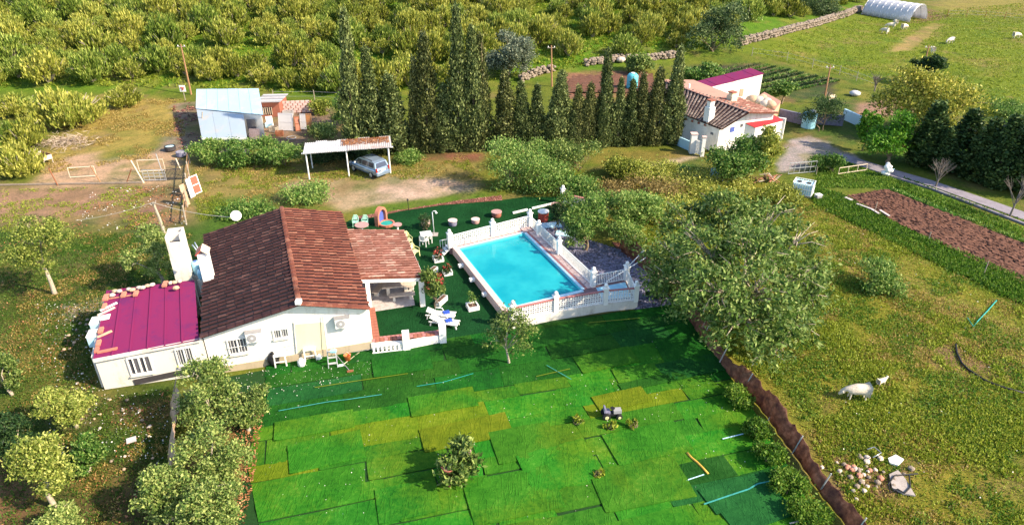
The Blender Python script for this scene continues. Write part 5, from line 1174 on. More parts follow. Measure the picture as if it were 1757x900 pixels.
# --- left side orchard
g_o = 'orchard trees left of the lawn'
for i, (u, v, w, h, cl, mt, lab) in enumerate([(350, 686, 124, 132, 0.2, 'leaf_olive', 'grey green olive tree against the house front beside the annex'), (418, 702, 80, 84, 0.2, 'leaf_olive', 'small olive tree between the large olive and the lawn corner'), (372, 786, 124, 112, 0.3, 'leaf_olive', 'olive tree below the large one beside the brown fence'),
        (356, 868, 124, 104, 0.3, 'leaf_olive', 'olive tree at the bottom edge left of the lawn'), (283, 846, 96, 90, 0.4, 'leaf_olive', 'rounded olive tree leaning over the end of the brown fence'), (62, 798, 108, 100, 1.3, 'leaf_lime', 'bright almond tree with bare pale trunk at the bottom left'),
        (116, 692, 84, 78, 0.4, 'leaf_lime', 'thin light green tree in the grass below the annex'), (142, 780, 70, 62, 0.2, 'leaf_green', 'green small tree right of the almond tree'), (22, 745, 76, 80, 0.6, 'leaf_dark', 'dark green bushy tree at the lower left edge'), (4, 640, 48, 76, 0.3, 'leaf_olive', 'pale tree cut by the left edge'),
        (95, 898, 90, 40, 0.8, 'leaf_olive', 'tree top cut by the bottom left edge'), (66, 428, 104, 102, 1.5, 'leaf_lime', 'lone yellow green tree with thin pale trunk in the left grass'), (266, 436, 86, 92, 0.7, 'leaf_olive', 'leafy fig like tree behind the annex next to the barbecue chimney')]):
    tree_px('olive_tree', lab, 'tree', u, v, w, h, cl, mt, 170+i*3, leaf=0.145, clumps=int(95+w*0.75), per=56, group=g_o, bark='bark_pale', n=10)
# --- hedges and yard plants
g_h = 'hedge in front of the shed'
for i, (u, v, w, h, lab) in enumerate([(352, 285, 62, 44, 'leftmost'), (395, 290, 66, 46, 'second'), (440, 290, 66, 50, 'third and tallest'), (484, 290, 60, 46, 'rightmost')]):
    bush('hedge_shrub', 'green leafy shrub, ' + lab + ' in the hedge before the sheet roofed shed', 'shrub', u, v, w, h, 'leaf_green', 220+i*3, leaf=0.2, clumps=150, per=42, group=g_h)
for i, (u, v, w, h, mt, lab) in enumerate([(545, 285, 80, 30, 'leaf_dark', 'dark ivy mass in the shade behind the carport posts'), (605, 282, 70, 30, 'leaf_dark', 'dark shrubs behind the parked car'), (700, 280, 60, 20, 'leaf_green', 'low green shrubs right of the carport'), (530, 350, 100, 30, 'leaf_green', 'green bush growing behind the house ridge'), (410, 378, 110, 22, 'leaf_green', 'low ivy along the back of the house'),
        (586, 222, 62, 56, 'leaf_green', 'dark green bush in the shed yard beside the cypresses'), (550, 198, 34, 30, 'leaf_yellow', 'small yellow bush in the shed yard'), (548, 240, 60, 24, 'leaf_olive', 'pale green shrub growing over the carport roof edge'), (1420, 232, 70, 62, 'leaf_dark', 'dark evergreen bush beside the white gate pier'),
        (1515, 512, 92, 48, 'leaf_green', 'lone dark green bush in the middle of the right field'), (1430, 300, 52, 30, 'leaf_green', 'clipped ivy hedge beside the grey driveway gate'), (1740, 204, 70, 34, 'leaf_green', 'green bush at the right edge of the meadow')]):
    bush('shrub', lab, 'shrub', u, v, w, h, mt, 240+i*3, leaf=0.19, clumps=120, per=38)
g_n = 'weeds along the net fence'
for i, (u, v, w, h, lab) in enumerate([(1262, 700, 48, 34, 'top'), (1294, 756, 54, 36, 'second'), (1326, 806, 58, 36, 'third'), (1358, 856, 60, 36, 'fourth'), (1392, 905, 66, 36, 'lowest')]):
    bush('weed_clump', 'dense green weed clump on the lawn side of the net, ' + lab + ' from above', 'weeds', u, v, w, h, 'weed_lush', 280+i*3, leaf=0.14, clumps=130, per=40, group=g_n, up=0.6)
# --- around the farmhouse and the right edge
g_f = 'trees around the farmhouse'
for i, (u, v, w, h, cl, mt, lab) in enumerate([(1258, 277, 104, 76, 0.2, 'leaf_green', 'dark green fig tree in front of the farmhouse gable'), (1320, 266, 66, 84, 0.2, 'leaf_yellow', 'yellow green tree right of the dark fig before the farmhouse'), (1228, 52, 92, 96, 0.05, 'leaf_oak', 'large dark holm oak at the end of the stone wall'), (1266, 22, 70, 62, 0.1, 'leaf_olive', 'paler tree right behind the large holm oak'),
        (872, 98, 88, 74, 0.1, 'leaf_grey', 'grey green round tree behind the cypress row'), (1400, 8, 90, 44, 0.1, 'leaf_oak', 'dark tree above the stone wall near the tunnel'), (1602, 174, 156, 122, 0.1, 'leaf_gold', 'large golden green tree on the meadow edge'), (1592, 118, 58, 34, 0.8, 'leaf_dark', 'dark round tree peeping over the golden tree'),
        (1532, 244, 92, 74, 0.05, 'leaf_bright', 'bright green young tree beside the farm road'), (1490, 218, 34, 84, 0.1, 'leaf_bright', 'slim bright green tree left of the young one'), (1345, 155, 44, 34, 0.5, 'leaf_green', 'green bush right of the white farm shed'), (1200, 128, 70, 40, 0.5, 'leaf_green', 'dense green trees left behind the farm shed'), (1100, 110, 50, 26, 0.4, 'leaf_olive', 'pale shrub by the small stone wall')]):
    tree_px('farm_tree', lab, 'tree', u, v, w, h, cl, mt, 300+i*3, leaf=0.30 if v < 180 else 0.24, clumps=int(110+w*1.5), per=40, group=g_f, n=11)
g_e = 'dark conifers at the right edge'
for i, (u, vb, vt, w, lab) in enumerate([(1583, 282, 176, 62, 'leftmost, beside the bright young tree'), (1612, 292, 222, 46, 'low one between the two leftmost'), (1642, 290, 190, 66, 'tall one before the golden tree'), (1678, 306, 206, 62, 'left one of the middle pair'), (1704, 318, 200, 60, 'right one of the middle pair'), (1732, 312, 192, 62, 'second from the right edge'), (1762, 330, 190, 66, 'cut by the right edge')]):
    p = G(u, vb); h = height_for(p, vt); s = img(p)[2]; kx = w/s/2.2
    o = thing('dark_conifer', 'dark shaded conifer, ' + lab, 'conifer', p, i*1.3, g_e)
    if i == 0: DKC = [cypress_mesh(400+k, 10, 1.2, 7000, 'leaf_conifer', 0.30) for k in range(2)]
    link('crown', DKC[i % 2], o, None, None, (kx, kx, h/10)); link('trunk', CTR, o, None, None, (1, 1, h/10))
def bare_tree(u, v, vt, label, mat, seed):
    p = G(u, v); h = height_for(p, vt); rg = random.Random(seed); o = thing('bare_tree', label, 'tree', p); m = MB()
    m.tube([(0, 0, -0.1), (0.05, 0, h*0.25), (0.1, 0.05, h*0.45)], [0.09, 0.07, 0.05], 6); link('trunk', m.mesh('trunk', mat), o)
    m = MB()
    for i in range(13):
        a = rg.uniform(0, 6.28); r_ = rg.uniform(0.5, 1.3)*h*0.35; z0 = h*rg.uniform(0.2, 0.45); e = Vector((math.cos(a)*r_, math.sin(a)*r_, h*rg.uniform(0.75, 1.0)))
        s0 = Vector((0.05, 0.02, z0)); md = s0.lerp(e, 0.5)+Vector((0, 0, 0.2)); m.tube([s0, md, e], [0.038, 0.024, 0.008], 5)
        for _ in range(6): e2 = md.lerp(e, rg.uniform(0.2, 1))+Vector((rg.uniform(-.5, .5), rg.uniform(-.5, .5), rg.uniform(0.1, .6))); m.tube([md, e2], [0.016, 0.006], 4)
    link('branches', m.mesh('branches', mat), o)
bare_tree(1732, 372, 298, 'bare pale tree beside the road at the right edge', 'twig_bark', 1); bare_tree(1605, 320, 275, 'bare grey shrubby tree beside the farm road', 'twig_bark', 2); bare_tree(1500, 156, 130, 'bare lilac grey twiggy bush at the meadow corner', 'twig_bark', 3)
# planter clump on the lawn
pc = G(785, 820); bush('grass_clump', 'pale spiky plant clump on the lawn holding two round pots', 'plant', 785, 838, 76, 62, 'leaf_olive', 430, leaf=0.26, clumps=95, per=34, up=0.8, n=6)
for i, (u, v, mt, lab) in enumerate(((796, 778, 'pot_pink', 'upper pink bowl on the spiky lawn plant'), (769, 803, 'terracotta', 'lower brown pink bowl on the spiky lawn plant'))):
    p = G(u, v-4, 1.35); o = thing('bowl', lab, 'bowl', (p.x, p.y, 0.0), 0, 'bowls in the lawn clump')
    MB().lathe([(0.07, 0.0), (0.06, 0.6), (0.09, 1.08), (0.31, 1.25), (0.35, 1.37), (0.31, 1.37), (0.14, 1.20)], 16, (p.x, p.y, 0)).build('basin', mt, o, smooth_=True)
    MB().lathe([(0.29, 1.31), (0.01, 1.32)], 16, (p.x, p.y, 0)).build('water', 'pot_pink', o)
for i, (u, v) in enumerate(((993, 731), (1088, 738), (1050, 741), (1028, 824))):
    bush('thistle', ('leftmost', 'rightmost', 'middle', 'lowest')[i] + ' small pale green thistle growing through the lawn near the toy tractor', 'plant', u, v, 24, 16, 'weed', 440+i*3, leaf=0.24, clumps=12, per=7, group='thistles in the lawn', up=0.6)
# ---------------------------------------------------------------- carport and car
cA, cB, cC = G(531, 307), G(599, 302), G(670, 297)
cpt = thing('carport', 'lean-to carport of weathered corrugated sheets on white posts', 'carport', (cB.x, cB.y, 0))
hA = height_for(cA, 263); hB = height_for(cB, 257); hC_ = height_for(cC, 253)
for p, h in ((cA, hA), (cB, hB), (cC, hC_)): MB().tube([p-Vector((0, 0, 0.05)), p+Vector((0, 0, h))], 0.07, 8).build('post', 'white_metal', cpt)
ux = (cC-cA).xy.normalized(); bkv = Vector((-ux.y, ux.x)); dep = 2.9
def cpt_p(t, b, dz=0.0):
    q = cA.lerp(cC, t); h = hA+(hC_-hA)*t; return Vector((q.x+bkv.x*b, q.y+bkv.y*b, h+0.05-0.02*b+dz))
MB().bar(cpt_p(-0.05, 0, -0.06), cpt_p(0.52, 0, -0.06), 0.10, 0.10).build('front_beam', 'white_metal', cpt); MB().bar(cpt_p(0.48, 0, -0.02), cpt_p(1.06, 0, -0.02), 0.10, 0.10).build('front_beam', 'white_metal', cpt)
for t in (0.02, 1.0): q = cpt_p(t, dep); MB().tube([(q.x, q.y, -0.05), q], 0.06, 6).build('post', 'white_metal', cpt)
MB().bar(cpt_p(-0.02, dep, -0.06), cpt_p(1.04, dep, -0.06), 0.10, 0.10).build('back_beam', 'grey_wood', cpt)
def corrugated(parent, a, b, c, d, n, amp, mat, name='corrugated_sheet'):   # a-b across the ridges, a-d along
    V = []; m = n*4
    a, b, c, d = map(Vector, (a, b, c, d)); nn = (b-a).cross(d-a).normalized(); nn = nn if nn.z > 0 else -nn
    for i in range(m+1):
        t = i/m; o = nn*(amp*math.sin(2*math.pi*t*n)); V += [a.lerp(b, t)+o, d.lerp(c, t)+o]
    off_ = root_loc(parent); mb = MB().add([p-off_ for p in V], [(2*i, 2*i+2, 2*i+3, 2*i+1) for i in range(m)])
    ob = link(name, mb.mesh(name, mat), parent); md = ob.modifiers.new('thick', 'SOLIDIFY'); md.thickness = 0.012; return ob
for k in range(8):
    t0, t1 = -0.03+k*0.133, -0.03+(k+1)*0.133+0.01; dz = 0.06+0.012*(k % 3)-(0.10 if k < 4 else 0)*0.3
    corrugated(cpt, cpt_p(t0, -0.3, dz), cpt_p(t1, -0.3, dz), cpt_p(t1, dep+0.3*(k % 2), dz), cpt_p(t0, dep+0.3*(k % 2), dz), 6, 0.022, 'corrugated' if k > 3 else 'panel_white')
rg = np.random.default_rng(77); n = 1500; t = rg.uniform(0.42, 1.02, n); b = dep*rg.uniform(0.1, 1.0, n)**0.45
P = np.array([cpt_p(a, bb_, 0.12) for a, bb_ in zip(t, b)]); A = unit(rg.normal(0, 1, (n, 3))*np.array([1, 1, 0.3])); S = unit(np.cross(A, rg.normal(0, 0.3, (n, 3))+np.array([0, 0, 1.0])))
L = rg.uniform(0.08, 0.2, n); V, Q = diamonds(P, A, S, L, L*0.6); props(link('roof_litter', np_mesh('roof_litter', V, Q, 'dead_leaf')), 'reddish dead leaves lying along the back of the carport roof', 'leaf litter', kind='stuff')
def car(loc, rz, label):
    o = thing('parked_car', label, 'car', loc, rz)
    # x forward; length 4.3, width 1.74, height 1.66
    stations = [(-2.12, 0.42, 0.86, 0.62), (-2.06, 0.30, 1.00, 0.76), (-1.7, 0.24, 1.03, 0.85), (-0.6, 0.22, 1.02, 0.87), (0.7, 0.22, 1.00, 0.87), (1.35, 0.24, 0.93, 0.85), (1.85, 0.28, 0.80, 0.78), (2.12, 0.34, 0.66, 0.60), (2.18, 0.40, 0.58, 0.48)]
    V = []; nS = 12
    for x, z0, z1, w in stations:
        for k in range(nS):
            t = 2*math.pi*(k+0.5)/nS; c, s = math.cos(t), math.sin(t)
            V.append((x, w*math.copysign(abs(c)**0.35, c), (z0+z1)/2+(z1-z0)/2*math.copysign(abs(s)**0.5, s)))
    F = [(i*nS+k, i*nS+(k+1) % nS, (i+1)*nS+(k+1) % nS, (i+1)*nS+k) for i in range(len(stations)-1) for k in range(nS)]+[tuple(reversed(range(nS))), tuple((len(stations)-1)*nS+k for k in range(nS))]
    body = link('body', MB().add(V, F).mesh('body', 'car_paint', True), o)
    def loft(prof, w_b, w_t, name, mat, par, sm=False):     # cabin: (x, z) outline extruded with inward lean
        z0 = min(z for _, z in prof); z1 = max(z for _, z in prof); n_ = len(prof); vs = []
        for sy in (-1, 1):
            for x, z in prof: vs.append((x, sy*(w_b+(w_t-w_b)*(z-z0)/(z1-z0)), z))
        fs = [tuple(range(n_)), tuple(reversed(range(n_, 2*n_)))]+[(i+n_, (i+1) % n_+n_, (i+1) % n_, i) for i in range(n_)]
        return link(name, MB().add(vs, fs).mesh(name, mat), par)
    cab = loft([(-2.02, 0.98), (1.25, 0.98), (0.55, 1.52), (0.30, 1.61), (-0.6, 1.66), (-1.5, 1.60), (-1.82, 1.50)], 0.80, 0.64, 'cabin', 'car_paint', o)
    for sy in (-1, 1):
        for x0, x1, x2, x3 in ((0.98, 0.05, 0.05, 0.52), (-0.02, -0.95, -0.95, -0.02), (-1.02, -1.78, -1.68, -1.02)):
            q = [(x0, 1.05), (x1, 1.05), (x2, 1.48), (x3, 1.48)]; vs = [(x, sy*(0.80-0.16*(z-0.98)/0.68+0.012), z) for x, z in q]
            link('side_window', MB().slab(vs, 0.01).mesh('side_window', 'car_glass'), o)
        for x in (-1.35, 1.30):
            w = MB(); w.lathe([(0.20, 0), (0.31, 0.01), (0.31, 0.18), (0.20, 0.19)], 16); w.v = [(a, sy*(0.70+c), b) for a, b, c in w.v]
            wo = link('wheel', w.mesh('wheel', 'rubber'), o, (x, 0, 0.31)); r_ = MB().lathe([(0.20, 0), (0.20, 0.015), (0.06, 0.03)], 12); r_.v = [(a, sy*(0.885+c), b) for a, b, c in r_.v]; link('hub_cap', r_.mesh('hub_cap', 'galv'), wo)
        link('tail_light', MB().box((-2.10, sy*0.72, 0.88), (0.10, 0.16, 0.34)).mesh('tail_light', 'tail_light'), o); link('head_light', MB().box((2.02, sy*0.60, 0.70), (0.20, 0.28, 0.14)).mesh('head_light', 'head_light'), o)
        link('wing_mirror', MB().box((0.85, sy*0.93, 1.08), (0.12, 0.18, 0.14)).mesh('wing_mirror', 'white_plastic'), o); link('roof_bar', MB().bar((-1.4, sy*0.60, 1.66), (0.2, sy*0.60, 1.67), 0.04).mesh('roof_bar', 'dark'), o)
        link('trim_strip', MB().box((-0.05, sy*0.885, 0.62), (2.9, 0.03, 0.07)).mesh('trim_strip', 'galv'), o)
    link('rear_window', MB().slab([(-2.035, -0.62, 1.06), (-2.035, 0.62, 1.06), (-1.86, 0.54, 1.47), (-1.86, -0.54, 1.47)], 0.02).mesh('rear_window', 'car_glass'), o)
    link('windscreen', MB().slab([(1.20, -0.70, 1.04), (1.20, 0.70, 1.04), (0.58, 0.60, 1.52), (0.58, -0.60, 1.52)], 0.02).mesh('windscreen', 'car_glass'), o)
    link('rear_bumper', MB().box((-2.13, 0, 0.46), (0.18, 1.56, 0.26)).mesh('rear_bumper', 'car_paint'), o); link('front_bumper', MB().box((2.13, 0, 0.44), (0.2, 1.3, 0.24)).mesh('front_bumper', 'car_paint'), o)
    link('number_plate', MB().box((-2.155, 0, 0.78), (0.03, 0.5, 0.11)).mesh('number_plate', 'white'), o); return o
rw, fw = G(648, 301), G(610, 288); hd = Vector((-0.70, 0.62)).normalized(); mid = G(634, 295)
car((mid.x, mid.y, 0), math.atan2(hd.y, hd.x), 'silver blue people carrier parked under the right half of the carport')
# ---------------------------------------------------------------- shed, its roof painted with a pale blue sky reflection
sBL, sBR, sFR, sFL = G(337, 153, 3.2), G(444, 152, 3.2), G(452, 197, 2.6), G(336, 186, 2.6)
lFL, lFR = G(346, 236, 2.0), G(424, 236, 2.0)
shed = thing('shed', 'white walled shed with large sheet roof, sky reflection painted in blue', 'shed', (lFL.x, lFL.y, 0))
for k in range(6):
    t0, t1 = k/6, (k+1)/6-0.004; z = Vector((0, 0, 0.012*(k % 2)))
    MB().slab([sFL.lerp(sFR, t0)+z, sFL.lerp(sFR, t1)+z, sBL.lerp(sBR, t1)+z, sBL.lerp(sBR, t0)+z], 0.06).build('roof_sheet', 'shed_roof', shed)
mFL, mFR = G(337, 187, 2.55), G(418, 196, 2.55)
for k in range(3):
    t0, t1 = k/3, (k+1)/3-0.004; z = Vector((0, 0, 0.010*(k % 2)-0.04))
    MB().slab([lFL.lerp(lFR, t0)+z, lFL.lerp(lFR, t1)+z, mFL.lerp(mFR, t1)+z, mFL.lerp(mFR, t0)+z], 0.06).build('lower_roof_sheet', 'shed_roof_low', shed)
MB().prism([(lFL.x+0.1, lFL.y+0.15), (lFR.x-0.1, lFR.y+0.15), (mFR.x-0.1, mFR.y-0.1), (mFL.x+0.2, mFL.y-0.1)], -0.02, [1.86, 1.86, 2.40, 2.40]).build('lower_walls', 'old_white', shed)
MB().prism([(mFL.x+0.2, mFL.y-0.09), (sFR.x-0.3, sFR.y+0.2), (sBR.x-0.3, sBR.y-0.3), (sBL.x+0.3, sBL.y-0.3)], -0.02, [2.45, 2.48, 3.05, 3.05]).build('upper_walls', 'white_wall', shed)
MB().bar(lFL+Vector((0, 0, -0.12)), lFR+Vector((0, 0, -0.12)), 0.05, 0.18).build('fascia', 'white', shed)
q = G(383, 241); MB().box((q.x, lFL.y+0.16, 1.0), (0.9, 0.06, 0.9)).build('opening', 'black', shed)
wx_ = Vector((sFR.x-1.55, sFR.y-0.02+0.2, 1.5)); MB().box(wx_, (0.9, 0.08, 1.1)).build('window', 'pane', shed)
pp = MB().tube([G(346, 240), G(347, 192, 3.0)], 0.06, 6); props(pp.build('pole', 'grey_wood'), 'thin wooden pole standing at the left of the shed roof', 'pole')
# ---------------------------------------------------------------- junk in the shed yard
def slab_thing(name, u, v, w, h, rz, mat, label, cat, lean=0.12, th=0.05, group=None, trim=None):
    p = G(u, v); o = thing(name, label, cat, p, rz, group); R_ = Matrix.Rotation(-lean, 4, 'X')
    m = MB().box((0, 0, h/2), (w, th, h), m=R_); link('panel', m.mesh('panel', mat), o)
    m = MB(); 
    for s in (-1, 1): m.box((s*(w/2-0.04), -th/2-0.012, h/2), (0.08, 0.02, h), m=R_)
    for z in (0.06, h/2, h-0.06): m.box((0, -th/2-0.014, z), (w-0.17, 0.02, 0.08), m=R_)
    link('frame', m.mesh('frame', trim or mat), o); return o
gj = 'panels leaning in the shed yard'
slab_thing('old_door', 450, 231, 0.5, 2.0, 0.1, 'pale_blue', 'narrow pale blue door leaning beside the shed window', 'door', group=gj, trim='white')
slab_thing('sheet_panel', 491, 224, 1.7, 1.9, -0.12, 'panel_white', 'large white sheet panel leaning in the shed yard', 'panel', 0.25, group=gj)
slab_thing('sheet_panel', 512, 225, 0.55, 1.6, 0.3, 'coral', 'rusty orange board between white panels in the shed yard', 'board', 0.3, group=gj, trim='rust')
slab_thing('sheet_panel', 522, 222, 0.85, 1.7, -0.05, 'panel_white', 'smaller white panel left of the orange door', 'panel', 0.25, group=gj)
slab_thing('old_door', 532, 226, 0.62, 2.0, 0.0, 'wood_orange', 'upright orange wooden door in the shed yard', 'door', 0.1, group=gj, trim='wood')
slab_thing('sheet_panel', 437, 240, 1.15, 1.2, -0.1, 'paver', 'pinkish grooved panel leaning below the shed window', 'panel', 0.3, group=gj)
slab_thing('fridge_panel', 464, 216, 0.7, 1.1, 0.4, 'white', 'white bent panel thrown behind the blue door', 'panel', 0.5, group=gj)
cp0 = G(460, 200); coop = thing('coop', 'rusty brick chicken coop with pallet roof beside the shed', 'coop', cp0)
c1, c2 = G(446, 200), G(482, 200); D_ = Vector((0, 3.0, 0))
MB().prism([(c1.x, c1.y), (c2.x, c2.y), (c2.x, c2.y+3), (c1.x, c1.y+3)], -0.02, 1.7).build('walls', 'terracotta', coop); MB().box((c1.x+0.9, c1.y-0.02, 0.7), (1.3, 0.06, 0.9)).build('mesh_door', 'dark', coop)
for k in range(6): MB().bar((c1.x+0.3+k*0.25, c1.y-0.07, 0.25), (c1.x+0.3+k*0.25, c1.y-0.07, 1.15), 0.04).build('door_slat', 'plank_pale', coop)
for k in range(6): MB().bar((c1.x-0.2, c1.y-0.2+k*0.6, 1.80), (c2.x+0.3, c2.y-0.2+k*0.6, 1.86), 0.42, 0.05).build('roof_board', 'panel_white' if k % 2 else 'grey', coop)
bw0, bw1 = G(484, 194), G(534, 192); bw = thing('block_wall', 'low wall of pinkish bare blocks at the back of the shed yard', 'wall', bw0)
me_b = MB().box((0, 0, 0), (0.46, 0.22, 0.27)).mesh('block', 'paver'); L_ = (bw1-bw0).length; nb_ = int(L_/0.5); rzb = math.atan2(bw1.y-bw0.y, bw1.x-bw0.x)
for r_ in range(5):
    for k in range(nb_): q = bw0.lerp(bw1, (k+0.5+0.5*(r_ % 2)*0.9)/nb_); link('block', me_b, bw, Vector((q.x, q.y, 0.14+r_*0.285))-bw.location, (0, 0, rzb+0.02*((k*7+r_) % 3-1)))
MB().bar(bw0+Vector((0, 0.04, 0.68)), bw1+Vector((0.2, 0.04, 0.68)), 0.15, 1.36).build('mortar', 'pink_brick', bw)
JR = random.Random(21)
for i, (u, v, nm, lab, cat, mt, dm) in enumerate([(470, 226, 'crate', 'grey slatted crate among the junk before the coop', 'crate', 'grey_wood', (0.9, 0.6, 0.6)), (480, 232, 'crate', 'dark slatted crate right of the grey one before the coop', 'crate', 'rust', (0.8, 0.6, 0.5)), (495, 198, 'rack', 'tangled white metal rack before the block wall', 'crate', 'galv', (1.2, 0.7, 0.6)), (462, 218, 'crate', 'pale plastic crate behind the blue door', 'crate', 'pale_blue', (0.7, 0.5, 0.5))]):
    p = G(u, v); o = thing(nm, lab, cat, p, JR.uniform(-0.5, 0.5), 'crates in the shed yard'); w, d, h = dm
    for k in range(4):
        for s in (-1, 1): link('slat', MB().box((0, s*d/2, h*(k+0.5)/4), (w, 0.03, h/6)).mesh('slat', mt), o); link('slat', MB().box((s*w/2, 0, h*(k+0.5)/4), (0.03, d-0.04, h/6)).mesh('slat', mt), o)
    for sx in (-1, 1):
        for sy in (-1, 1): link('corner_post', MB().box((sx*(w/2-0.035), sy*(d/2-0.035), h/2), (0.05, 0.05, h+0.01)).mesh('corner_post', mt), o)
    link('base', MB().box((0, 0, 0.04), (w-0.06, d-0.06, 0.03)).mesh('base', mt), o)
tyre = G(500, 237); o = thing('hoop', 'thin metal hoop lying on the dirt of the shed yard', 'hoop', tyre); m = MB(); m.tube([(0.5*math.cos(t*math.pi/8), 0.5*math.sin(t*math.pi/8), 0.06) for t in range(17)], 0.03, 5, False); link('ring', m.mesh('ring', 'galv'), o)
# wooden feed crate on legs in the yard
p = G(76, 278); fc = thing('feed_trough', 'dark wooden slatted feed trough on legs in the yellow yard', 'trough', p, -0.55)
for s in (-1, 1):
    for k in range(2): link('side_board', MB().box((0, s*0.45, 0.55+k*0.24), (1.9, 0.05, 0.20)).mesh('side_board', 'wood' if s > 0 else 'dark'), fc)
    for x in (-0.85, 0.85): link('leg', MB().box((x, s*0.40, 0.38), (0.09, 0.09, 0.76)).mesh('leg', 'grey_wood'), fc)
    link('end_board', MB().box((s*0.93, 0, 0.66), (0.05, 0.85, 0.42)).mesh('end_board', 'plank_pale'), fc)
link('bottom', MB().box((0, 0, 0.44), (1.8, 0.84, 0.05)).mesh('bottom', 'dark'), fc)
tg = np.random.default_rng(5); n = 900; c = T(112, 248); P = np.column_stack([c.x+tg.normal(0, 1.5, n), c.y+tg.normal(0, 1.1, n), np.abs(tg.normal(0, 0.35, n))+0.05]); A = unit(tg.normal(0, 1, (n, 3))*np.array([1, 1, 0.35])); S = unit(np.cross(A, tg.normal(0, 1, (n, 3)))); L = tg.uniform(0.4, 1.2, n)
V, Q = diamonds(P, A, S, L, L*0.05); props(link('brush_pile', np_mesh('brush_pile', V, Q, 'twig')), 'heap of dry grey branches beside the feed trough', 'brush pile', kind='stuff')
# rusty gates and posts across the yard
def stick(name, a, b, r_, mat, label, cat, group): return props(MB().tube([a, b], r_, 6).build(name, mat), label, cat, group)
gp_ = 'posts of the yard fence'
def upright(u, v, vt, r_, mat, label, cat='post', group=gp_, du=0):
    p = G(u, v); h = height_for(p, vt); top = Vector((p.x+du/img(p)[2], p.y, h)); return stick('fence_post', p-Vector((0, 0, 0.1)), top, r_, mat, label, cat, group)
upright(99, 317, 288, 0.05, 'rust', 'leaning rusty post at the left end of the yard fence', du=-6); upright(174, 314, 285, 0.05, 'wood', 'rusty post right of the thin white frame', du=-10); upright(216, 314, 290, 0.045, 'rust', 'slanted rusty bar left of the wire gate', du=16)
upright(247, 313, 275, 0.06, 'plank_pale', 'tall pale post at the left of the wire gate', du=-12); upright(283, 308, 264, 0.05, 'galv', 'pale thin post at the right of the wire gate', du=-4); upright(310, 290, 272, 0.06, 'plank_pale', 'pale post right beside the dark slatted gate', du=-4)
def bar_gate(name, pix, label, mat, nv, nh):
    a, b = G(*pix[0]), G(*pix[1]); h = height_for(a, pix[2]); o = thing(name, label, 'gate', a)
    for k in range(nh): z = 0.12+(h-0.12)*k/(nh-1); MB().bar(a+Vector((0, 0, z)), b+Vector((0, 0, z)), 0.05).build('rail', mat, o)
    for k in range(nv+1): q = a.lerp(b, k/nv); MB().bar(q+Vector((0, 0.0, 0.05)), q+Vector((0, 0.0, h)), 0.04).build('bar', mat, o)
bar_gate('frame_gate', ((121, 306), (166, 303), 288), 'thin pale open metal frame standing in the yard', 'plank_pale', 1, 2)
bar_gate('wire_gate', ((248, 311), (286, 310), 292), 'grey wire gate in the yard fence', 'galv', 4, 4)
bar_gate('slatted_gate', ((285, 309), (318, 307), 291), 'dark slatted gate at the right end of the yard fence', 'dark', 14, 2)
bar_gate('pole_rack', ((240, 296), (284, 294), 275), 'wooden pole frame behind the wire gate', 'plank_pale', 1, 2)
k0, k1 = G(0, 318), G(245, 314); m = MB(); m.bar(k0+Vector((0, 0, 0.06)), k1+Vector((0, 0, 0.06)), 0.15, 0.12); props(m.build('stone_kerb', 'stone'), 'low line of earth and stone along the yard fence', 'kerb')
for i, (u, v, r_, mt, lab) in enumerate(((293, 258, 0.55, 'dark', 'round dark water tub with shiny rim on the yard path'), (312, 268, 0.5, 'slate', 'grey covered tub under the hedge at the yard path'))):
    p = G(u, v); o = thing('tub', lab, 'tub', p); link('bowl', MB().lathe([(r_*0.8, 0), (r_, 0.1), (r_, 0.5), (r_*0.9, 0.52), (r_*0.86, 0.4)], 16).mesh('bowl', mt), o); link('contents', MB().lathe([(r_*0.85, 0.42), (0.02, 0.47)], 14).mesh('contents', 'pale_blue' if i == 0 else 'grey'), o)
# fence of boards and sheets between yard and drive
gq = 'boards of the tall side fence'
p = G(325, 300); slab_thing('fence_board', 322, 352, 0.55, 1.9, 1.25, 'tan_brick', 'orange brown board at the lower end of the side fence', 'board', 0.1, group=gq); slab_thing('fence_board', 331, 338, 0.5, 1.7, 1.2, 'white', 'white framed board in the side fence', 'board', 0.1, group=gq); slab_thing('fence_board', 340, 332, 0.9, 1.7, 1.1, 'terracotta', 'red board with white frame in the side fence', 'board', 0.15, group=gq, trim='white')
a, b = G(326, 280), G(320, 385); fp = thing('side_fence', 'leaning wooden posts with rails along the side of the yard', 'fence', a)
for k in range(5): q = a.lerp(b, k/4); MB().tube([q, q+Vector((0.05, 0, 1.7-0.2*(k % 2)))], 0.07, 6).build('post', 'grey_wood', fp)
for z in (0.5, 1.2): MB().bar(a+Vector((0, 0, z)), b+Vector((0, 0, z)), 0.05, 0.09).build('rail', 'wood', fp)
# clothes line pole
pb = G(282, 400); ph = height_for(pb, 347); ptop = Vector((pb.x-0.25, pb.y, ph)); o = thing('line_pole', 'weathered wooden pole carrying the rope behind the house', 'pole', pb)
MB().tube([pb, pb.lerp(ptop, 0.5)+Vector((0.05, 0, 0)), ptop], [0.13, 0.11, 0.09], 7).build('shaft', 'bark_pale', o); MB().bar(ptop-Vector((0.2, 0, 0.1)), ptop+Vector((0.2, 0, -0.05)), 0.1).build('cross_piece', 'grey_wood', o)
def sag(a, b, s, n=10): return [Vector(a).lerp(Vector(b), i/n)-Vector((0, 0, s*4*(i/n)*(1-i/n))) for i in range(n+1)]
props(MB().tube(sag(ptop, hBL.lerp(rB, 0.4)+Vector((0, 0, 0.5)), 0.25), 0.022, 4).build('rope', 'rope'), 'pale rope from the wooden pole to the house roof', 'rope'); props(MB().tube(sag(ptop, G(130, 378, 0.1), 0.2), 0.018, 4).build('guy_rope', 'rope'), 'thin rope running left from the wooden pole to the ground', 'rope')
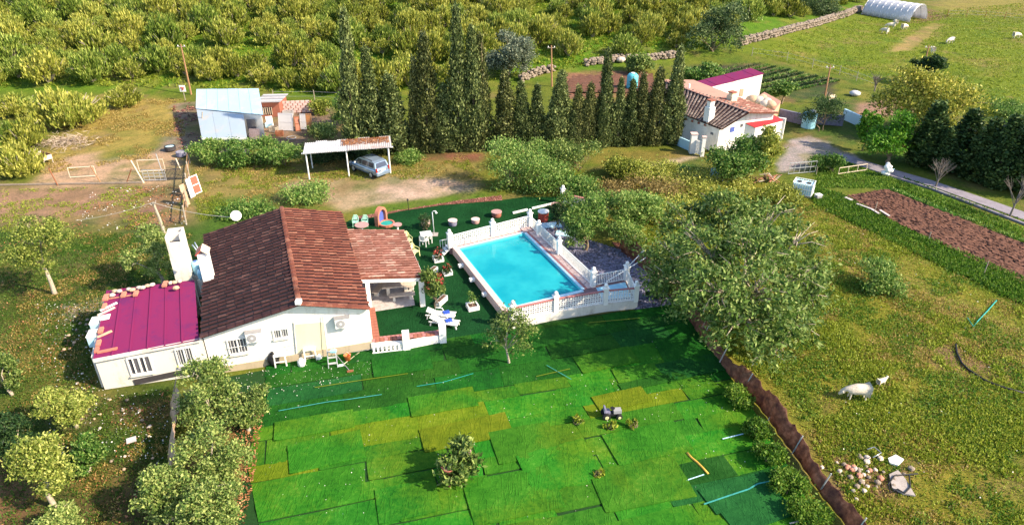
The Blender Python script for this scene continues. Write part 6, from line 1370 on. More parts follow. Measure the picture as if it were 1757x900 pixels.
# telegraph poles
def telegraph(u, v, ut, vt, label):
    p = T(u, v); d = ray(ut, vt); t = p.y/d.y; top = Vector((d.x*t, p.y, CAM_H+d.z*t)); o = thing('telegraph_pole', label, 'pole', p, 0, 'telegraph poles')
    MB().tube([p-Vector((0, 0, 0.3)), p.lerp(top, 0.5), top], [0.13, 0.10, 0.08], 7).build('shaft', 'wood', o); c = top-Vector((0, 0, 0.3)); MB().bar(c-Vector((0.5, 0, 0)), c+Vector((0.5, 0, 0)), 0.09).build('cross_arm', 'grey_wood', o)
    for s in (-0.4, 0.4): MB().lathe([(0.05, 0), (0.07, 0.08), (0.03, 0.16)], 8, (c.x+s, c.y, c.z+0.05)).build('insulator', 'white', o)
telegraph(328, 162, 310, 76, 'reddish brown pole leaning in the scrub above the shed'); telegraph(947, 148, 946, 78, 'thin brown pole behind the cypress row near the stone wall'); telegraph(1413, 178, 1425, 112, 'brown pole with crossbar at the corner of the crop plot'); telegraph(1587, 108, 1594, 78, 'short pole above the dark round tree on the meadow')
sp = G(318, 172); o = thing('sign_board', 'small white square board with dark red marks left of the shed', 'sign', sp); link('post', MB().box((0, 0, 0.7), (0.07, 0.07, 1.4)).mesh('post', 'grey_wood'), o); link('board', MB().box((0, -0.05, 1.5), (0.75, 0.04, 0.8)).mesh('board', 'white'), o)
for i, (x, z) in enumerate(((-0.12, 1.62), (0.12, 1.58), (0.0, 1.38))): link('mark', MB().ball((x, -0.08, z), 0.11, 8, 5).mesh('mark', 'red_paint'), o)
# ---------------------------------------------------------------- brown sheets of the orchard fence
def net_run(name, pts, h, mat, label, seed, lean=0.0, post_mat='grey_wood', step=0.22):
    rg = random.Random(seed); o = thing(name, label, 'fence', pts[0]); V = []; F = []; P = []
    for a, b in zip(pts[:-1], pts[1:]):
        n = max(int((b-a).length/step), 1); P += [a.lerp(b, i/n) for i in range(n)]
    P.append(pts[-1]); rows = 5; d = (pts[-1]-pts[0]).normalized(); s = Vector((d.y, -d.x, 0)); ph = rg.uniform(0, 6)
    for i, p in enumerate(P):
        sg = 0.28*math.sin(i*0.13+ph)+0.12*math.sin(i*0.43)+rg.uniform(-0.03, 0.03); hh = h*(1+sg)*(0.82 if i % 11 in (4, 5, 6) else 1.0)
        for r_ in range(rows):
            t = r_/(rows-1); V.append(p+s*(0.035*math.sin(i*1.7)+0.05*math.sin(i*0.37+r_*0.6)+lean*t+rg.uniform(-0.02, 0.02))+Vector((0, 0, 0.02+hh*t)))
    F = [(i*rows+r_, (i+1)*rows+r_, (i+1)*rows+r_+1, i*rows+r_+1) for i in range(len(P)-1) for r_ in range(rows-1)]
    ob = MB().add(V, F).build('netting', mat, o, smooth_=True); md = ob.modifiers.new('thick', 'SOLIDIFY'); md.thickness = 0.015
    for p in P[::11]: MB().tube([p-Vector((0, 0, 0.1)), p+s*(lean*1.05)+Vector((0, 0, h*1.12))], 0.035, 5).build('post', post_mat, o)
    return o
net_run('net_fence', [G(u, v) for u, v in ((1062, 424), (1112, 462), (1162, 516), (1204, 582))], 1.0, 'net', 'rusty brown shade net behind the slate bed and under the walnut', 4, -0.3)
net_run('net_fence', [G(u, v) for u, v in ((1204, 582), (1238, 632), (1280, 672), (1330, 735), (1378, 805), (1420, 862), (1475, 935))], 0.95, 'net', 'sagging brown shade net fence between lawn and field', 5, -0.35, 'galv')
net_run('orchard_fence', [G(u, v) for u, v in ((293, 690), (296, 730), (291, 775), (288, 830), (286, 905))], 1.3, 'tan_brick', 'torn tan sheet fence left of the olive trees', 6, -0.55)
# ---------------------------------------------------------------- farmhouse group at the upper right
nE, fE = G(1236, 221, 2.7), G(1130, 180, 2.7); nR, fR = G(1283, 192, 4.2), G(1131, 136, 4.2)
sR = (nR-nE); nE2 = Vector((nR.x+sR.x*1.0, nR.y+sR.y*1.0, 2.7)); fE2 = Vector((fR.x+sR.x*1.0, fR.y+sR.y*1.0, 2.7))
nE2 = G(1334, 193, 3.3); fE2 = G(1190, 137, 3.3)
farm = thing('farmhouse', 'long white farmhouse with grey brown tiled roof at the upper right', 'house', (nE.x, nE.y, 0))
def inset(p, q, k): return Vector(p).lerp(Vector(q), k)
ctr_ = (nE+fE+nE2+fE2)/4
fw_ = [inset((p.x, p.y, 0), (ctr_.x, ctr_.y, 0), 0.05) for p in (nE, nE2, fE2, fE)]
def farm_gable(a, r_, b, za, zr, zb, name):
    d = (Vector((b.x, b.y, 0))-Vector((a.x, a.y, 0))).normalized(); n = Vector((-d.y, d.x, 0))*0.3
    vs = [(a.x, a.y, -0.02), (b.x, b.y, -0.02), (b.x, b.y, zb), (r_.x, r_.y, zr), (a.x, a.y, za)]; vs += [(x+n.x, y+n.y, z) for x, y, z in vs]
    return MB().add(vs, [(0, 1, 2, 3, 4), (9, 8, 7, 6, 5)]+[(i, i+5, (i+1) % 5+5, (i+1) % 5) for i in range(5)]).build(name, 'white_wall', farm)
rmid = inset(nR, ctr_, 0.05)
rm = Vector((fw_[0].x+(fw_[1].x-fw_[0].x)*0.48, fw_[0].y+(fw_[1].y-fw_[0].y)*0.48, 0)); farm_gable(fw_[0], rm, fw_[1], 2.55, 4.0, 3.15, 'gable_wall')
def fwall(a, b, za, zb, name, mat='white_wall', th=0.3):
    d = (b-a).normalized(); n = Vector((-d.y, d.x, 0))*th; return MB().prism([(a.x, a.y), (b.x, b.y), (b.x+n.x, b.y+n.y), (a.x+n.x, a.y+n.y)], -0.02, [za, zb, zb, za]).build(name, mat, farm)
fwall(fw_[3], fw_[0]+Vector((-0.02, 0.02, 0)), 2.55, 2.55, 'left_wall'); fwall(fw_[1], fw_[2], 3.15, 3.15, 'right_wall'); fwall(fw_[2], fw_[3], 2.6, 2.5, 'far_wall')
ovf = (nE-fE).normalized()*0.2
tiled(farm, fE, nE+ovf, nR+ovf, fR, 'tile_grey', 0.46, 0.6, 60, 11, 'tile_shaded'); tiled(farm, nE2+ovf, inset(nE2, fE2, 0.42), inset(nR, fR, 0.42), nR+ovf, 'tile_pale', 0.42, 0.6, 0, 12, 'tile_red')
MB().slab([inset(nR, fR, 0.42), inset(nE2, fE2, 0.42), fE2, fR], 0.08).build('flat_roof', 'flat_pink', farm); ridge_caps(farm, nR+ovf, fR, 'flat_pink', 22)
# left wall features
fln = Vector((fw_[0].y-fw_[3].y, -(fw_[0].x-fw_[3].x), 0)).normalized(); fln = -fln if fln.x > 0 else fln
def FW(u, v, out=0.05): return on_plane(u, v, fw_[0], fln)+fln*out
def quad_on(pt, u0, v0, u1, v1, name, mat, parent, out=0.04):
    a, b = pt(u0, v1, out), pt(u1, v1, out); h = pt(u0, v0, out).z-a.z; b = Vector((b.x, b.y, a.z)); return MB().slab([a, b, b+Vector((0, 0, h)), a+Vector((0, 0, h))], 0.05).build(name, mat, parent)
quad_on(FW, 1161, 202, 1168, 214, 'door', 'blue_paint', farm); quad_on(FW, 1219, 226, 1224, 230, 'window', 'pane', farm)
for u in (1178, 1189, 1200, 1211): a = FW(u, 204+(u-1178)*0.3, 0.1); MB().ball(a, 0.14, 8, 5).build('wall_pot', 'terracotta', farm)
fgn = Vector((fw_[1].y-fw_[0].y, -(fw_[1].x-fw_[0].x), 0)).normalized(); fgn = -fgn if fgn.y > 0 else fgn
def FG(u, v, out=0.05): return on_plane(u, v, fw_[0], fgn)+fgn*out
quad_on(FG, 1252, 219, 1259, 227, 'window', 'blue_paint', farm); quad_on(FG, 1270, 213, 1274, 218, 'window', 'pane', farm)
def small_chimney(u, v, zb, vt, w, mat, label):
    p = G(u, v, zb); h = height_for(p, vt); o = thing('chimney', label, 'chimney', p); MB().box((p.x, p.y, p.z+h*0.3-0.3), (w, w, h*0.6+0.6), 0.5).build('base', mat, o); MB().box((p.x, p.y, p.z+h*0.75), (w*0.7, w*0.7, h*0.3), 0.5).build('shaft', mat, o); MB().box((p.x, p.y, p.z+h*0.95), (w*0.9, w*0.9, 0.1), 0.5).build('cap', 'terracotta', o)
small_chimney(1216, 203, 3.1, 170, 0.75, 'white', 'tall white stepped chimney on the farmhouse roof'); small_chimney(1255, 173, 3.8, 157, 0.8, 'patch_render', 'squat cream chimney behind the farmhouse ridge')
for i, (u, v, vt) in enumerate(((1163, 148, 139), (1182, 153, 144))): p = G(u, v, 4.0); props(MB().tube([p, p+Vector((0, 0, height_for(p, vt)))], 0.10, 7).build('vent_pipe', 'white_metal'), ('left' if i == 0 else 'right') + ' white vent pipe on the pink roof of the farmhouse', 'pipe', 'vent pipes on the farmhouse')
# tall white store behind
kz = 3.0
k0, k1, k2, k3 = G(1213, 150, kz), G(1311, 124, 4.4), G(1254, 123, 4.4), G(1193, 140, kz)
store = thing('farm_store', 'white store building with sloping purple roof behind the farmhouse', 'building', (k0.x, k0.y, 0))
k1 = G(1311, 126, 4.2); k2 = k1+(k3-k0)*1.0
for k in range(6):
    t0, t1 = k/6, (k+1)/6-0.004; dz = Vector((0, 0, 0.02*(k % 2))); MB().slab([k0.lerp(k1, t0)+dz, k0.lerp(k1, t1)+dz, k3.lerp(k2, t1)+dz, k3.lerp(k2, t0)+dz], 0.08).build('roof_sheet', 'purple_roof', store)
b = [k0, k1, k2, k3]; cc = sum(b, Vector((0, 0, 0)))/4; b = [inset(p, cc, 0.03) for p in b]; MB().prism([(p.x, p.y) for p in b], -0.02, [p.z-0.1 for p in b]).build('walls', 'white_wall', store)
sn = Vector(((k1-k0).y, -(k1-k0).x, 0)).normalized()
def SW(u, v, out=0.05): return on_plane(u, v, b[0], sn)+sn*out
quad_on(SW, 1268, 153, 1274, 165, 'door', 'tan_brick', store)
# low red lean-to
l0, l1, l2 = G(1296, 219, 2.3), G(1346, 206, 2.3), G(1321, 194, 2.9); l3 = l0+(l2-l1); l3.z = 2.9
lean = thing('lean_to', 'white lean-to with bright red sheet roof on the farmhouse gable', 'shed', (l0.x, l0.y, 0))
for k in range(4):
    t0, t1 = k/4, (k+1)/4-0.004; MB().slab([l0.lerp(l1, t0), l0.lerp(l1, t1), l3.lerp(l2, t1), l3.lerp(l2, t0)], 0.06).build('roof_sheet', 'red_roof', lean)
bb4 = [l0, l1, l2, l3]; cc = sum(bb4, Vector((0, 0, 0)))/4; bb4 = [inset(p, cc, 0.04) for p in bb4]; MB().prism([(p.x, p.y) for p in bb4], -0.02, [p.z-0.08 for p in bb4]).build('walls', 'white_wall', lean)
e0 = l1+Vector((0.1, -0.1, 0)); e1 = l2+Vector((0.6, 0, 0)); MB().bar(Vector((e0.x, e0.y, 1.25)), Vector((e1.x, e1.y, 1.25)), 0.25, 2.5).build('end_wall', 'white_wall', lean)
# terrace with stones
q = [G(1285, 172, 2.2), G(1330, 186, 2.2), G(1340, 172, 2.2), G(1312, 157, 2.2)]; ter = thing('stone_store', 'low flat roofed store with pale boulders heaped on it', 'store', (q[0].x, q[0].y, 0))
MB().prism([(p.x, p.y) for p in q], -0.02, 2.0).build('walls', 'tan_brick', ter); MB().prism([(p.x, p.y) for p in q], 2.0, 2.12).build('roof', 'flat_pink', ter)
for i, (u, v, r_) in enumerate(((1292, 171, 0.75), (1302, 172, 0.7), (1308, 168, 0.6), (1316, 174, 0.6), (1322, 179, 0.65), (1312, 178, 0.6))):
    p = G(u, v, 2.4); m = MB().ball((0, 0, 0), r_, 9, 6, 0.7); rg_ = random.Random(i); m.v = [(x*rg_.uniform(0.88, 1.1), y*rg_.uniform(0.88, 1.1), z) for x, y, z in m.v]; props(link('boulder', m.mesh('boulder', 'pale_stone' if i % 2 else 'tan_brick', True), None, p), 'pale rounded boulder in the heap beside the farm store', 'boulder', 'boulders beside the farm store')
# entrance gate, blue wall, flower pots
gx_ = G(1190, 262); eg = thing('entrance_gate', 'white pillars and small slatted gate before the farmhouse', 'gate', gx_)
for u, v, w in ((1187, 262, 0.6), (1204, 268, 0.35)): p = G(u, v); MB().box((p.x, p.y, 1.0), (w, w, 2.0)).build('pillar', 'white', eg); MB().box((p.x, p.y, 2.05), (w+0.1, w+0.1, 0.1)).build('pillar_cap', 'paver', eg)
a, b_ = G(1190, 263), G(1203, 268)
for k in range(7): p = a.lerp(b_, (k+0.5)/7); MB().bar(p+Vector((0, 0, 0.1)), p+Vector((0, 0, 1.5)), 0.08).build('gate_slat', 'white', eg)
for z in (0.3, 1.3): MB().bar(a+Vector((0, 0, z)), b_+Vector((0, 0, z)), 0.05).build('gate_rail', 'white', eg)
a, b_ = G(1160, 248), G(1184, 259); props(MB().bar(a+Vector((0, 0, 0.5)), b_+Vector((0, 0, 0.5)), 0.2, 1.0).build('yard_wall', 'pale_blue'), 'low pale blue wall left of the white entrance gate', 'wall')
for i, (u, v) in enumerate(((1170, 236), (1185, 240), (1192, 243), (1203, 246), (1212, 248), (1222, 248))):
    bush('potted_plant', ('leftmost', 'second', 'third', 'fourth', 'fifth', 'rightmost')[i] + ' potted plant along the shaded farmhouse wall', 'plant', u, v, 12, 14, 'leaf_dark', 500+i*3, leaf=0.2, clumps=22, per=18, group='plants along the farmhouse wall')
o = thing('orange_bin', 'orange tub beside the last cypress near the farmhouse', 'tub', G(1158, 244)); link('body', MB().lathe([(0.5, 0), (0.6, 0.7), (0.64, 0.72), (0.55, 0.66)], 14).mesh('body', 'orange'), o); link('contents', MB().lathe([(0.52, 0.6), (0.02, 0.64)], 12).mesh('contents', 'dark'), o)
# white pier and long low walls right of the farmhouse
pr_ = G(1386, 218); o = thing('gate_pier', 'round pale blue and white gate pier right of the farmhouse', 'pier', pr_); link('shaft', MB().lathe([(0.75, 0), (0.75, 1.5), (0.8, 1.55)], 16).mesh('shaft', 'sky_blue'), o); link('cap', MB().ball((0.2, 0, 1.75), 0.42, 10, 6, 0.6).mesh('cap', 'white'), o)
for (u0, v0, u1, v1, mt, lab) in ((1336, 196, 1378, 206, 'slate', 'slate grey yard wall between farmhouse and pier'), (1446, 196, 1490, 216, 'pale_blue', 'pale blue low wall behind the dark bush'), (1395, 204, 1445, 208, 'slate', 'grey wall hidden behind the dark bush')):
    a, b_ = G(u0, v0+8), G(u1, v1+8); props(MB().bar(a+Vector((0, 0, 0.6)), b_+Vector((0, 0, 0.6)), 0.25, 1.2).build('yard_wall', mt), lab, 'wall', 'yard walls right of the farmhouse')
# driveway gate
bar_gate('mesh_gate', ((1352, 300), (1398, 296), 280), 'grey metal mesh gate across the farm driveway', 'galv', 5, 3)
# white things leaning in the brambles, water tank
gw_ = 'white panels in the brambles'
slab_thing('leaning_sheet', 1200, 318, 0.95, 0.95, 0.1, 'white', 'bright square white panel lying in the brambles', 'panel', 0.5, group=gw_); slab_thing('leaning_sheet', 1225, 308, 0.75, 1.1, 0.0, 'pale_blue', 'upright pale blue panel left of the fig tree', 'panel', 0.1, group=gw_); slab_thing('leaning_sheet', 1259, 312, 1.6, 0.6, -0.6, 'white', 'tilted white board below the fig tree', 'board', 0.9, group=gw_); slab_thing('leaning_sheet', 1246, 318, 0.7, 0.6, 0.2, 'panel_white', 'low white panel left of the tilted board', 'panel', 0.6, group=gw_)
o = thing('rubbish_heap', 'brown heap of broken wood under the fig tree', 'heap', G(1315, 312)); jr = random.Random(2)
for i in range(16): c = Vector((jr.uniform(-0.9, 0.9), jr.uniform(-0.5, 0.5), jr.uniform(0.1, 0.7))); d = Vector((jr.uniform(-1, 1), jr.uniform(-1, 1), jr.uniform(-0.3, 0.6)))*0.6; link('plank', MB().bar(c-d, c+d, 0.14, 0.04).mesh('plank', jr.choice(['wood', 'grey_wood', 'pink_brick'])), o)
p = G(1376, 333); tk = thing('water_tank', 'white caged water container with blue side beside the bramble patch', 'tank', p, -0.55)
link('body', MB().box((0, 0, 0.62), (1.55, 1.15, 1.0)).mesh('body', 'pale_blue'), tk); link('pallet', MB().box((0, 0, 0.07), (1.65, 1.25, 0.12)).mesh('pallet', 'grey_wood'), tk)
for k in range(9):
    x = -0.8+k*0.2
    for s in (-1, 1): link('cage_bar', MB().bar((x, s*0.62, 0.1), (x, s*0.62, 1.22), 0.05).mesh('cage_bar', 'white'), tk)
for k in range(6):
    y = -0.55+k*0.22
    for s in (-1, 1): link('cage_bar', MB().bar((s*0.82, y, 0.1), (s*0.82, y, 1.22), 0.06).mesh('cage_bar', 'white'), tk)
for z in (0.2, 0.7, 1.22):
    for s in (-1, 1): link('cage_rail', MB().bar((-0.82, s*0.64, z), (0.82, s*0.64, z), 0.05).mesh('cage_rail', 'white'), tk); link('cage_rail', MB().bar((s*0.84, -0.62, z), (s*0.84, 0.62, z), 0.05).mesh('cage_rail', 'white'), tk)
for s in (-0.4, 0.4): link('lid', MB().lathe([(0.2, 0), (0.2, 0.08)], 12, (s, 0, 1.12)).mesh('lid', 'dark'), tk)
o = thing('small_box', 'small white and grey box right of the water container', 'box', G(1403, 341), 0.3); link('body', MB().box((0, 0, 0.2), (0.5, 0.4, 0.4)).mesh('body', 'grey'), o); link('lid', MB().box((0, 0, 0.42), (0.54, 0.44, 0.05)).mesh('lid', 'white'), o)
# white wrapped thing on the verge
o = thing('wrapped_bundle', 'white plastic wrapped bundle standing on the road verge', 'bundle', G(1522, 302)); jr = random.Random(9); m = MB()
for i in range(9): m.ball((jr.uniform(-0.35, 0.35), jr.uniform(-0.2, 0.2), 0.25+i*0.11), jr.uniform(0.18, 0.34), 8, 5, jr.uniform(0.6, 1.1))
link('wrap', m.mesh('wrap', 'white', True), o); link('strap', MB().bar((-0.4, -0.25, 0.5), (0.4, -0.2, 0.8), 0.06).mesh('strap', 'pale_blue'), o)
# pergola rails by the driveway hedge
bar_gate('garden_rail', ((1438, 300), (1486, 293), 288), 'low pale rail of poles beside the ivy hedge', 'plank_pale', 3, 2)
# plot stakes
for i, (u, v, vt) in enumerate(((1500, 366, 346), (1593, 412, 398), (1400, 300, 286), (1688, 470, 448))): upright(u, v, vt, 0.03, 'grey_wood', ('stake at the upper left of the ploughed plot', 'stake in the middle of the plot edge', 'stake above the ploughed plot near the tank', 'stake at the lower right of the plot edge')[i], 'stake', 'stakes of the ploughed plot')
for i, (pts, w) in enumerate((([(1450, 338), (1462, 343)], 0.5), ([(1470, 349), (1495, 358), (1508, 366)], 0.35), ([(1510, 360), (1526, 370)], 0.35))):
    q = [G(u, v, 0.17) for u, v in pts]; m = MB()
    for a, b_ in zip(q[:-1], q[1:]): m.bar(a, b_, w*0.6, 0.03)
    props(m.build('plastic_sheet', 'dull_plastic'), ('upper', 'longest', 'right')[i] + ' strip of white plastic on the ploughed plot edge', 'plastic strip', 'plastic strips on the ploughed plot')
# plastic tunnel
t0, t1 = T(1484, 24), T(1566, 38); ax = (t1-t0).xy.normalized(); sd = Vector((-ax.y, ax.x)); rad = 2.9; tun = thing('plastic_tunnel', 'white plastic film tunnel at the end of the stone wall', 'greenhouse', t0); Lt = (t1-t0).length
nr = 8; V = []
for i in range(nr*3+1):
    s = i/(nr*3); sg = 0.0 if i % 3 == 0 else -0.06; c = t0.xy.lerp(t1.xy, s)+sd*rad*0.6
    for k in range(13): a = math.pi*k/12; w = c+sd*(-math.cos(a)*(rad+sg)); V.append(Vector((w.x, w.y, t0.z+math.sin(a)*(3.1+sg))))
F = [(i*13+k, (i+1)*13+k, (i+1)*13+k+1, i*13+k+1) for i in range(nr*3) for k in range(12)]; ob = MB().add(V, F).build('film', 'film', tun, smooth_=True); ob.modifiers.new('thick', 'SOLIDIFY').thickness = 0.02
for i in range(nr+1):
    c = t0.xy.lerp(t1.xy, i/nr)+sd*rad*0.6; pts = [Vector((*(c+sd*(-math.cos(math.pi*k/10)*(rad+0.03))), t0.z+math.sin(math.pi*k/10)*3.06)) for k in range(11)]; MB().tube(pts, 0.045, 5).build('hoop', 'galv', tun)
c = t0.xy+sd*rad*0.6; MB().add([Vector((*(c+sd*(-math.cos(math.pi*k/10)*rad)), t0.z+math.sin(math.pi*k/10)*3.0)) for k in range(11)], [tuple(range(11))]).build('end_film', 'film', tun).modifiers.new('thick', 'SOLIDIFY').thickness = 0.02
# dry stone walls
def stone_wall(pix, label, h, seed):
    rg = random.Random(seed); pts = [T(u, v) for u, v in pix]; o = thing('stone_wall', label, 'wall', pts[0]); m = MB()
    for a, b_ in zip(pts[:-1], pts[1:]):
        n = int((b_-a).length/0.5); d = (b_-a).normalized(); s = Vector((d.y, -d.x, 0))
        for i in range(n):
            for r_ in range(3):
                for lay in (-1, 1):
                    c = a.lerp(b_, (i+rg.random())/n)+s*(lay*0.28+rg.uniform(-0.12, 0.12)); r0 = rg.uniform(0.22, 0.38); k = len(m.v); m.ball((0, 0, 0), r0, 6, 4, rg.uniform(0.6, 0.9)); rz = rg.uniform(0, 3)
                    m.v[k:] = [(c.x+x*rg.uniform(0.8, 1.3), c.y+y*rg.uniform(0.8, 1.3), float(hill(c.x, c.y))+0.15+r_*h/3+z) for x, y, z in m.v[k:]]
    off_ = root_loc(o); m.v = [(x-off_.x, y-off_.y, z-off_.z) for x, y, z in m.v]; ob = link('stones', m.mesh('stones', 'stone'), o); ob['kind'] = 'stuff'
stone_wall([(1268, 78), (1330, 62), (1400, 44), (1450, 28), (1476, 18)], 'long dry stone wall running up from the holm oak to the tunnel', 1.1, 1); stone_wall([(892, 140), (920, 128), (950, 122)], 'short dry stone wall behind the cypress row', 0.9, 2); stone_wall([(1005, 112), (1060, 104), (1110, 104), (1170, 96)], 'tumbled stone wall above the far brown plot', 0.8, 3)
for i, (u, v) in enumerate(((1080, 104), (1065, 107))): p = T(u, v); props(link('rock', MB().ball((0, 0, 0.4), 0.9-0.2*i, 9, 6, 0.6).mesh('rock', 'pale_stone'), None, p), ('larger' if i == 0 else 'smaller') + ' pale rock above the far brown plot', 'rock', 'rocks above the far plot')
p = G(1084, 152); o = thing('cistern', 'turquoise water tank standing behind the cypress row', 'tank', p); link('body', MB().lathe([(0.7, 0), (0.75, 0.2), (0.75, 1.7), (0.5, 2.0), (0.2, 2.05)], 16).mesh('body', 'tank_cyan', True), o); link('lid', MB().lathe([(0.25, 2.03), (0.25, 2.12)], 12).mesh('lid', 'white'), o)
# wire fences in the distance
for i, (pix, lab) in enumerate(((((1290, 96), (1350, 104), (1440, 128), (1500, 150)), 'line of thin posts at the near edge of the meadow'), (((1625, 28), (1690, 30), (1757, 36)), 'rusty post and wire fence at the top right of the meadow'), (((470, 172), (540, 172), (620, 176)), 'thin wire fence behind the shed yard'))):
    pts = [T(*q) for q in pix]; o = thing('wire_fence', lab, 'fence', pts[0]); P = []
    for a, b_ in zip(pts[:-1], pts[1:]): n = max(int((b_-a).length/3.2), 1); P += [a.lerp(b_, k/n) for k in range(n)]
    P.append(pts[-1])
    for q in P: MB().tube([q-Vector((0, 0, 0.1)), q+Vector((0, 0, 1.3))], 0.05, 5).build('post', 'rust' if i == 1 else 'grey_wood', o)
    for z in (0.5, 1.1):
        m = MB()
        for a, b_ in zip(P[:-1], P[1:]): m.bar(a+Vector((0, 0, z)), b_+Vector((0, 0, z)), 0.02)
        m.build('wire', 'galv', o)
o = thing('plank_stack', 'leaning wooden plank frame at the corner of the crop plot', 'frame', G(1412, 178)); 
for i in range(5): link('plank', MB().bar((0.3*i, 0, 0), (0.3*i+0.3, 0.1, 1.5-0.12*i), 0.12, 0.04).mesh('plank', 'grey_wood'), o)
link('board', MB().box((0.9, -0.15, 0.7), (0.8, 0.05, 0.9), 0.4).mesh('board', 'plank_pale'), o)
o = thing('white_sack', 'pale sack lying in the grass before the lilac bush', 'sack', T(1466, 164)); link('bag', MB().ball((0, 0, 0.3), 0.7, 10, 6, 0.5).mesh('bag', 'panel_white', True), o); link('tie', MB().box((0.65, 0, 0.35), (0.2, 0.15, 0.15)).mesh('tie', 'rope'), o)
# ---------------------------------------------------------------- sheep
def sheep(loc, rz, k, label, grazing=True, group=None):
    o = thing('sheep', label, 'sheep', loc, rz, group)
    J = [(-0.48, 0, 0.63, .25, .25), (-0.25, 0, 0.64, .29, .31), (0.08, 0, 0.64, .29, .31), (0.36, 0, 0.66, .23, .25), (0.60, 0, 0.62 if grazing else 0.82, .12, .13), (0.76, 0, 0.42 if grazing else 0.95, .09, .10), (0.90, 0, 0.24 if grazing else 0.92, .055, .06)]
    E_ = [(i, i+1) for i in range(6)]
    for sx, x0 in ((-1, 0), (1, 3)):
        for sy in (-1, 1):
            b = len(J); X = J[x0][0]+(0.05 if sx < 0 else 0); J += [(X, sy*0.13, 0.50, .09, .09), (X+(0.05 if sx < 0 else -0.02), sy*0.14, 0.26, .045, .045), (X, sy*0.14, 0.02, .035, .035)]; E_ += [(x0, b), (b, b+1), (b+1, b+2)]
    b = len(J); J += [(-0.66, 0, 0.52, .04, .04), (-0.69, 0, 0.36, .03, .03)]; E_ += [(0, b), (b, b+1)]
    for sy in (-1, 1): b = len(J); hz = J[5][2]; J += [(0.72, sy*0.17, hz+0.06, .022, .03)]; E_ += [(5, b)]
    me = bpy.data.meshes.new('body'); me.from_pydata([j[:3] for j in J], E_, []); ob = link('body', me, o, None, None, (k, k, k)); me.materials.append(M('wool'))
    md = ob.modifiers.new('skin', 'SKIN')
    for i, j in enumerate(J): me.skin_vertices[0].data[i].radius = (j[3], j[4])
    me.skin_vertices[0].data[1].use_root = True; md.use_smooth_shade = True; s2 = ob.modifiers.new('sub', 'SUBSURF'); s2.levels = 1; s2.render_levels = 1
    return o
p = G(1468, 684); sheep((p.x, p.y, 0), math.pi-0.1, 1.08, 'white ewe grazing in the field right of the net fence'); p = G(1511, 660); sheep((p.x, p.y, 0), 0.4, 0.5, 'small white lamb behind the grazing ewe', False)
for i, (u, v, rz, lab) in enumerate(((1517, 58, 2.2, 'nearest of the sheep grazing left of the meadow path'), (1527, 49, 2.8, 'sheep just behind the nearest one left of the meadow path'), (1535, 43, 1.5, 'farthest sheep below the plastic tunnel'), (1551, 51, 0.4, 'sheep right of the group below the plastic tunnel'), (1629, 75, 3.6, 'sheep right of the meadow path'), (1599, 91, 1.2, 'sheep beside the short meadow pole'), (1743, 66, 0.1, 'sheep alone at the right edge of the meadow'))):
    p = T(u, v); sheep(p, rz, 1.15, lab, True, 'sheep on the far meadow')
# ---------------------------------------------------------------- terrace furniture
def local(o, name, mb, mat, sm=False): return link(name, mb.mesh(name, mat, sm), o)
# low wall with tiled coping
pA, pB_ = G(698, 598).xy, G(760, 586).xy; c0 = FRONT1+fdir*0.05
low = thing('terrace_wall', 'low white wall with red tiled coping and two square pillars before the terrace', 'wall', (pA.x, pA.y, 0)); rzl = math.atan2((pB_-c0).y, (pB_-c0).x)
def seg(a, b, h, w, name, mat, z0=0.0):
    return MB().bar((a.x, a.y, z0+h/2), (b.x, b.y, z0+h/2), w, h).build(name, mat, low)
seg(c0, pA, 0.55, 0.22, 'wall', 'white_wall'); seg(pA, pB_, 0.55, 0.22, 'wall', 'white_wall')
for p in (pA, pB_): MB().box((p.x, p.y, 0.62), (0.42, 0.42, 1.24), rzl).build('pillar', 'white', low)
me_c = MB().box((0, 0, 0), (0.30, 0.36, 0.05)).mesh('coping_tile', 'terracotta'); me_c2 = MB().box((0, 0, 0), (0.30, 0.26, 0.05)).mesh('coping_tile', 'coping_red'); n = 17
for i in range(n): q = c0.lerp(pB_, (i+0.5)/n); link('coping_tile', me_c if i % 3 else me_c2, low, (q.x-low.location.x, q.y-low.location.y+0.10, 0.60), (0, 0, rzl)); link('coping_tile', me_c2, low, (q.x-low.location.x+0.1, q.y-low.location.y+0.46, 0.50), (0, 0, rzl))
s0, s1 = G(636, 540).xy+Vector((0.1, 0)), c0+Vector((0.25, 0.35))
for i in range(11): q = s0.lerp(s1, (i+0.5)/11); link('coping_tile', me_c, low, (q.x-low.location.x, q.y-low.location.y, 0.52), (0, 0, math.atan2((s1-s0).y, (s1-s0).x)), (1.3, 1.2, 1))
MB().bar((s0.x, s0.y, 0.24), (s1.x, s1.y, 0.24), 0.3, 0.48).build('side_wall', 'white_wall', low); MB().bar((c0.x+0.1, c0.y+0.42, 0.22), (pB_.x-0.1, pB_.y+0.42, 0.22), 0.28, 0.44).build('inner_wall', 'terracotta', low)
# white pallet lying against the wall
q0, q1 = G(640, 606), G(698, 600); pal = thing('white_pallet', 'white slatted pallet leaning on the low terrace wall', 'pallet', q0, rzl)
for z in (0.06, 0.46): local(pal, 'rail', MB().box((0.95, -0.08+z*0.2, z), (1.95, 0.05, 0.09)), 'white')
for k in range(8): local(pal, 'slat', MB().box((0.08+k*0.25, -0.03, 0.27), (0.11, 0.04, 0.42)), 'white')
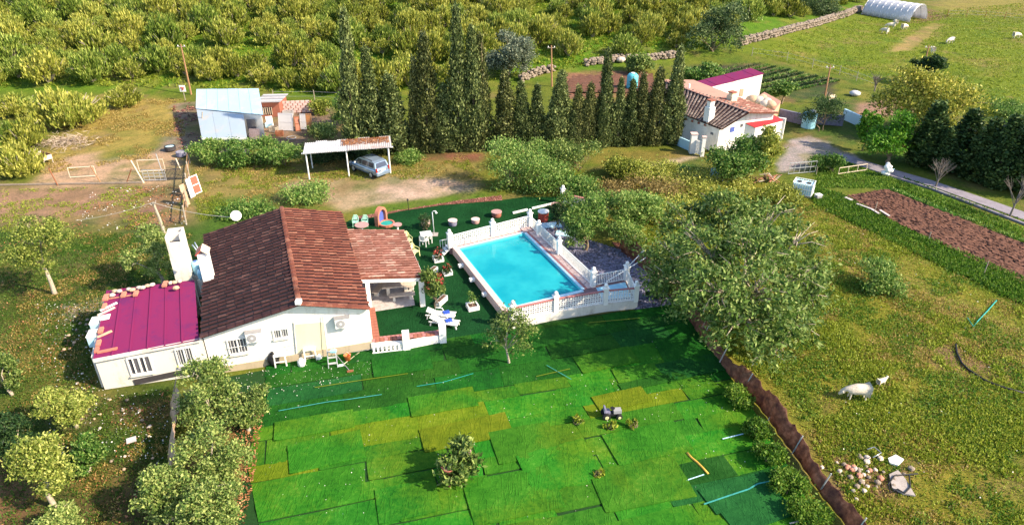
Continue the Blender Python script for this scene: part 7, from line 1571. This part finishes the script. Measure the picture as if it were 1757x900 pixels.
# picnic table and benches of stone
def stone_bench(loc, rz, L, h, w, label, group='stone benches under the porch'):
    o = thing('stone_bench', label, 'bench', loc, rz, group); local(o, 'seat', MB().box((0, 0, h-0.05), (L, w, 0.10)), 'pale_stone')
    for s in (-1, 1): local(o, 'leg', MB().box((s*(L/2-0.3), 0, (h-0.1)/2), (0.16, w*0.7, h-0.1)), 'old_white')
pt_ = G(682, 501, 0.06); zf = 0.06
o = thing('stone_table', 'pale stone table under the porch roof', 'table', (pt_.x, pt_.y, zf), 0.15); local(o, 'top', MB().box((0, 0, 0.72), (2.0, 1.1, 0.1)), 'pale_stone')
for s in (-1, 1): local(o, 'leg', MB().box((s*0.6, 0, 0.335), (0.22, 0.7, 0.67)), 'old_white')
p = G(691, 512, zf); stone_bench((p.x, p.y-0.1, zf), 0.22, 1.7, 0.44, 0.4, 'stone bench in front of the porch table'); p = G(652, 500, zf); stone_bench((p.x, p.y, zf), 1.35, 1.7, 0.44, 0.42, 'stone bench at the left side of the porch table'); p = G(708, 492, zf); stone_bench((p.x, p.y, zf), 1.5, 1.3, 0.44, 0.42, 'stone bench at the right side of the porch table')
# loungers with blue towels
def lounger(u, v, rz, label):
    p = G(u, v); o = thing('sun_lounger', label, 'sun lounger', p, rz, 'sun loungers by the terrace wall')
    local(o, 'frame', MB().bar((-0.95, -0.28, 0.32), (0.95, -0.28, 0.32), 0.07, 0.06).bar((-0.95, 0.28, 0.32), (0.95, 0.28, 0.32), 0.07, 0.06), 'white_plastic')
    for k in range(9): x = -0.25+k*0.14; local(o, 'slat', MB().box((x, 0, 0.345), (0.10, 0.56, 0.035)), 'white_plastic')
    for k in range(6): x = -0.36-k*0.10; local(o, 'back_slat', MB().box((x, 0, 0.36+k*0.045), (0.085, 0.56, 0.03)), 'white_plastic')
    for x in (-0.8, 0.8):
        for s in (-1, 1): local(o, 'leg', MB().bar((x, s*0.27, 0.32), (x*1.08, s*0.27, 0.0), 0.09, 0.06), 'white_plastic')
    for s in (-1, 1): local(o, 'arm', MB().tube([(-0.45, s*0.32, 0.33), (-0.4, s*0.33, 0.55), (0.0, s*0.33, 0.55), (0.12, s*0.32, 0.33)], 0.03, 6), 'white_plastic', True)
    return o
lounger(757, 545, -0.12, 'white sun lounger farther from the lawn, with blue towel'); lounger(763, 558, -0.25, 'white sun lounger nearer the lawn, with blue towel')
for i, (u, v) in enumerate(((766, 535), (770, 549))):
    p = G(u, v, 0.40); m = MB().box((0, 0, 0), (0.42, 0.34, 0.05)); o = link('towel', m.mesh('towel', 'blue_cloth'), None, (p.x, p.y, 0.395), (0.05, 0.03, 0.4)); props(o, 'folded blue towel on the ' + ('farther' if i == 0 else 'nearer') + ' sun lounger', 'towel', 'towels on the loungers')
# planters
def planter(u, v, w, label, mat, hplant, seed, flower=True, slim=False):
    p = G(u, v); o = thing('planter', label, 'planter', p, 0.35, 'white planters beside the pool'); t = 0.08
    for s in (-1, 1): local(o, 'side', MB().box((s*(w-t)/2, 0, 0.16), (t, w, 0.32)), 'white'); local(o, 'side', MB().box((0, s*(w-t)/2, 0.158), (w-2*t, t, 0.316)), 'white')
    local(o, 'soil', MB().box((0, 0, 0.12), (w-2*t, w-2*t, 0.22)), 'soil')
    rg = np.random.default_rng(seed); r_ = w*(0.25 if slim else 0.42); lb = [(rg.uniform(-.1, .1), rg.uniform(-.1, .1), hplant*f, r_, r_, hplant*0.28) for f in (0.45, 0.75)]
    local(o, 'stem', MB().tube([(0, 0, 0.2), (0.03, 0, hplant*0.5), (0, 0.03, hplant*0.95)], [0.03, 0.025, 0.012], 5), 'bark_pale'); link('leaves', foliage('leaves', lb, 22 if not slim else 14, 22, 0.10, 0.12, mat, seed, 0.5), o)
    if flower: link('flowers', foliage('flowers', [(0, 0, hplant*0.8, r_*1.1, r_*1.1, hplant*0.3)], 12, 9, 0.05, 0.10, 'petal_red', seed+1, 0.4), o)
planter(752, 447, 0.72, 'white square planter with red flowers nearest the white table', 'leaf_dark', 0.95, 600); planter(768, 470, 0.62, 'white square planter with reddish bush in the middle of the turf', 'leaf_dark', 0.75, 603); planter(811, 529, 0.74, 'white square planter with a tall thin stem beside the pool wall', 'leaf_green', 1.3, 606, False, True)
# oleander in pots by the porch post
bush('oleander', 'large flowering oleander with red blooms beside the porch post', 'plant', 746, 536, 42, 72, 'leaf_olive', 610, leaf=0.2, clumps=90, per=34, up=0.6)
p = G(746, 530); rg = np.random.default_rng(4); fo = props(link('oleander_blooms', foliage('oleander_blooms', [(p.x, p.y+0.3, 1.9, 0.7, 0.6, 0.6)], 26, 9, 0.07, 0.14, 'petal_red', 611, 0.4)), 'red blooms on top of the oleander bush', 'flowers', kind='stuff')
for i, (u, v) in enumerate(((742, 470), (758, 520))): p = G(u, v); o = thing('flower_trough', ('upper' if i == 0 else 'lower') + ' white trough behind the oleander', 'trough', p, 1.1, 'troughs around the oleander'); local(o, 'box', MB().box((0, 0, 0.2), (1.0, 0.34, 0.4)), 'white'); local(o, 'soil', MB().box((0, 0, 0.405), (0.9, 0.26, 0.02)), 'soil')
# chairs and tables
def chair(u, v, rz, mat, label, group, k=1.0):
    p = G(u, v); o = thing('chair', label, 'chair', p, rz, group); o.scale = (k, k, k); local(o, 'seat', MB().box((0, 0, 0.43), (0.5, 0.48, 0.04)), mat)
    for x in (-0.22, 0.22):
        for y in (-0.2, 0.2): local(o, 'leg', MB().bar((x, y, 0.42), (x*1.12, y*1.12, 0), 0.05), mat)
    local(o, 'backrest', MB().tube([(-0.23, 0.22, 0.43), (-0.22, 0.27, 0.75), (-0.12, 0.30, 0.92), (0.12, 0.30, 0.92), (0.22, 0.27, 0.75), (0.23, 0.22, 0.43)], 0.03, 6), mat, True)
    local(o, 'back_panel', MB().slab([(-0.18, 0.25, 0.52), (0.18, 0.25, 0.52), (0.14, 0.29, 0.86), (-0.14, 0.29, 0.86)], 0.02), mat)
    for s in (-1, 1): local(o, 'armrest', MB().tube([(s*0.25, -0.2, 0.43), (s*0.26, -0.2, 0.64), (s*0.25, 0.24, 0.66)], 0.022, 5), mat)
    return o
gcz = 'chairs behind the porch roof'
chair(700, 421, 0.6, 'cream_plastic', 'cream green chair at the upper corner of the porch roof', gcz, 1.15); chair(712, 440, 0.9, 'cream_plastic', 'cream chair half hidden by the porch roof edge', gcz, 1.1); chair(728, 421, 2.8, 'white_plastic', 'white plastic chair at the white table', gcz, 1.1)
chair(611, 388, 0.15, 'mint', 'left mint green chair behind the house', gcz, 0.95); chair(627, 388, 0.05, 'mint', 'right mint green chair behind the house', gcz, 0.95)
def round_table(u, v, r_, h, mat, label): p = G(u, v); o = thing('round_table', label, 'table', p, 0, 'round tables on the terrace'); local(o, 'top', MB().lathe([(r_, h-0.05), (r_, h)], 20), mat); local(o, 'stem', MB().lathe([(0.25, 0), (0.08, 0.08), (0.06, h-0.05)], 10), 'white'); return o
round_table(622, 399, 0.55, 0.72, 'pot_pink', 'pinkish round table behind the porch roof'); round_table(683, 398, 0.36, 0.7, 'pot_pink', 'small pinkish round table behind the cream chair')
p = G(732, 415); o = thing('square_table', 'white plastic table with a flowering pot on the turf', 'table', p, 0.3); local(o, 'top', MB().box((0, 0, 0.72), (0.85, 0.85, 0.05)), 'white_plastic')
for x in (-0.36, 0.36):
    for y in (-0.36, 0.36): local(o, 'leg', MB().box((x, y, 0.36), (0.06, 0.06, 0.7)), 'white_plastic')
bush('flowering_shrub', 'red flowering shrub behind the white table', 'plant', 728, 400, 30, 28, 'leaf_dark', 620, leaf=0.14, clumps=30, per=22, up=0.5)
# stools around the pool
for i, (u, v, r_, h, mt, tp, lab) in enumerate(((731, 388, 0.35, 0.4, 'pot_pink', 'paver', 'pink round stool behind the flowering shrub'), (777, 387, 0.34, 0.45, 'slate', 'paver', 'pale round stool behind the back left pillar'), (816, 383, 0.32, 0.35, 'pot_pink', 'paver', 'small pink stool behind the back balustrade'), (852, 372, 0.40, 0.45, 'terracotta', 'pot_pink', 'brick ring pot behind the back balustrade'), (932, 381, 0.42, 0.95, 'red_paint', 'white', 'red drum with white lid right of the corner pillar'), (954, 358, 0.42, 0.35, 'terracotta', 'pot_pink', 'low brick pot at the foot of the garden pillar'))):
    p = G(u, v); o = thing('stool' if i < 3 else 'round_pot', lab, 'stool' if i < 3 else 'pot', p, 0, 'stools and pots behind the pool'); local(o, 'body', MB().lathe([(r_*0.85, 0), (r_, h*0.3), (r_, h*0.9), (r_*0.95, h)], 16), mt, True); local(o, 'top', MB().lathe([(r_*1.12, h), (r_*1.12, h+0.06)], 18), tp)
# shower
p = G(745, 403); o = thing('shower', 'white outdoor shower pole with curved head behind the pool', 'shower', p); hs = height_for(p, 362); local(o, 'pole', MB().tube([(0, 0, 0), (-0.05, 0, hs*0.95), (0.02, 0, hs), (0.22, 0, hs), (0.26, 0, hs-0.08)], 0.035, 7), 'white_metal', True); local(o, 'head', MB().lathe([(0.10, 0), (0.03, 0.08)], 10, (0.26, 0, hs-0.16)), 'white_metal'); local(o, 'base', MB().box((0, 0, 0.05), (0.6, 0.6, 0.06)), 'concrete')
# garden lamp post
p = G(701, 361); o = thing('garden_lamp', 'thin dark garden lamp on the grass behind the terrace', 'lamp', p); local(o, 'post', MB().tube([(0, 0, 0), (0, 0, 0.9)], 0.03, 6), 'black'); local(o, 'lantern', MB().lathe([(0.06, 0.9), (0.09, 1.0), (0.03, 1.1)], 8), 'dark')
# little shell fountain: arch, panel, basin
p = G(655, 384); o = thing('wall_fountain', 'red arched wall fountain with green basin behind the terrace', 'fountain', p, 1.15)
def arch(r0, r1, y0, y1, n=12):
    m = MB(); V = []
    for y in (y0, y1):
        for k in range(n+1): a = math.pi*k/n; V += [(math.cos(a)*r0, y, 0.75+math.sin(a)*r0*1.15), (math.cos(a)*r1, y, 0.75+math.sin(a)*r1*1.15)]
    b = 2*(n+1); F = []
    for k in range(n): i = 2*k; F += [(i, i+1, i+3, i+2), (b+i, b+i+2, b+i+3, b+i+1), (i+1, b+i+1, b+i+3, i+3), (i, i+2, b+i+2, b+i)]
    return m.add(V, F)
local(o, 'arch', arch(0.48, 0.66, -0.15, 0.2), 'coral')
for s in (-1, 1): local(o, 'jamb', MB().box((s*0.57, 0.025, 0.375), (0.18, 0.35, 0.75)), 'coral')
local(o, 'back_panel', MB().prism([(-0.5, 0.08), (0.5, 0.08), (0.5, 0.16), (-0.5, 0.16)], 0.0, 1.22), 'blue_paint'); local(o, 'basin_wall', MB().lathe([(0.62, 0), (0.66, 0.22), (0.52, 0.22), (0.5, 0.1)], 14, (0, -0.5, 0)), 'coral'); local(o, 'basin_water', MB().lathe([(0.53, 0.16), (0.02, 0.17)], 14, (0, -0.5, 0)), 'teal')
# things along the house wall
def stool_table(u, v, k, label, mat='white_plastic'):
    p = G(u, v); o = thing('plastic_stool', label, 'stool', p, rzH, 'stools along the house wall'); local(o, 'top', MB().box((0, 0, 0.68*k), (0.6*k, 0.45, 0.05)), mat)
    for x in (-0.25, 0.25):
        for y in (-0.18, 0.18): local(o, 'leg', MB().bar((x*k, y, 0.68*k), (x*k*1.1, y*1.1, 0), 0.07), mat)
    local(o, 'stretcher', MB().box((0, -0.18, 0.32*k), (0.5*k, 0.05, 0.05)), mat)
stool_table(483, 626, 1.15, 'white plastic stool with dark bag, leftmost along the house wall'); stool_table(534, 616, 1.2, 'white plastic rack holding a plant at the house wall')
bush('rack_plant', 'small green plant on the white rack at the house wall', 'plant', 533, 606, 12, 14, 'weed_lush', 640, leaf=0.12, clumps=14, per=16)
o = thing('dark_bag', 'black bag hanging beside the leftmost white stool', 'bag', G(471, 626)); m = MB().ball((0, 0, 0.42), 0.34, 10, 7, 1.25); local(o, 'sack', m, 'black', True); local(o, 'knot', MB().ball((0, 0, 0.88), 0.09, 8, 5), 'black')
for i, (u, v, r_, h, lab) in enumerate(((518, 627, 0.22, 0.55, 'larger white jug on the turf before the wall'), (548, 616, 0.16, 0.36, 'smaller white pot right of the rack'))): o = thing('jug', lab, 'jug', G(u, v), 0, 'jugs along the house wall'); local(o, 'body', MB().lathe([(r_*0.8, 0), (r_, 0.1), (r_, h*0.7), (r_*0.4, h*0.92), (r_*0.4, h)], 12), 'white_plastic', True); local(o, 'handle', MB().tube([(r_, 0, h*0.4), (r_*1.3, 0, h*0.65), (r_*0.4, 0, h*0.95)], 0.02, 5), 'white_plastic')
p = G(572, 630); o = thing('step_ladder', 'small grey step ladder before the house wall', 'ladder', p, rzH)
for x in (-0.26, 0.26): local(o, 'rail', MB().bar((x, -0.1, 0), (x*0.85, 0.35, 1.1), 0.04, 0.06), 'galv'); local(o, 'rear_leg', MB().bar((x, 0.65, 0), (x*0.85, 0.37, 1.1), 0.04), 'galv')
for k in range(3): local(o, 'tread', MB().box((0, 0.03+k*0.13, 0.28+k*0.33), (0.5, 0.16, 0.03)), 'galv')
p = G(572, 603, 0.95); o = thing('blue_cloth', 'blue cloth on top of the step ladder', 'cloth', G(572, 608, 0.95)); local(o, 'cloth', MB().box((0, 0.1, 0.18), (0.34, 0.22, 0.10)), 'sky_blue')
o = thing('bucket', 'orange bucket hanging at the low wall near the brooms', 'bucket', G(597, 618)); local(o, 'pail', MB().lathe([(0.15, 0.05), (0.21, 0.42), (0.22, 0.43), (0.19, 0.42), (0.14, 0.12)], 14), 'orange', True); local(o, 'handle', MB().tube([(-0.2, 0, 0.42), (0, 0.02, 0.62), (0.2, 0, 0.42)], 0.012, 5), 'galv')
for i, (a, b_, lab) in enumerate((((586, 627), (617, 602), 'pale broom leaning at the right end of the house wall'), ((601, 637), (573, 602), 'thin rake lying crosswise near the orange bucket'))): p0, p1 = G(*a, 0.05), WP(*b_, 0.1); o = thing('broom', lab, 'broom', p0, 0, 'brooms at the house wall'); MB().tube([p0, p1], 0.022, 6).build('handle', 'plank_pale' if i == 0 else 'grey', o); MB().box(p0, (0.35, 0.12, 0.16), 0.3).build('head', 'white' if i == 0 else 'rust', o)
# ---------------------------------------------------------------- toy tractor
p = G(1049, 715); o = thing('ride_on_tractor', 'small dark ride-on toy tractor standing on the lawn', 'toy tractor', p, 0.1); o.scale = (1.0, 1.0, 1.0)
local(o, 'chassis', MB().box((0, 0, 0.26), (0.95, 0.30, 0.14)), 'black'); local(o, 'bonnet', MB().box((0.28, 0, 0.42), (0.42, 0.30, 0.20)), 'grey'); local(o, 'seat', MB().box((-0.26, 0, 0.42), (0.30, 0.34, 0.12)).box((-0.40, 0, 0.58), (0.08, 0.34, 0.28)), 'slate'); local(o, 'steering_wheel', MB().lathe([(0.12, 0.0), (0.13, 0.02)], 12, (0.02, 0, 0.60)), 'black'); local(o, 'column', MB().tube([(0.1, 0, 0.4), (0.02, 0, 0.6)], 0.02, 5), 'dark')
for x, r_ in ((-0.32, 0.22), (0.36, 0.17)):
    for s in (-1, 1):
        w = MB().lathe([(r_*0.5, 0), (r_, 0.02), (r_, 0.12), (r_*0.5, 0.14)], 14); w.v = [(a, s*(0.16+c), b) for a, b, c in w.v]; wo = link('wheel', w.mesh('wheel', 'rubber'), o, (x, 0, r_)); h_ = MB().lathe([(r_*0.5, 0), (r_*0.45, 0.02)], 10); h_.v = [(a, s*(0.30+c), b) for a, b, c in h_.v]; link('hub', h_.mesh('hub', 'cream_plastic'), wo)
# ---------------------------------------------------------------- field odds and ends
hz = [G(u, v, 0.06) for u, v in ((1640, 590), (1642, 605), (1650, 622), (1662, 634), (1690, 652), (1715, 662), (1765, 676))]; props(MB().tube(hz, 0.06, 6).build('black_hose', 'black', smooth_=True), 'thick black hose curving through the right field', 'hose')
hz = [G(u, v, 0.05) for u, v in ((1710, 515), (1695, 532), (1678, 550), (1670, 560), (1660, 545))]; props(MB().tube(hz, 0.04, 6).build('green_hose', 'teal', smooth_=True), 'thin green hose in the field below the ploughed plot', 'hose')
jr = random.Random(31); gr_ = 'rubble in the field'
for i in range(46):
    u, v = jr.gauss(1478, 26), jr.gauss(818, 20); p = G(u, v); m = MB().ball((0, 0, 0), 1, 6, 4, 0.7); s = jr.uniform(0.06, 0.17); m.v = [(x*s*jr.uniform(0.7, 1.3), y*s*jr.uniform(0.7, 1.3), z*s) for x, y, z in m.v]; props(link('rubble_stone', m.mesh('rubble_stone', jr.choice(['pale_stone', 'pink_brick', 'stone'])), None, (p.x, p.y, s*0.4)), 'small stone in the rubble patch at the lower right', 'stone', gr_)
p = G(1545, 830); m = MB(); q = [G(u, v).xy for u, v in ((1525, 815), (1540, 808), (1552, 822), (1570, 852), (1548, 848), (1530, 838))]; props(m.prism([tuple(a) for a in q], 0.02, 0.10).build('concrete_slab', 'concrete'), 'broken pale concrete slab beside the rubble', 'slab')
q = [G(u, v).xy for u, v in ((1523, 788), (1536, 782), (1550, 790), (1540, 800), (1526, 796))]; props(MB().prism([tuple(a) for a in q], 0.03, 0.12).build('white_sheet', 'white'), 'white crumpled sheet beside the rubble', 'sheet')
hz = [G(u, v, 0.14) for u, v in ((1560, 815), (1562, 835), (1552, 845), (1540, 838), (1528, 845), (1524, 830), (1535, 815), (1575, 812))]; props(MB().tube(hz, 0.035, 6).build('cable_coil', 'black', smooth_=True), 'loose black cable coiled on the concrete slab', 'cable')
hz = [G(u, v, 0.3) for u, v in ((1488, 770), (1500, 766), (1512, 776), (1498, 784))]; props(MB().tube(hz, 0.03, 5).build('bent_pipe', 'steel', smooth_=True), 'bent dark pipe at the upper edge of the rubble', 'pipe')
q = G(388, 676, 0.4); o = thing('white_crate', 'white crate between the olive trees near the house front', 'crate', G(388, 690)); local(o, 'box', MB().box((0, 0, 0.4), (0.55, 0.4, 0.5)), 'white_plastic'); local(o, 'lid', MB().box((0, 0, 0.67), (0.6, 0.45, 0.05)), 'white'); local(o, 'stand', MB().box((0, 0, 0.08), (0.4, 0.3, 0.15)), 'grey')
p = G(226, 756); props(MB().box((p.x, p.y, 0.08), (0.45, 0.38, 0.05), 0.5).build('white_board', 'panel_white'), 'small white board lying in the grass left of the brown fence', 'board')
for i in range(60):
    u, v = (jr.uniform(110, 275), jr.uniform(560, 820)) if i < 48 else (jr.uniform(110, 165), jr.uniform(540, 640)); p = G(u, v)
    if 165 < u and v < 672: continue
    m = MB().ball((0, 0, 0), 1, 6, 4, 0.7); s = jr.uniform(0.05, 0.12); m.v = [(x*s*jr.uniform(0.7, 1.3), y*s*jr.uniform(0.7, 1.3), z*s) for x, y, z in m.v]; props(link('grass_stone', m.mesh('grass_stone', jr.choice(['pale_stone', 'stone', 'tan_brick'])), None, (p.x, p.y, s*0.4)), 'small loose stone in the grass around the annex', 'stone', 'stones in the left grass')
